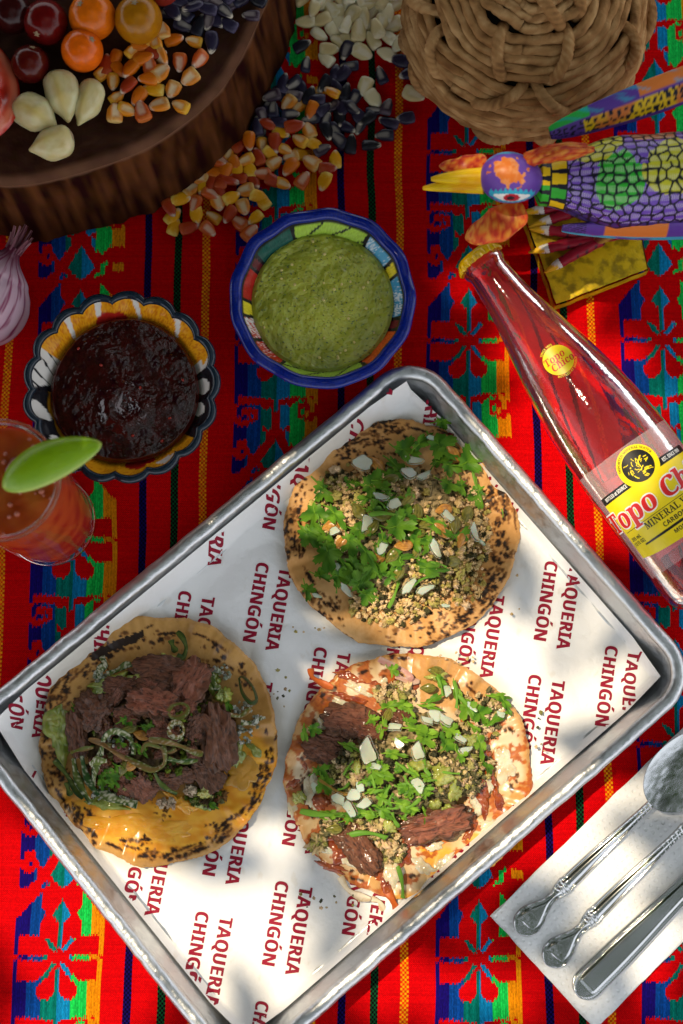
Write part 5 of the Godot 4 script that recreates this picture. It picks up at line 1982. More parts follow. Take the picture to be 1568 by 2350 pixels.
func cutlery(kind: String, from: Array, to: Array, label: String, steel: Material) -> void:
	var a := at(from[0], from[1], 0.004)
	var b := at(to[0], to[1], 0.006)
	var d := b - a
	var l := d.length()
	var t := thing(kind, label, kind, Vector3(a.x, 0.0024, a.z), atan2(-d.z, d.x))
	var ornate := kind != "knife"
	var reach := l if kind != "knife" else 0.10
	var half := func(x: float) -> float:
		# half width of the handle x metres from its end
		if ornate:
			var w := 0.0084 * sqrt(clampf(1.0 - pow((x - 0.0095) / 0.0095, 2.0), 0.0, 1.0)) if x < 0.0095 else lerpf(0.0084, 0.0031, sm(0.0095, 0.028, x))
			w += 0.0016 * sm(0.029, 0.036, x) + 0.0005 * exp(-pow((x - 0.0385) / 0.0018, 2.0))
			w -= 0.0021 * sm(0.040, 0.112, x)
			w += 0.0006 * exp(-pow((x - 0.112) / 0.005, 2.0))
			return maxf(w, 0.0001)
		var q := 0.0090 * sqrt(clampf(1.0 - pow((x - 0.0090) / 0.0090, 2.0), 0.0, 1.0)) if x < 0.0090 else 0.0090
		return maxf(q - 0.0026 * sm(0.02, 0.10, x), 0.0001)
	var arch := func(x: float) -> float: return 0.0012 + 0.0075 * sm(0.05, 0.13, x) if ornate else 0.0026
	var g := Geo.new()
	var rows := 240
	g.grid(56, rows, func(u: float, w: float):
		var x := pow(w, 1.25) * reach
		var an := u * TAU
		var hw: float = half.call(x)
		var s := cos(an)
		var z := s * hw
		var th := 0.0011 if ornate else 0.0021
		var y: float
		if sin(an) >= 0.0:
			var e := 1.0 - absf(s)        # 0 at the border, 1 in the middle
			var edge_mm := e * hw
			var rim := exp(-pow((edge_mm - 0.0007) / 0.0005, 2.0)) * 0.0006
			var dome := 0.0011 * sm(0.0016, 0.0042, edge_mm)
			if ornate:
				# scrolls and a flower at the end
				rim *= 1.0 + 0.6 * sin(x * 900.0) * sm(0.045, 0.03, x)
				rim += 0.0005 * exp(-pow((x - 0.036) / 0.004, 2.0)) * sin(x * 2600.0 + absf(s) * 5.0)
				var fl := Vector2(x - 0.0068, z)
				rim += 0.0006 * exp(-pow(fl.length() / 0.0030, 2.0)) * (0.5 + 0.5 * cos(atan2(fl.y, fl.x) * 5.0)) - 0.0004 * exp(-pow(fl.length() / 0.0008, 2.0))
				rim += 0.0004 * sm(0.07, 0.11, x) * sin(x * 1800.0 + s * 2.0)
				dome *= sm(0.005, 0.014, x)
				rim += exp(-pow((edge_mm - 0.0019) / 0.00035, 2.0)) * 0.00035 * sm(0.007, 0.012, x) * (1.0 - sm(0.032, 0.038, x))
			else:
				rim += 0.0006 * exp(-pow((edge_mm - 0.0022) / 0.0006, 2.0)) * (0.45 + 0.55 * sin(x * TAU / 0.00125))
				dome = 0.0010 * sm(0.0030, 0.0042, edge_mm) * sm(0.010, 0.013, x + 0.004)
			y = th * sqrt(maxf(1.0 - pow(absf(s), 6.0), 0.0)) + rim + dome
		else:
			y = -th * sqrt(maxf(1.0 - pow(absf(s), 4.0), 0.0))
		return Vector3(x, arch.call(x) + y, z), Color.WHITE, true)
	part(t, "handle", g.mesh(), steel)
	if kind == "spoon":
		var sp := Geo.new()
		var cx := reach + 0.030
		for side in 2:
			sp.grid(60, 26, func(u: float, w: float):
				var an := u * TAU
				var f := w
				var x := cos(an) * 0.030 * f
				var wd := 0.0180 * (1.0 - 0.12 * cos(an)) * sin(an) * f
				var y := 0.0080 - 0.0052 * (1.0 - f * f) - (0.0009 if side else 0.0)
				return Vector3(cx + x, y, wd), Color.WHITE, true, side == 0)
		part(t, "bowl", sp.mesh(), steel)
	elif kind == "fork":
		var fk := Geo.new()
		fk.grid(30, 30, func(u: float, w: float):
			var an := u * TAU
			var hw := lerpf(0.0024, 0.0110, sm(0.0, 0.6, w))
			return Vector3(reach - 0.001 + w * 0.026, 0.0087 - 0.004 * w + 0.0009 * sin(an), cos(an) * hw), Color.WHITE, true)
		part(t, "neck", fk.mesh(), steel)
		for k in 4:
			var q := Geo.new()
			var z := (k - 1.5) * 0.0058
			q.tube(poly([Vector3(reach + 0.024, 0.0047, z), Vector3(reach + 0.045, 0.002, z), Vector3(reach + 0.068, 0.006, z)], 6), func(s: float, a2: float): return 0.0017 - 0.0008 * s, 8)
			part(t, "tine", q.mesh(), steel)
	else:
		var kn := Geo.new()
		kn.grid(40, 40, func(u: float, w: float):
			var an := u * TAU
			var x := reach - 0.002 + w * 0.105
			var hw := lerpf(0.0068, 0.0095, sm(0.0, 0.4, w)) * sqrt(clampf((1.0 - w) * 6.0, 0.0, 1.0)) + 0.0001
			return Vector3(x, 0.0030 + 0.0010 * sin(an), cos(an) * hw), Color.WHITE, true)
		part(t, "blade", kn.mesh(), steel)


# ---------------------------------------------------------------- pieces of topping
var piece := {}


func once(key: String, make: Callable) -> ArrayMesh:
	if not piece.has(key):
		piece[key] = make.call()
	return piece[key]


func leaf_mesh(v: int) -> ArrayMesh:
	return once("leaf%d" % v, func() -> ArrayMesh:
		var r := RandomNumberGenerator.new()
		r.seed = 500 + v
		var g := Geo.new()
		var lobes := 3 if v % 3 else 2
		var cut := [Vector2(1.0, 1.0), Vector2(1.15, 0.55), Vector2(0.8, 1.0), Vector2(1.3, 0.38)][v % 4] as Vector2
		var torn := r.randf_range(0.0, TAU)
		var m := 66
		var centres := [[0.0, 1.0, 0.62], [1.08 + r.randf_range(-0.1, 0.15), r.randf_range(0.75, 0.95), 0.60], [-1.08 + r.randf_range(-0.15, 0.1), r.randf_range(0.75, 0.95), 0.60], [2.05, r.randf_range(0.35, 0.65), 0.5], [-2.05, r.randf_range(0.35, 0.65), 0.5]]
		var dark := Color(0.032, 0.112, 0.009) if v < 7 else Color(0.060, 0.165, 0.010)  # later variants are coloured lighter for leaves in sunlight
		dark = dark * r.randf_range(0.85, 1.25)
		var light := Color(0.115, 0.245, 0.018) if v < 7 else Color(0.195, 0.355, 0.030)
		light = light * r.randf_range(0.85, 1.2)
		var fold := r.randf_range(0.15, 0.5)
		var curl := r.randf_range(-0.9, 0.7)
		var wob := r.randf() * 9.0
		for ring in 4:
			for k in m:
				var an := TAU * k / m
				# lobes fan out from the stalk at angle PI
				var q := angle_difference(PI, an)
				var rad := 0.40 + 0.07 * sin(an * 9.0 + wob)
				for c in centres:
					var f := (absf(angle_difference(an, c[0]))) / c[2] as float
					if f < 1.0:
						var tooth := absf(fposmod(f * 2.6 + 0.5, 1.0) - 0.5) * 2.0
						rad = maxf(rad, c[1] * pow(cos(f * PI / 2.0), 0.42) * (0.80 + 0.24 * tooth))
				if v % 4 == 2 and absf(angle_difference(an, torn)) < 1.0:
					rad *= 0.35 + 0.1 * sin(an * 23.0)
				rad *= ring / 3.0
				var x := cos(an) * rad * cut.x
				var z := sin(an) * rad * 0.95 * cut.y
				var y := absf(z) * fold * 0.6 + curl * x * x * 0.5 + 0.10 * sin(x * 5.0 + wob) * sin(z * 6.0) + 0.05 * absf(sin(q * lobes * 0.5 + PI / 2)) * ring / 3.0
				var vein := absf(cos(q * lobes * 0.5))
				g.put(Vector3(x, y, z), dark.lerp(light, clampf(0.25 + 0.5 * vein * vein + 0.25 * sin(x * 9.0 + wob), 0.0, 1.0)))
		for ring in 3:
			for k in m:
				var a := ring * m + k
				var b := ring * m + (k + 1) % m
				g.idx.append_array(PackedInt32Array([a, b, a + m, b, b + m, a + m]))
		# stalk
		g.tube(poly([Vector3(0.02, 0.02, 0), Vector3(-0.35, 0.0, 0.04), Vector3(-0.7, 0.08 * curl, r.randf_range(-0.2, 0.2))], 3), func(s: float, _a: float): return 0.035, 5, light)
		return g.mesh(mat("cilantro", 0.42, {"both": true, "spec": 0.26, "back": Color(0.30, 0.42, 0.10)})))


func strip_mesh(v: int) -> ArrayMesh:
	return once("strip%d" % v, func() -> ArrayMesh:
		var r := RandomNumberGenerator.new()
		r.seed = 700 + v
		var g := Geo.new()
		var bend := r.randf_range(-0.5, 0.5)
		var c := Color(0.045, 0.16, 0.012).lerp(Color(0.13, 0.28, 0.03), r.randf())
		g.tube(poly([Vector3(-1, 0, bend * 0.5), Vector3(-0.3, 0.12, -bend * 0.2), Vector3(0.4, 0.05, -bend * 0.1), Vector3(1, 0.0, bend * 0.6)], 3), func(s: float, a: float): return 0.20 * (1.0 + 0.3 * sin(s * 7.0)), 7, c, true, 0.45)
		return g.mesh(mat("cilantro", 0.42)))


func onion_mesh(v: int) -> ArrayMesh:
	return once("onion%d" % v, func() -> ArrayMesh:
		var r := RandomNumberGenerator.new()
		r.seed = 800 + v
		var g := Geo.new()
		var n := 5 if v % 2 else 4
		var o := PackedVector2Array()
		for k in n:
			var an := TAU * (k + 0.5) / n + r.randf_range(-0.3, 0.3)
			o.append(Vector2(cos(an) * r.randf_range(0.85, 1.15), sin(an) * r.randf_range(0.5, 0.75)))
		# subdivide so that the layer can bend
		var fine := PackedVector2Array()
		for k in n:
			for j in 4:
				fine.append(o[k].lerp(o[(k + 1) % n], j / 4.0) * (1.0 - 0.10 * (1.0 if j == 0 else 0.0) + 0.06 * sin(k * 5.0 + j * 2.0 + v)))
		var th := r.randf_range(0.26, 0.40)
		g.slab(fine, 0.0, th, 0.07, Color(0.66, 0.68, 0.60))
		var bend := r.randf_range(-0.45, 0.5)
		for k in g.v.size():
			var p := g.v[k]
			var grain := 0.5 + 0.5 * sin(p.x * 16.0 + p.z * 3.0 + v)
			g.v[k].y += bend * (p.x * p.x - 0.4) + 0.03 * sin(p.z * 7.0 + v)
			g.c[k] = Color(0.46, 0.46, 0.33).lerp(Color(0.60, 0.59, 0.48), grain)
		return g.mesh(mat("raw_onion", 0.2, {"spec": 0.5, "sss": 0.5, "back": Color(0.5, 0.5, 0.42)})))


func seed_mesh(v: int) -> ArrayMesh:
	return once("pepita%d" % v, func() -> ArrayMesh:
		var r := RandomNumberGenerator.new()
		r.seed = 900 + v
		var n := fast(900 + v, 1.2, 2)
		var g := Geo.new()
		var toasted := v >= 4
		var a := Color(0.30, 0.125, 0.022) if toasted else Color(0.085, 0.085, 0.012)
		var b := Color(0.50, 0.24, 0.045) if toasted else Color(0.190, 0.170, 0.030)
		g.ball(26, 16, func(d: Vector3):
			var f: float = lerpf(0.55, 1.0, sm(-1.0, 0.1, d.x))
			return Vector3(d.x, d.y * 0.26 + 0.22 + 0.03 * n.get_noise_3d(d.x, d.y, d.z), d.z * 0.60 * f),
			func(d: Vector3, _p: Vector3):
				var q := n.get_noise_3d(d.x * 2.0, d.y * 2.0, d.z * 2.0) + 0.25 * sin(d.z * 14.0)
				return a.lerp(b, clampf(0.45 + q, 0.0, 1.0)).lerp(b * 1.25, 0.6 * sm(0.75, 0.95, absf(d.z))))
		return g.mesh(mat("pepita_skin", 0.25, {"spec": 0.4, "coat": 0.1})))


func crumb_mesh(v: int) -> ArrayMesh:
	return once("crumb%d" % v, func() -> ArrayMesh:
		var n := fast(1000 + v, 2.0, 3)
		var g := Geo.new()
		g.ball(14, 9, func(d: Vector3): return d * (0.85 + 1.15 * n.get_noise_3d(d.x, d.y, d.z)) * Vector3(1.1, 0.7, 0.9),
			func(d: Vector3, _p: Vector3):
				var q := n.get_noise_3d(d.x * 2.0 + 7.0, d.y * 2.0, d.z * 2.0)
				return Color.WHITE.lerp(Color(0.55, 0.52, 0.44), sm(0.0, 0.45, q)))
		return g.mesh(mat("crumble", 0.5, {"spec": 0.22})))


func beef_mesh(v: int, pink: float) -> ArrayMesh:
	return once("beef%d_%d" % [v, int(pink * 10.0)], func() -> ArrayMesh:
		var r := RandomNumberGenerator.new()
		r.seed = 1100 + v
		var n := fast(1100 + v, 1.6, 2)
		var n2 := fast(1200 + v, 9.0, 3)
		var g := Geo.new()
		var bend := r.randf_range(-0.18, 0.25)
		var n4 := fast(1300 + v, 26.0, 2)
		g.ball(84, 48, func(d: Vector3):
			var k := 1.0 / pow(pow(absf(d.x), 3.5) + pow(absf(d.y), 3.5) + pow(absf(d.z), 3.5), 1.0 / 3.5)
			var e := d * lerpf(1.0, k, 0.62)
			var w := 1.0 + 0.40 * n.get_noise_3d(e.x, e.y, e.z)
			var p := Vector3(e.x * w, e.y * 0.32 * w, e.z * 0.62 * w)
			var fibre := n4.get_noise_3d(e.x * 0.05 + 0.1 * e.z, 0.0, e.z * 0.4) * 0.012 + n.get_noise_3d(e.x * 0.5 + 4.0, 0.0, e.z * 0.9) * 0.10
			p.y += bend * (e.x * e.x - 0.4) + 0.28 + fibre
			p.x += 0.10 * n4.get_noise_3d(e.z * 0.3, e.y, 3.0) * absf(e.x)
			return p,
			func(d: Vector3, p: Vector3):
				var q := 0.7 * n4.get_noise_3d(p.x * 0.06, 0.0, p.z * 0.7)
				var q2 := n2.get_noise_3d(p.x * 0.4, p.y, p.z)
				var crust := Color(0.042, 0.015, 0.006).lerp(Color(0.160, 0.064, 0.027), clampf(0.45 + 0.7 * q + 0.6 * q2, 0.0, 1.0))
				var core := Color(0.24, 0.060, 0.032).lerp(Color(0.38, 0.135, 0.075), clampf(0.5 + 0.9 * q, 0.0, 1.0))
				var mid := sm(0.10, 0.75, d.y) * sm(1.0, 0.5, absf(d.z)) * pink * (0.75 + 0.8 * q2)
				return crust.lerp(core, clampf(mid, 0.0, 1.0)).lerp(Color(0.014, 0.007, 0.005), sm(0.2, 0.5, -q2) * 0.6))
		return g.mesh(mat("grilled_beef", 0.26, {"spec": 0.34, "coat": 0.3, "coat_rough": 0.10, "bump": noise("beef_fibre", FastNoiseLite.TYPE_SIMPLEX_SMOOTH, 0.04, 4), "bump_scale": 0.03, "bump_freq": 1.3})))


# ---------------------------------------------------------------- one taco
class Taco:
	var root: Node3D
	var x0: Vector3          # world place of its middle, on the tray's floor
	var zoom: Array          # left, top and pixels of the photograph per unit of the lists below
	var mound: Callable      # height of the filling over the tortilla


func spot(t: Taco, zx: float, zy: float, lift := 0.0) -> Vector3:
	# where a piece listed at (zx, zy) lies, in the taco's own axes
	var px: float = (t.zoom[0] + zx * t.zoom[2]) * 0.6272
	var py: float = (t.zoom[1] + zy * t.zoom[2]) * 0.6272
	var h := 0.014
	var p := Vector3.ZERO
	for k in 3:
		p = at(px, py, t.x0.y + h) - t.x0
		h = TORTILLA + (t.mound.call(p.x, p.z) as float) + lift
	return Vector3(p.x, h, p.z)


const TORTILLA := 0.0024


func lay(t: Taco, called: String, mesh: Mesh, zx: float, zy: float, size: Vector3, yaw: float, lift := 0.0, tilt := 0.35) -> MeshInstance3D:
	var o := part(t.root, called, mesh)
	var p := spot(t, zx, zy, lift)
	var e := 0.006
	var gx: float = (t.mound.call(p.x + e, p.z) - t.mound.call(p.x - e, p.z)) / (2.0 * e)
	var gz: float = (t.mound.call(p.x, p.z + e) - t.mound.call(p.x, p.z - e)) / (2.0 * e)
	var nrm := Vector3(-gx * 0.8 + rnd(-tilt, tilt), 1.0, -gz * 0.8 + rnd(-tilt, tilt)).normalized()
	o.transform = Transform3D(Basis(Quaternion(Vector3.UP, nrm)) * Basis(Vector3.UP, yaw) * Basis.from_scale(size), p)
	return o


func begin_taco(label: String, zoom: Array, mid: Array, mound: Callable) -> Taco:
	var t := Taco.new()
	t.zoom = zoom
	t.x0 = at((zoom[0] + mid[0] * zoom[2]) * 0.6272, (zoom[1] + mid[1] * zoom[2]) * 0.6272, 0.0045)
	t.root = thing("taco", label, "taco", t.x0, 0.0, "open tacos on the tray")
	t.mound = mound
	return t


func tortilla(t: Taco, rx: float, rz: float, seed_: int, paint: Callable, m: Material) -> void:
	var n := fast(seed_, 2.0, 3)
	var n2 := fast(seed_ + 1, 70.0, 3)
	var n3 := fast(seed_ + 2, 22.0, 2)
	var g := Geo.new()
	var edge := func(an: float, w: float) -> float:
		return 1.0 + 0.034 * n.get_noise_2d(cos(an) * 0.8, sin(an) * 0.8) + 0.009 * sm(0.80, 1.0, w) * (n.get_noise_2d(cos(an) * 3.0 + 9.0, sin(an) * 3.0) + n.get_noise_2d(cos(an) * 11.0 + 2.0, sin(an) * 11.0))
	var shape := func(u: float, w: float) -> Vector3:
		var an: float = u * TAU
		var r: float = maxf(w, 0.004) * edge.call(an, w)
		var x := cos(an) * r * rx
		var z := sin(an) * r * rz
		var puff := 0.0012 * n3.get_noise_2d(x, z) + 0.0004 * n2.get_noise_2d(x, z)
		var rise := 0.0060 * sm(0.68, 1.0, w) * (0.3 + 1.1 * n.get_noise_2d(cos(an) * 1.2 + 4.0, sin(an) * 1.2))
		var round_ := -0.0014 * pow(sm(0.965, 1.0, w), 2.0)
		return Vector3(x, TORTILLA - 0.0006 + puff + maxf(rise, -0.0005) + round_, z)
	g.grid(560, 112, shape, func(u: float, w: float, p: Vector3): return paint.call(p.x / rx, p.z / rz, w, p), true, true)
	# underside
	g.grid(140, 4, func(u: float, w: float):
		var p: Vector3 = shape.call(u, 1.0 - 0.5 * w)
		return Vector3(p.x, maxf(p.y - 0.0014 - 0.0012 * sm(0.0, 0.2, w), -0.001), p.z), Color(0.45, 0.25, 0.10), true, false)
	part(t.root, "tortilla", g.mesh(m))


func filling(t: Taco, mid: Vector2, reach: Vector2, turn: float, paint: Callable, m: Material, called: String, seed_: int) -> void:
	var n := fast(seed_, 3.0, 2)
	var n2 := fast(seed_ + 1, 150.0, 3)
	var n3 := fast(seed_ + 2, 380.0, 2)
	var g := Geo.new()
	g.grid(170, 60, func(u: float, w: float):
		var an := u * TAU
		var k := maxf(w, 0.005) * (1.0 + 0.20 * n.get_noise_2d(cos(an), sin(an)) + 0.08 * n.get_noise_2d(cos(an) * 4.0, sin(an) * 4.0))
		var q := Vector2(cos(an) * reach.x * k, sin(an) * reach.y * k).rotated(turn) + mid
		var y := TORTILLA + (t.mound.call(q.x, q.y) as float) + n2.get_noise_2d(q.x, q.y) * 0.0022 + n3.get_noise_2d(q.x, q.y) * 0.0007 - 0.0016 - 0.003 * sm(0.85, 1.0, w)
		return Vector3(q.x, y, q.y), func(u: float, w: float, p: Vector3): return paint.call(p), true, true)
	part(t.root, called, g.mesh(m))


func crumbs(t: Taco, count: int, areas: Array, tones: Array, size: Vector2, called := "crumble") -> void:
	var per := 5
	var spots := []
	for v in per:
		spots.append([])
	for k in count:
		var a: Array = areas[rng.randi() % areas.size()]
		var an := rnd(0, TAU)
		var rad := sqrt(rng.randf())
		var p := spot(t, a[0] + cos(an) * rad * a[2], a[1] + sin(an) * rad * a[3], rnd(-0.0012, 0.0026))
		var s := rnd(size.x, size.y) * (1.7 if rng.randf() < 0.12 else 1.0)
		var b := Basis.from_euler(Vector3(rnd(0, TAU), rnd(0, TAU), rnd(0, TAU))) * Basis.from_scale(Vector3.ONE * s)
		var c: Color = tones[rng.randi() % tones.size()]
		spots[k % per].append([Transform3D(b, p), c * rnd(0.8, 1.2)])
	for v in per:
		var mm := MultiMesh.new()
		mm.transform_format = MultiMesh.TRANSFORM_3D
		mm.use_colors = true
		mm.mesh = crumb_mesh(v)
		mm.instance_count = spots[v].size()
		for k in spots[v].size():
			mm.set_instance_transform(k, spots[v][k][0])
			mm.set_instance_color(k, spots[v][k][1])
		var o := MultiMeshInstance3D.new()
		o.name = called
		o.multimesh = mm
		o.set_meta("kind", "stuff")
		t.root.add_child(o, true)


# a flat ribbon through points given in the taco's list units
func ribbon(t: Taco, called: String, pts: Array, wide: float, lift: float, a: Color, b: Color, frost: float, upright := 0.0) -> void:
	var way := []
	for k in pts.size():
		var p := spot(t, pts[k][0], pts[k][1], lift + 0.0012 * sin(k * 2.1 + pts[0][0]))
		way.append(p)
	var n := fast(int(pts[0][0] * 7.0 + pts[0][1]), 520.0, 3)
	var g := Geo.new()
	g.tube(poly(way, 9), func(s: float, an: float): return wide * 0.86 * (0.85 + 0.25 * sin(s * 9.0 + pts[0][0])) * (1.0 - 0.25 * pow(absf(s - 0.5) * 2.0, 6.0)), 12,
		func(s: float, an: float, p: Vector3):
			var q := n.get_noise_3d(p.x, p.y, p.z)
			var c := a.lerp(b, clampf(0.5 + 0.5 * sin(an * 2.0 + s * 4.0) + q * 0.5, 0.0, 1.0))
			return c.lerp(Color(0.56, 0.53, 0.40), sm(0.10, 0.30, q + frost * 0.8 - 0.40) * clampf(frost * 1.4, 0.0, 0.9)), true, 0.22, Vector3(sin(upright), cos(upright), 0.3 * sin(upright)))
	part(t.root, called, g.mesh(mat("fried_leek", 0.38, {"spec": 0.28, "both": true})))


# a soft smear of sauce, guacamole or cheese: a low puddle with a rounded edge
func smear(t: Taco, called: String, cx: float, cy: float, rx: float, ry: float, turn: float, thick: float, a: Color, b: Color, m: Material, seed_: int, lift := 0.0) -> void:
	var n := fast(seed_, 1.6, 2)
	var n2 := fast(seed_ + 1, 170.0, 3)
	var k2: float = t.zoom[2] * 0.6272 / LENS * 0.885
	var mid := spot(t, cx, cy, lift)
	var g := Geo.new()
	g.grid(72, 26, func(u: float, w: float):
		var an := u * TAU
		var k := maxf(w, 0.01) * (1.0 + 0.50 * n.get_noise_2d(cos(an) * 0.5, sin(an) * 0.5) + 0.12 * n.get_noise_2d(cos(an) * 1.5, sin(an) * 1.5))
		var q := Vector2(cos(an) * rx * k2 * k, sin(an) * ry * k2 * k).rotated(turn)
		var x := mid.x + q.x
		var z := mid.z + q.y
		var y := TORTILLA + (t.mound.call(x, z) as float) + lift + thick * sqrt(maxf(1.0 - pow(w, 3.0), 0.0)) + n2.get_noise_2d(x, z) * thick * 0.30 - 0.0008
		return Vector3(x, y, z), func(u: float, w: float, p: Vector3):
			return a.lerp(b, clampf(0.5 + 1.1 * n2.get_noise_2d(p.x * 0.5 + 3.0, p.z * 0.5), 0.0, 1.0)), true, true)
	part(t.root, called, g.mesh(m))


func tacos() -> void:
	rng.seed = 99
	var masa := mat("tortilla", 0.42, {"spec": 0.28})
	var cheesy := mat("tortilla_cheese", 0.30, {"spec": 0.36, "coat": 0.15, "coat_rough": 0.15})
	taco_green(masa)
	taco_beef(cheesy)
	taco_mixed(cheesy)


# where the griddle burnt the tortilla: spots, rings and dashes gathered into a map that the painter reads
const CHAR_N := 340
const CHAR_R := 0.078


func char_map(seed_: int, small: int, rim: int, dashes: int, keep: Callable) -> PackedFloat32Array:
	var r := RandomNumberGenerator.new()
	r.seed = seed_
	var n := fast(seed_ + 5, 420.0, 2)
	var patch := fast(seed_ + 6, 34.0, 2)
	var map := PackedFloat32Array()
	map.resize(CHAR_N * CHAR_N)
	for k in small + rim + dashes:
		var an := r.randf() * TAU
		var rad: float
		var a: float
		var b: float
		var turn := r.randf() * PI
		var hollow := false
		var power := r.randf_range(0.55, 1.15)
		if k < small:
			rad = sqrt(r.randf()) * 0.066
			a = r.randf_range(0.0004, 0.0013) * (1.6 if r.randf() < 0.12 else 1.0)
			b = a * r.randf_range(0.6, 1.0)
			hollow = r.randf() < 0.3 and a > 0.0008
		elif k < small + rim:
			rad = r.randf_range(0.80, 0.985) * 0.0695
			a = r.randf_range(0.0008, 0.0024)
			b = a * r.randf_range(0.35, 0.8)
			turn = an + PI / 2 + r.randf_range(-0.5, 0.5)
		else:
			rad = r.randf_range(0.86, 0.98) * 0.0695
			a = r.randf_range(0.003, 0.0075)
			b = r.randf_range(0.0007, 0.0013)
			turn = an + PI / 2 + r.randf_range(-0.15, 0.15)
		var mid := Vector2(cos(an), sin(an)) * rad
		if not keep.call(mid, r) or k < small + rim and patch.get_noise_2d(mid.x, mid.y) + r.randf_range(-0.22, 0.22) < -0.04:
			continue
		var px := (mid / CHAR_R * 0.5 + Vector2(0.5, 0.5)) * CHAR_N
		var ext := int(a / CHAR_R * 0.5 * CHAR_N * 1.7) + 2
		for j in range(maxi(int(px.y) - ext, 0), mini(int(px.y) + ext, CHAR_N - 1) + 1):
			for i in range(maxi(int(px.x) - ext, 0), mini(int(px.x) + ext, CHAR_N - 1) + 1):
				var w := (Vector2(i + 0.5, j + 0.5) / CHAR_N - Vector2(0.5, 0.5)) * 2.0 * CHAR_R
				var q := (w - mid).rotated(-turn)
				var f := Vector2(q.x / a, q.y / b).length() + 0.75 * n.get_noise_2d(w.x, w.y)
				var v := power * (1.0 - sm(0.55, 1.35, f))
				if hollow:
					v *= 0.45 + 0.55 * sm(0.2, 0.7, f)
				map[j * CHAR_N + i] = maxf(map[j * CHAR_N + i], v)
	return map


func char_at(map: PackedFloat32Array, p: Vector3) -> float:
	var f := Vector2(p.x, p.z) / CHAR_R * 0.5 + Vector2(0.5, 0.5)
	f = f * CHAR_N - Vector2(0.5, 0.5)
	var i := clampi(int(f.x), 0, CHAR_N - 2)
	var j := clampi(int(f.y), 0, CHAR_N - 2)
	var x := clampf(f.x - i, 0.0, 1.0)
	var y := clampf(f.y - j, 0.0, 1.0)
	var o := j * CHAR_N + i
	return lerpf(lerpf(map[o], map[o + 1], x), lerpf(map[o + CHAR_N], map[o + CHAR_N + 1], x), y)


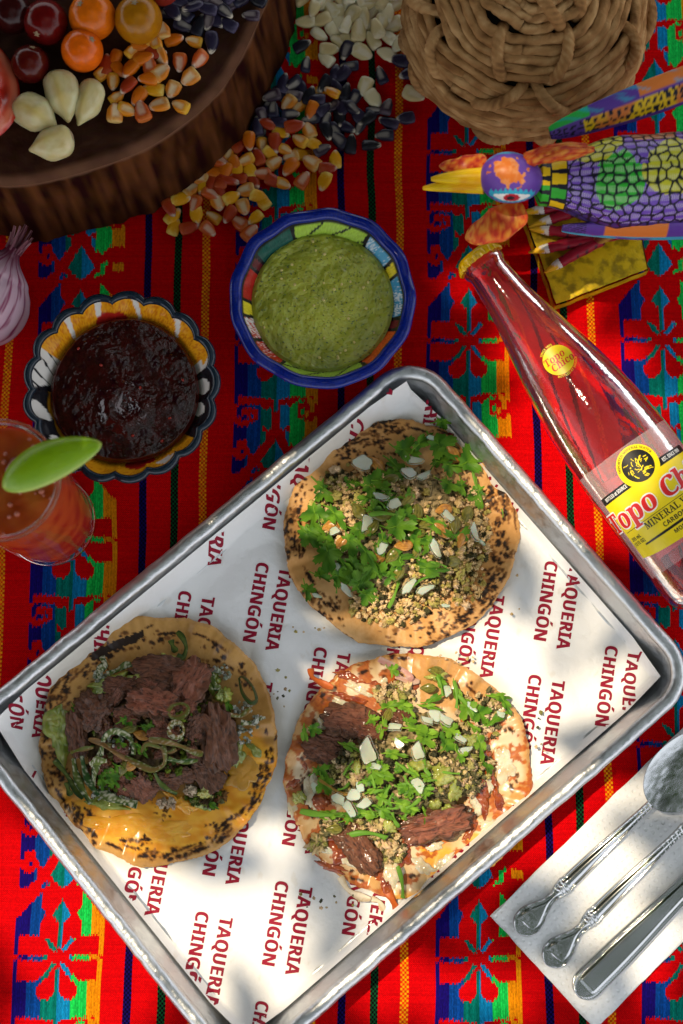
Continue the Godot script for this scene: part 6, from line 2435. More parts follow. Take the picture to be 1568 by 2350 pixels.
func taco_green(m: Material) -> void:
	var hill := fast(301, 38.0, 3)
	var t := begin_taco("taco topped with green crumble, cilantro, white onion and pumpkin seeds, uppermost on the tray", [1000.0, 1500.0, 0.6060], [770, 745], func(x: float, z: float) -> float:
		var d := Vector2((x - 0.000) / 0.052, (z - 0.002) / 0.047).length()
		return 0.0165 * sm(1.06, 0.25, d) * (1.0 + 0.35 * hill.get_noise_2d(x, z)))
	var s := fast(311, 210.0, 2)
	var big := fast(312, 95.0, 3)
	var wide := fast(313, 26.0, 2)
	var fine := fast(314, 420.0, 3)
	var map := char_map(311, 1300, 560, 34, func(m2: Vector2, r2: RandomNumberGenerator): return m2.x > 0.02 or m2.y < -0.035 or m2.x < -0.045 or r2.randf() < 0.4)
	tortilla(t, 0.0695, 0.0675, 320, func(x: float, z: float, w: float, p: Vector3):
		var q := wide.get_noise_2d(p.x + 1.0, p.z) + 0.5 * fine.get_noise_2d(p.x, p.z)
		var c := Color(0.52, 0.26, 0.080).lerp(Color(0.62, 0.36, 0.145), clampf(0.5 + q, 0.0, 1.0))
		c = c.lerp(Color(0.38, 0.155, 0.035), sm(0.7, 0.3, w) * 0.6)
		var burnt := char_at(map, p)
		return c.lerp(Color(0.20, 0.075, 0.02), sm(0.0, 0.45, burnt) * 0.85).lerp(Color(0.022, 0.012, 0.008), sm(0.45, 0.9, burnt)), m)
	var hash_ := fast(331, 260.0, 3)
	filling(t, Vector2(0.0, 0.001), Vector2(0.0475, 0.043), 0.0, func(p: Vector3):
		var q := hash_.get_noise_2d(p.x, p.z)
		return Color(0.22, 0.17, 0.065).lerp(Color(0.48, 0.36, 0.19), clampf(0.5 + q * 1.3, 0.0, 1.0)).lerp(Color(0.020, 0.022, 0.012), sm(0.12, 0.4, -q)), mat("crumble_base", 0.5, {"spec": 0.2}), "filling", 332)
	var tones := [Color(0.76, 0.54, 0.28), Color(0.68, 0.48, 0.23), Color(0.60, 0.44, 0.20), Color(0.42, 0.35, 0.10), Color(0.06, 0.055, 0.022), Color(0.78, 0.56, 0.34), Color(0.46, 0.40, 0.11), Color(0.72, 0.51, 0.26)]
	crumbs(t, 1500, [[770, 760, 500, 440], [560, 480, 300, 160], [700, 1190, 240, 110], [1060, 1000, 230, 200], [1180, 720, 140, 260], [400, 620, 170, 220]], tones, Vector2(0.0009, 0.0021))
	crumbs(t, 22, [[200, 1330, 120, 60], [1480, 1150, 50, 180], [1150, 1500, 200, 40]], tones, Vector2(0.0005, 0.0011), "fallen_crumb")
	# pumpkin seeds
	for q in [[810, 540, 0.9, 0], [865, 632, 1.5, 1], [1022, 605, 0.2, 4], [1165, 640, 1.1, 2], [520, 612, -0.9, 3], [792, 682, -0.5, 0], [855, 752, 0.3, 1], [415, 815, 1.0, 5], [1072, 915, 0.0, 2], [872, 850, 1.0, 3], [782, 822, 0.2, 4], [755, 982, 1.2, 0], [622, 332, -0.8, 5], [1137, 772, 1.2, 4], [1082, 262, -1.0, 5], [1010, 727, -0.7, 4], [700, 432, 0.4, 1], [355, 700, 0.3, 4], [600, 720, 0.9, 2], [930, 690, 0.4, 1], [1090, 700, 1.4, 0], [660, 640, 0.1, 3], [720, 880, 0.8, 2], [625, 895, 0.4, 5]]:
		lay(t, "pumpkin_seed", seed_mesh(q[3]), q[0], q[1], Vector3.ONE * rnd(0.0058, 0.0066), q[2], 0.0022, 0.25)
	# cilantro
	var big_leaves := [[300, 470, 0.6, 62], [250, 620, 1.3, 62], [205, 745, 1.0, 55], [780, 240, 0.3, 62], [880, 205, -0.4, 52], [1000, 205, 0.5, 66], [1000, 300, -0.8, 60], [1060, 330, 0.2, 56], [1170, 315, -0.4, 66], [1055, 445, 0.3, 50], [1140, 455, 1.5, 52], [1240, 500, 1.4, 62], [740, 340, 0.9, 60], [690, 420, -0.2, 62], [590, 455, 0.3, 60], [370, 625, 0.7, 60], [260, 742, 0.2, 52], [740, 705, -0.3, 66], [520, 725, 0.4, 62], [560, 855, 1.0, 62], [850, 795, -0.2, 50], [965, 690, 0.4, 58], [1120, 752, -0.5, 42], [700, 895, 0.0, 62], [480, 930, 1.1, 60], [330, 850, 1.4, 66], [425, 930, 1.2, 56], [640, 985, 0.0, 58], [520, 1045, -0.6, 54], [920, 952, 0.2, 60], [560, 1112, 0.3, 42], [200, 1085, 1.2, 42], [280, 1000, 0.3, 46], [1015, 68, 0.2, 50], [600, 600, 0.3, 44], [780, 640, 0.1, 50], [460, 790, 0.9, 52], [660, 780, 1.6, 50], [610, 940, 2.0, 52], [390, 1000, 0.7, 50], [740, 960, 2.4, 46], [700, 520, 1.8, 46], [560, 540, 2.6, 44], [940, 790, 2.0, 44]]
	for q in big_leaves:
		lay(t, "cilantro_leaf", leaf_mesh(rng.randi() % 7), q[0], q[1], Vector3.ONE * q[3] * 0.000215 * rnd(0.9, 1.15), -q[2] + rnd(-0.3, 0.3), 0.0042, 0.35)
	for k in 46:
		var an := rnd(0, TAU)
		var rad := sqrt(rng.randf())
		lay(t, "cilantro_leaf", leaf_mesh(rng.randi() % 7), 590 + cos(an) * rad * 330, 760 + sin(an) * rad * 330, Vector3.ONE * rnd(0.0045, 0.0085), rnd(0, TAU), rnd(0.002, 0.004), 0.5)
	for q in [[680, 630, 0.1, 0.0095], [890, 1030, -0.5, 0.0075], [730, 1120, -1.2, 0.0080], [275, 655, 1.4, 0.0028], [1385, 622, 1.4, 0.0026], [380, 1070, 1.4, 0.0036], [505, 1010, -0.7, 0.0070], [1000, 930, 0.3, 0.0050], [640, 560, 0.6, 0.0055], [1215, 420, 1.4, 0.0060]]:
		lay(t, "herb_strip", strip_mesh(rng.randi() % 5), q[0], q[1], Vector3(q[3], q[3] * 0.6, q[3] * 0.62), -q[2], 0.005, 0.15)
	# diced onion
	for q in [[540, 325, 0.3, 0.0098], [850, 305, 0.2, 0.0074], [818, 388, 0.7, 0.0078], [905, 398, -0.5, 0.0060], [655, 527, 0.4, 0.0066], [728, 568, -0.5, 0.0074], [570, 690, 1.5, 0.0100], [375, 730, -0.5, 0.0066], [655, 832, -1.1, 0.0068], [390, 945, 1.0, 0.0045], [447, 1087, 0.9, 0.0066], [818, 1058, -0.9, 0.0078], [912, 1080, -0.4, 0.0072], [980, 838, 1.2, 0.0076], [1052, 642, 0.6, 0.0068], [1210, 737, 1.3, 0.0074], [950, 168, 0.2, 0.0040], [1260, 800, 0.7, 0.0032], [1040, 1180, 0.1, 0.0036], [265, 1120, 0.3, 0.0040]]:
		lay(t, "onion_dice", onion_mesh(rng.randi() % 6), q[0], q[1], Vector3(q[3] * 0.86, q[3] * 0.62, q[3] * 0.78), -q[2], 0.0050, 0.18)


func taco_beef(m: Material) -> void:
	var hill := fast(401, 40.0, 3)
	var t := begin_taco("taco with grilled beef slices, fried leek ribbons and green avocado salsa, leftmost on the tray", [100.0, 2220.0, 0.6060], [795, 800], func(x: float, z: float) -> float:
		var d := Vector2((x + 0.003) / 0.052, (z + 0.006) / 0.042).length()
		return 0.0150 * sm(1.05, 0.25, d) * (1.0 + 0.35 * hill.get_noise_2d(x, z)))
	var s := fast(411, 200.0, 2)
	var big := fast(412, 110.0, 3)
	var wide := fast(413, 24.0, 2)
	var fine := fast(414, 420.0, 3)
	var map := char_map(411, 950, 560, 44, func(m2: Vector2, r2: RandomNumberGenerator): return m2.x < -0.03 or m2.y > 0.02 or r2.randf() < 0.4)
	tortilla(t, 0.0685, 0.0715, 420, func(x: float, z: float, w: float, p: Vector3):
		var q := wide.get_noise_2d(p.x + 1.0, p.z) + 0.5 * fine.get_noise_2d(p.x, p.z)
		var c := Color(0.42, 0.215, 0.055).lerp(Color(0.52, 0.285, 0.085), clampf(0.5 + q, 0.0, 1.0))
		# melted orange cheese below and to the right
		var cheese := sm(0.36, 0.46, z + 0.12 * wide.get_noise_2d(p.x * 1.5, p.z * 1.5 + 3.0)) * sm(0.96, 0.88, w) * sm(0.75, 0.4, x)
		cheese = maxf(cheese, sm(0.32, 0.24, Vector2((x - 0.72) * 0.9, (z - 0.32) * 0.75).length() + 0.08 * wide.get_noise_2d(p.x * 2.0, p.z)))
		var orange := Color(0.70, 0.270, 0.018).lerp(Color(0.80, 0.40, 0.045), clampf(0.5 + 1.4 * wide.get_noise_2d(p.x * 3.0, p.z * 6.0), 0.0, 1.0))
		c = c.lerp(orange, cheese)
		var burnt := char_at(map, p)
		if absf(Vector2(x + 0.40, z + 0.74).dot(Vector2(0.40, 0.92))) < 0.030 + 0.02 * big.get_noise_2d(p.x, p.z) and absf(x + 0.36) < 0.22:
			burnt = maxf(burnt, 0.9)
		return c.lerp(Color(0.20, 0.068, 0.012), sm(0.0, 0.45, burnt) * 0.85).lerp(Color(0.022, 0.011, 0.006), sm(0.45, 0.9, burnt)), m)
	var hash_ := fast(431, 230.0, 3)
	filling(t, Vector2(-0.003, -0.006), Vector2(0.044, 0.034), 0.15, func(p: Vector3):
		var q := hash_.get_noise_2d(p.x, p.z)
		return Color(0.040, 0.024, 0.014).lerp(Color(0.11, 0.075, 0.028), clampf(0.45 + q * 1.3, 0.0, 1.0)), mat("crumble_base", 0.5, {"spec": 0.2}), "filling", 432)
	# avocado salsa
	var guac := mat("avocado_salsa", 0.20, {"spec": 0.5, "sss": 0.2, "coat": 0.4, "coat_rough": 0.1})
	var ga := Color(0.16, 0.21, 0.025)
	var gb := Color(0.33, 0.36, 0.07)
	smear(t, "avocado_salsa", 195, 740, 85, 195, -0.1, 0.0042, ga, gb, guac, 441)
	smear(t, "avocado_salsa", 480, 480, 150, 60, -0.45, 0.0040, ga, gb, guac, 442)
	smear(t, "avocado_salsa", 690, 425, 90, 32, 0.1, 0.0036, ga, gb, guac, 443)
	smear(t, "avocado_salsa", 862, 330, 75, 40, 0.5, 0.0034, gb, Color(0.42, 0.44, 0.10), guac, 444)
	smear(t, "avocado_salsa", 1190, 530, 55, 50, 0.2, 0.0050, ga, gb, guac, 445, 0.002)
	smear(t, "avocado_salsa", 1120, 440, 40, 80, 0.1, 0.0030, ga, gb, guac, 446)
	smear(t, "avocado_salsa", 1265, 890, 45, 80, 0.1, 0.0036, ga, Color(0.25, 0.28, 0.08), guac, 447)
	smear(t, "avocado_salsa", 1390, 880, 90, 30, 0.65, 0.0026, ga, Color(0.30, 0.32, 0.09), guac, 448)
	smear(t, "avocado_salsa", 480, 1190, 130, 40, 0.1, 0.0026, ga, gb, guac, 449)
	smear(t, "avocado_piece", 1075, 1125, 48, 42, 0.3, 0.0060, Color(0.36, 0.36, 0.06), Color(0.46, 0.42, 0.12), guac, 450)
	smear(t, "avocado_salsa", 1060, 1180, 80, 50, 0.4, 0.0026, Color(0.06, 0.13, 0.012), gb, guac, 451)
	# beef
	var k2 := t.zoom[2] as float * 0.6272 / LENS * 0.88
	for q in [[800, 390, 150, 0.12, 1, 0.2, 0.9], [985, 465, 150, -1.15, 2, 0.75, 1.15], [740, 490, 110, 0.2, 3, 0.2, 1.0], [560, 485, 95, 0.15, 4, 0.25, 0.95], [765, 590, 150, 0.25, 5, 1.0, 0.95], [800, 690, 80, 1.2, 6, 0.9, 0.8], [410, 640, 130, 0.5, 7, 0.15, 1.25], [310, 770, 130, 1.35, 8, 0.25, 0.8], [1140, 790, 190, 1.38, 9, 0.2, 0.9], [1090, 980, 120, 1.2, 10, 0.1, 1.1], [695, 1085, 85, 0.9, 11, 0.7, 1.5], [575, 1085, 62, 0.4, 12, 0.8, 1.5], [850, 1045, 80, 0.1, 13, 0.2, 1.1], [505, 580, 75, -0.4, 14, 0.2, 1.0], [600, 660, 70, 0.2, 1, 0.5, 1.1], [950, 1010, 75, 0.2, 3, 0.15, 1.0], [470, 720, 80, 0.9, 4, 0.3, 1.0], [700, 760, 60, 0.3, 6, 0.4, 1.0], [1000, 700, 80, 1.2, 12, 0.1, 1.0]]:
		var sz: float = q[2] * k2
		lay(t, "beef_slice", beef_mesh(q[4], q[5]), q[0], q[1], Vector3(sz, sz * 0.62, sz * q[6]), -q[3], 0.0004, 0.12)
	for k in 26:
		var an := rnd(0, TAU)
		var rad := sqrt(rng.randf())
		var sz: float = rnd(26, 58) * k2
		lay(t, "beef_piece", beef_mesh(1 + rng.randi() % 14, [0.2, 0.6, 0.9][k % 3]), 720 + cos(an) * rad * 430, 770 + sin(an) * rad * 300, Vector3(sz, sz * 0.8, sz * rnd(0.9, 1.6)), rnd(0, TAU), 0.0022, 0.35)
	# scattered green and brown bits between the slices
	crumbs(t, 420, [[700, 830, 320, 230], [500, 1010, 170, 120], [1000, 680, 130, 160], [1080, 1150, 120, 60]], [Color(0.05, 0.09, 0.012), Color(0.11, 0.17, 0.015), Color(0.16, 0.22, 0.02), Color(0.14, 0.05, 0.02), Color(0.05, 0.03, 0.015), Color(0.26, 0.13, 0.045), Color(0.20, 0.19, 0.07)], Vector2(0.0008, 0.0020), "herb_bits")
	for q in [[590, 680, -0.4, 60], [290, 625, 1.3, 52], [720, 730, 0.3, 56], [680, 850, 0.9, 50], [560, 815, 0.6, 46], [490, 1010, 0.2, 60], [540, 960, 0.8, 56], [450, 1040, 1.5, 50], [760, 690, 1.4, 40], [1000, 640, 1.2, 58], [1210, 590, 1.3, 46], [1110, 1190, 0.6, 36], [600, 1010, 0.4, 44], [520, 1050, 2.0, 48]]:
		lay(t, "cilantro_leaf", leaf_mesh(rng.randi() % 7), q[0], q[1], Vector3.ONE * q[3] * 0.00014, -q[2], 0.0036, 0.4)
	for q in [[615, 735, 0.2, 1], [690, 775, -0.3, 4], [580, 975, 1.2, 2], [620, 960, 0.4, 5]]:
		lay(t, "pumpkin_seed", seed_mesh(q[3]), q[0], q[1], Vector3.ONE * 0.0050, q[2], 0.003, 0.2)
	# leeks, fried and frosted with salt
	var dk := Color(0.014, 0.038, 0.008)
	var md := Color(0.095, 0.125, 0.022)
	var br := Color(0.16, 0.085, 0.025)
	var top := 0.0105
	ribbon(t, "leek_ribbon", [[450, 900], [462, 800], [520, 752], [600, 775], [640, 840], [640, 895]], 0.0022, top, dk * 1.6, md, 0.55)
	ribbon(t, "leek_ribbon", [[590, 905], [680, 955], [760, 985], [825, 950], [830, 880], [815, 840]], 0.0021, top, md, br, 0.35)
	ribbon(t, "leek_ribbon", [[735, 800], [830, 815], [920, 840], [1000, 875], [1060, 890]], 0.0021, top, md, br * 1.2, 0.30)
	ribbon(t, "leek_ribbon", [[850, 630], [880, 595], [940, 585], [972, 615], [940, 660], [880, 668], [852, 640]], 0.0017, top - 0.001, br, md, 0.25)
	ribbon(t, "leek_ribbon", [[855, 740], [880, 700], [930, 705], [945, 760], [905, 790], [865, 775], [855, 745]], 0.0017, top - 0.001, br * 1.4, md, 0.6)
	ribbon(t, "leek_ribbon", [[690, 880], [720, 830], [800, 850], [850, 880], [900, 860]], 0.0016, top - 0.001, br, md, 0.2)
	ribbon(t, "leek_ribbon", [[280, 915], [295, 1010], [330, 1100], [385, 1190]], 0.0027, 0.007, dk, md, 0.45)
	ribbon(t, "leek_ribbon", [[330, 900], [350, 1000], [385, 1080], [430, 1140]], 0.0024, 0.008, dk, dk * 2.0, 0.35)
	ribbon(t, "leek_ribbon", [[165, 925], [235, 1010], [290, 1100], [335, 1160]], 0.0022, 0.005, dk, md * 0.8, 0.2)
	ribbon(t, "leek_ribbon", [[450, 850], [425, 930], [405, 1010], [395, 1080]], 0.0026, 0.008, dk, md, 0.4)
	ribbon(t, "leek_ribbon", [[425, 440], [440, 380], [470, 350], [450, 300]], 0.0028, 0.003, dk * 1.5, md, 0.65)
	ribbon(t, "leek_ribbon", [[480, 405], [550, 380], [600, 350], [660, 355]], 0.0023, 0.003, dk * 1.5, md, 0.5)
	ribbon(t, "leek_ribbon", [[905, 150], [940, 190], [960, 250], [940, 305], [905, 290]], 0.0020, 0.002, dk, md * 0.8, 0.1)
	ribbon(t, "leek_ribbon", [[868, 200], [880, 240], [900, 275]], 0.0022, 0.001, dk, md, 0.1)
	ribbon(t, "leek_ribbon", [[1280, 430], [1300, 520], [1350, 580], [1385, 560], [1360, 480], [1310, 425], [1282, 425]], 0.0016, 0.005, br * 0.8, dk * 1.5, 0.2)
	ribbon(t, "leek_ribbon", [[1215, 650], [1280, 660], [1330, 630], [1350, 610]], 0.0019, 0.005, br * 1.5, md, 0.4)
	ribbon(t, "leek_ribbon", [[770, 1005], [800, 1060], [850, 1105], [905, 1130]], 0.0018, 0.006, dk * 1.5, md, 0.3)
	ribbon(t, "leek_ribbon", [[420, 1110], [500, 1150], [590, 1180], [665, 1195]], 0.0030, 0.004, dk * 1.4, md, 0.6)
	ribbon(t, "leek_ribbon", [[850, 915], [930, 935], [1030, 928]], 0.0018, top - 0.001, md, dk * 2.0, 0.4)
	ribbon(t, "leek_ribbon", [[370, 800], [440, 820], [520, 875], [610, 925]], 0.0018, top - 0.001, br * 1.3, br * 0.7, 0.25)
	ribbon(t, "leek_ribbon", [[260, 880], [330, 860], [400, 850]], 0.0016, 0.009, br, md, 0.2)
	ribbon(t, "leek_ribbon", [[380, 955], [420, 930], [480, 930]], 0.0028, 0.010, md * 1.3, md, 0.6)
	ribbon(t, "leek_ribbon", [[1100, 400], [1130, 470], [1160, 500]], 0.0026, 0.005, dk * 1.4, md, 0.5)
	ribbon(t, "leek_ribbon", [[1290, 700], [1370, 700], [1440, 670]], 0.0024, 0.003, dk, md, 0.7)
	ribbon(t, "leek_ribbon", [[240, 1060], [250, 1110], [265, 1140]], 0.0022, 0.003, dk, md, 0.1)
	crumbs(t, 330, [[440, 420, 40, 40], [1180, 395, 70, 50], [1290, 770, 70, 60], [480, 1130, 80, 50], [1400, 690, 40, 40], [590, 1165, 70, 30], [560, 810, 90, 60], [900, 740, 50, 60], [1300, 610, 60, 40]], [Color(0.50, 0.53, 0.45), Color(0.36, 0.40, 0.30), Color(0.58, 0.58, 0.52), Color(0.25, 0.28, 0.16)], Vector2(0.0006, 0.0013), "salt_frost")
	# runny cheese
	var melt := mat("melted_cheese", 0.12, {"spec": 0.55, "sss": 0.2, "coat": 0.5, "coat_rough": 0.04})
	smear(t, "melted_cheese", 1310, 1000, 120, 90, -0.6, 0.0014, Color(0.42, 0.20, 0.018), Color(0.56, 0.27, 0.03), melt, 461)
	smear(t, "melted_cheese", 930, 1190, 110, 40, 0.45, 0.0022, Color(0.72, 0.28, 0.015), Color(0.80, 0.36, 0.03), melt, 462)
	smear(t, "melted_cheese", 700, 1330, 330, 75, 0.05, 0.0013, Color(0.74, 0.30, 0.018), Color(0.84, 0.42, 0.05), melt, 463)
	crumbs(t, 60, [[850, 1185, 60, 30], [990, 1110, 40, 30]], [Color(0.62, 0.50, 0.36), Color(0.55, 0.40, 0.28)], Vector2(0.0009, 0.0018), "onion_bits")


func taco_mixed(m: Material) -> void:
	var hill := fast(501, 40.0, 3)
	var t := begin_taco("taco with browned cheese, beef, crumble and fresh cilantro, nearest the photo's lower edge", [1000.0, 2350.0, 0.6378], [775, 755], func(x: float, z: float) -> float:
		var d := Vector2((x - 0.002) / 0.050, (z + 0.002) / 0.038).rotated(0.30).length()
		return 0.0165 * sm(1.08, 0.25, d) * (1.0 + 0.35 * hill.get_noise_2d(x, z)))
	var s := fast(511, 190.0, 2)
	var big := fast(512, 90.0, 3)
	var wide := fast(513, 24.0, 2)
	var fine := fast(514, 420.0, 3)
	var vein := fast(515, 75.0, 3)
	var map := char_map(511, 300, 160, 12, func(m2: Vector2, r2: RandomNumberGenerator): return m2.x < -0.03 or r2.randf() < 0.35)
	tortilla(t, 0.0715, 0.0695, 520, func(x: float, z: float, w: float, p: Vector3):
		var q := wide.get_noise_2d(p.x + 1.0, p.z) + 0.5 * fine.get_noise_2d(p.x, p.z)
		var c := Color(0.50, 0.255, 0.075).lerp(Color(0.58, 0.33, 0.13), clampf(0.5 + q, 0.0, 1.0))
		var wq := wide.get_noise_2d(p.x * 1.4 + 9.0, p.z * 1.4)
		# orange oil below, white cheese to the right and left, browned cheese between
		c = c.lerp(Color(0.78, 0.36, 0.045), sm(0.35, 0.6, z + 0.3 * wq) * sm(-0.3, 0.1, x))
		var ch := sm(-0.12, 0.06, vein.get_noise_2d(p.x * 0.35, p.z * 0.35 + 2.0) + 0.35 * wq + 0.25 * (absf(x) - 0.25)) * sm(0.98, 0.90, w) * (1.0 if z > -0.55 or x < 0.1 else 0.0)
		c = c.lerp(Color(0.62, 0.43, 0.22).lerp(Color(0.70, 0.56, 0.38), clampf(0.5 + 2.0 * wq, 0.0, 1.0)), ch * 0.9)
		var sauce := sm(0.10, 0.24, vein.get_noise_2d(p.x, p.z) + 0.35 * vein.get_noise_2d(p.x * 3.0, p.z * 3.0) + 0.30 * sm(0.2, -0.6, x) + 0.15 * sm(0.2, 0.5, x) * sm(0.7, 0.3, z) - 0.15 * sm(0.8, 1.0, w))
		if z < -0.45 and x > 0.0:
			sauce *= 0.1
		c = c.lerp(Color(0.34, 0.060, 0.010).lerp(Color(0.46, 0.125, 0.018), clampf(0.5 + fine.get_noise_2d(p.x, p.z), 0.0, 1.0)), sauce * 0.92)
		var burnt := char_at(map, p)
		return c.lerp(Color(0.20, 0.06, 0.012), sm(0.0, 0.45, burnt) * 0.8).lerp(Color(0.028, 0.012, 0.008), sm(0.45, 0.9, burnt)), m)
	# melted white cheese, standing proud
	var melt := mat("white_cheese", 0.18, {"spec": 0.5, "sss": 0.3, "coat": 0.4, "coat_rough": 0.08})
	var wa := Color(0.58, 0.44, 0.27)
	var wb := Color(0.72, 0.62, 0.47)
	for q in [[1325, 700, 60, 110, -0.2], [1180, 930, 45, 55, 0.3], [1235, 1055, 60, 30, -0.6], [990, 1265, 90, 34, -0.75], [860, 1290, 75, 36, 0.6], [690, 1330, 60, 75, 0.3], [300, 470, 55, 50, 0.2], [500, 270, 90, 26, 0.5], [560, 150, 110, 24, 0.1], [400, 350, 90, 22, 0.3], [215, 840, 40, 100, 0.1], [240, 1000, 30, 80, -0.1], [300, 1180, 60, 30, 0.3], [1100, 1010, 24, 60, 0.3], [1240, 800, 24, 60, -0.3], [640, 210, 30, 70, 0.2], [110, 930, 30, 70, 0.0], [420, 1250, 60, 30, 0.5], [930, 1170, 55, 26, -0.3]]:
		smear(t, "melted_cheese", q[0], q[1], q[2], q[3], q[4], 0.0018, wa, wb, melt, int(q[0] + q[1]))
	var sauce_m := mat("red_sauce", 0.16, {"spec": 0.55, "coat": 0.5, "coat_rough": 0.06})
	var ra := Color(0.17, 0.024, 0.007)
	var rb := Color(0.33, 0.070, 0.012)
	for q in [[1200, 880, 45, 110, -0.1], [1250, 760, 25, 80, -0.35], [1130, 1070, 34, 80, 0.35], [1290, 900, 26, 70, -0.3], [1220, 650, 40, 30, -0.4], [740, 270, 90, 60, 0.3], [440, 190, 90, 28, 0.2], [560, 230, 100, 22, 0.2], [430, 320, 110, 22, 0.3], [170, 640, 50, 80, -0.2], [300, 560, 90, 34, 0.15], [110, 800, 40, 40, 0.3], [270, 920, 60, 50, 0.4], [300, 1110, 140, 30, 0.2], [380, 1200, 70, 70, 0.5], [330, 1290, 90, 26, 0.35], [770, 1110, 60, 60, 0.4], [740, 1210, 50, 80, 0.2], [860, 1130, 80, 40, -0.2], [660, 1420, 30, 80, -0.5], [580, 1340, 40, 60, -0.2], [930, 1100, 60, 24, -0.3], [200, 1060, 50, 26, 0.2], [1140, 1210, 36, 14, 0.6], [1350, 470, 18, 60, 0.1]]:
		smear(t, "sauce_streak", q[0], q[1], q[2], q[3], q[4], 0.0021, ra, rb, sauce_m, int(q[0] * 2.0 + q[1]))
	# crisp cheese hanging over the rim
	ribbon(t, "crisp_cheese", [[215, 150], [225, 200], [290, 240], [345, 262]], 0.0024, 0.003, rb, rb * 1.5, 0.0)
	ribbon(t, "cheese_string", [[385, 1345], [430, 1420], [500, 1460], [560, 1475]], 0.0026, 0.0, wa * 0.8, wb, 0.2)
	ribbon(t, "cheese_string", [[560, 1470], [610, 1490], [630, 1540]], 0.0020, -0.001, wa * 0.9, wb, 0.2)
	ribbon(t, "crisp_cheese", [[640, 1400], [680, 1470], [715, 1545]], 0.0030, 0.000, rb, rb * 1.4, 0.1)
	ribbon(t, "onion_string", [[605, 95], [680, 130], [745, 160], [785, 200], [760, 215], [705, 190]], 0.0024, 0.003, Color(0.50, 0.34, 0.28), Color(0.42, 0.20, 0.17), 0.0)
	ribbon(t, "onion_string", [[705, 190], [760, 220], [840, 225]], 0.0022, 0.003, Color(0.50, 0.36, 0.28), Color(0.45, 0.25, 0.18), 0.0)
	var hash_ := fast(531, 250.0, 3)
	filling(t, Vector2(0.003, -0.004), Vector2(0.047, 0.029), -0.30, func(p: Vector3):
		var q := hash_.get_noise_2d(p.x, p.z)
		return Color(0.12, 0.10, 0.04).lerp(Color(0.34, 0.26, 0.13), clampf(0.5 + q * 1.3, 0.0, 1.0)).lerp(Color(0.03, 0.03, 0.015), sm(0.15, 0.45, -q)), mat("crumble_base", 0.5, {"spec": 0.2}), "filling", 532)
	var k2 := t.zoom[2] as float * 0.6272 / LENS * 0.88
	for q in [[450, 455, 150, 0.12, 3, 0.5, 0.95], [560, 520, 90, 0.2, 6, 0.6, 0.9], [270, 620, 100, 0.3, 8, 0.3, 1.1], [330, 555, 80, 0.2, 12, 0.3, 0.8], [930, 1030, 190, -0.22, 5, 0.8, 0.75], [500, 1190, 130, 0.95, 10, 0.25, 1.0], [420, 1140, 80, 0.5, 1, 0.2, 0.9], [710, 420, 80, 0.3, 4, 0.3, 0.9]]:
		var sz: float = q[2] * k2
		lay(t, "beef_slice", beef_mesh(q[4], q[5]), q[0], q[1], Vector3(sz, sz * 0.62, sz * q[6]), -q[3], 0.0008, 0.1)
	var tones := [Color(0.56, 0.43, 0.23), Color(0.50, 0.38, 0.18), Color(0.60, 0.46, 0.28), Color(0.36, 0.32, 0.11), Color(0.30, 0.30, 0.08), Color(0.06, 0.06, 0.03), Color(0.14, 0.13, 0.06), Color(0.60, 0.42, 0.25)]
	crumbs(t, 1300, [[780, 700, 420, 250], [400, 760, 110, 100], [690, 1180, 75, 90], [1000, 720, 260, 160], [700, 300, 120, 70], [1200, 420, 150, 160], [330, 1060, 70, 50], [250, 1150, 50, 40], [1130, 780, 80, 90], [560, 1070, 110, 60]], tones, Vector2(0.0009, 0.0023))
	crumbs(t, 26, [[300, 1480, 200, 60], [1530, 520, 40, 200], [40, 260, 60, 120]], tones, Vector2(0.0005, 0.0012), "fallen_crumb")
	var guac := mat("avocado_salsa", 0.2)
	for q in [[960, 760, 70, 60, 0.2], [1040, 860, 40, 60, 0.1], [930, 930, 40, 34, 0.1], [1010, 970, 60, 40, -0.2], [660, 1060, 50, 40, 0.2], [840, 690, 60, 50, 0.2], [480, 720, 26, 50, 0.0], [150, 890, 40, 40, 0.0], [940, 200, 60, 26, -0.1], [1130, 560, 50, 40, 0.1]]:
		smear(t, "avocado_salsa", q[0], q[1], q[2], q[3], q[4], 0.0036, Color(0.20, 0.23, 0.035), Color(0.36, 0.37, 0.08), guac, int(q[0] + q[1] * 2.0), 0.002)
	for q in [[660, 370, 0.0, 66], [720, 355, 0.3, 56], [770, 370, 1.2, 52], [910, 330, -0.2, 66], [880, 370, 0.2, 58], [630, 480, 1.3, 66], [560, 440, 1.2, 46], [820, 500, 0.5, 84], [860, 545, -0.2, 70], [770, 460, 0.9, 56], [960, 220, 1.4, 56], [1050, 270, 1.5, 60], [1110, 370, 0.8, 66], [1280, 310, 0.3, 56], [1325, 340, 1.2, 60], [1270, 450, -0.8, 66], [1180, 400, 1.2, 56], [1185, 575, 1.2, 66], [990, 590, -0.9, 60], [1060, 640, 1.0, 50], [680, 640, 0.2, 62], [420, 590, 0.4, 66], [180, 520, 1.2, 52], [225, 495, 0.2, 40], [260, 730, -0.5, 60], [290, 800, 1.4, 62], [610, 750, 0.3, 70], [540, 790, -0.4, 60], [800, 740, 0.8, 52], [1225, 710, 0.6, 44], [880, 1000, 1.2, 74], [540, 980, 0.2, 72], [440, 1010, -0.4, 60], [620, 960, 0.5, 60], [740, 930, 0.4, 58], [260, 985, 0.1, 66], [330, 985, 0.2, 52], [680, 160, 0.3, 42], [1000, 500, 0.4, 50], [1150, 490, 0.5, 52], [730, 560, 0.2, 48]]:
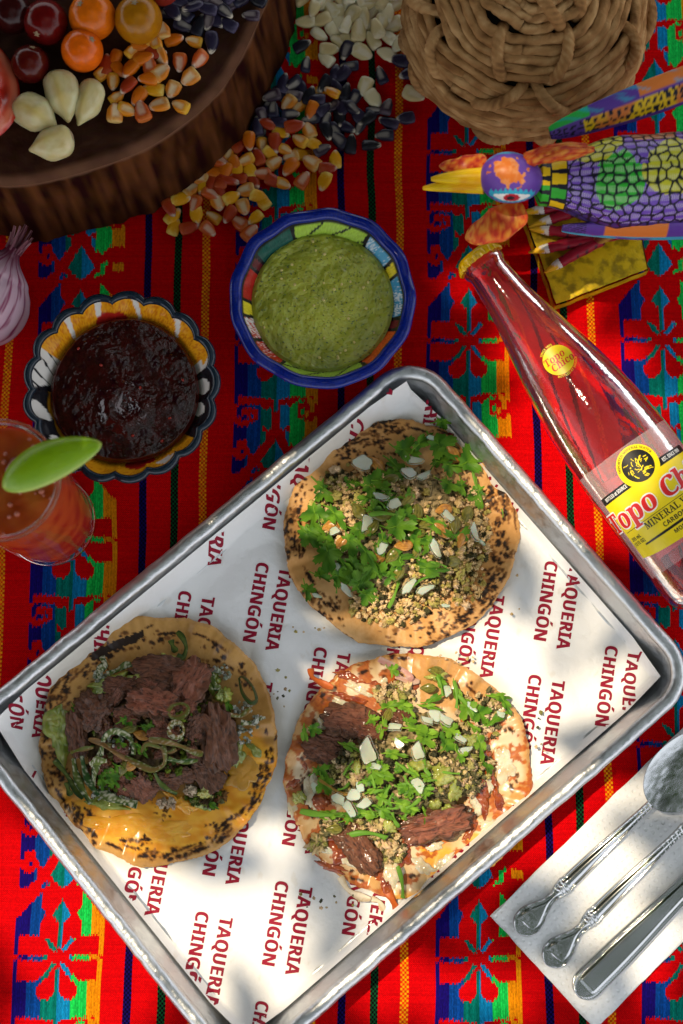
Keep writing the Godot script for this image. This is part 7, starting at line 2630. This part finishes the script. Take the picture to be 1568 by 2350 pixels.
		lay(t, "cilantro_leaf", leaf_mesh(7 + rng.randi() % 7 if rng.randf() < 0.75 else rng.randi() % 7), q[0], q[1], Vector3.ONE * q[3] * 0.000155 * rnd(0.9, 1.1), -q[2] + rnd(-0.3, 0.3), 0.0048, 0.35)
	for k in 70:
		var an := rnd(0, TAU)
		var rad := sqrt(rng.randf())
		var q := Vector2(cos(an) * rad * 270, sin(an) * rad * 190)
		if k % 2:
			lay(t, "cilantro_leaf", leaf_mesh(7 + rng.randi() % 7 if rng.randf() < 0.75 else rng.randi() % 7), 640 + q.x, 840 + q.y, Vector3.ONE * rnd(0.0036, 0.0062), rnd(0, TAU), rnd(0.003, 0.006), 0.5)
		else:
			lay(t, "herb_strip", strip_mesh(rng.randi() % 5), 660 + q.x, 840 + q.y, Vector3.ONE * rnd(0.0028, 0.0052), rnd(0, TAU), rnd(0.003, 0.006), 0.4)
	for q in [[735, 1375, 1.4, 0.0090], [540, 1100, 0.05, 0.0110], [280, 985, 0.1, 0.0125], [960, 250, 1.3, 0.0060], [1050, 300, 1.5, 0.0080], [1110, 360, 0.9, 0.0085], [780, 820, 0.1, 0.0065], [1020, 750, 0.1, 0.0050], [430, 720, -0.9, 0.0050], [865, 650, 1.5, 0.0060]]:
		lay(t, "herb_strip", strip_mesh(rng.randi() % 5), q[0], q[1], Vector3(q[3], q[3] * 0.6, q[3] * 0.62), -q[2], 0.0055, 0.15)
	for q in [[555, 640, 1.2, 0.0125], [700, 490, 0.1, 0.0068], [930, 430, 0.9, 0.0078], [995, 455, 0.5, 0.0074], [890, 455, 0.2, 0.0062], [1070, 555, 0.4, 0.0062], [1095, 620, -0.3, 0.0060], [830, 640, 1.3, 0.0090], [725, 585, 0.7, 0.0058], [835, 820, 0.7, 0.0088], [380, 895, 0.3, 0.0076], [470, 875, -0.2, 0.0076], [530, 915, -0.7, 0.0074], [440, 950, 0.9, 0.0088], [240, 830, 1.2, 0.0050], [1000, 280, 1.2, 0.0064], [1140, 370, 0.8, 0.0052], [1310, 415, 0.3, 0.0046], [590, 715, 0.2, 0.0056], [500, 830, 1.2, 0.0052]]:
		lay(t, "onion_dice", onion_mesh(rng.randi() % 6), q[0], q[1], Vector3(q[3] * 0.86, q[3] * 0.62, q[3] * 0.78), -q[2], 0.0056, 0.18)
	for q in [[890, 262, 0.0, 1], [350, 1072, 0.0, 2], [930, 165, -0.1, 3], [660, 425, 1.2, 1]]:
		lay(t, "pumpkin_seed" if q[3] > 1 else "caper", seed_mesh(q[3]), q[0], q[1], Vector3.ONE * 0.0048, q[2], 0.003, 0.2)
	# the brown stalk lying across the leaves
	ribbon(t, "brown_stalk", [[265, 790], [320, 825], [380, 862], [430, 875]], 0.0011, 0.006, Color(0.30, 0.17, 0.03), Color(0.20, 0.12, 0.02), 0.0)
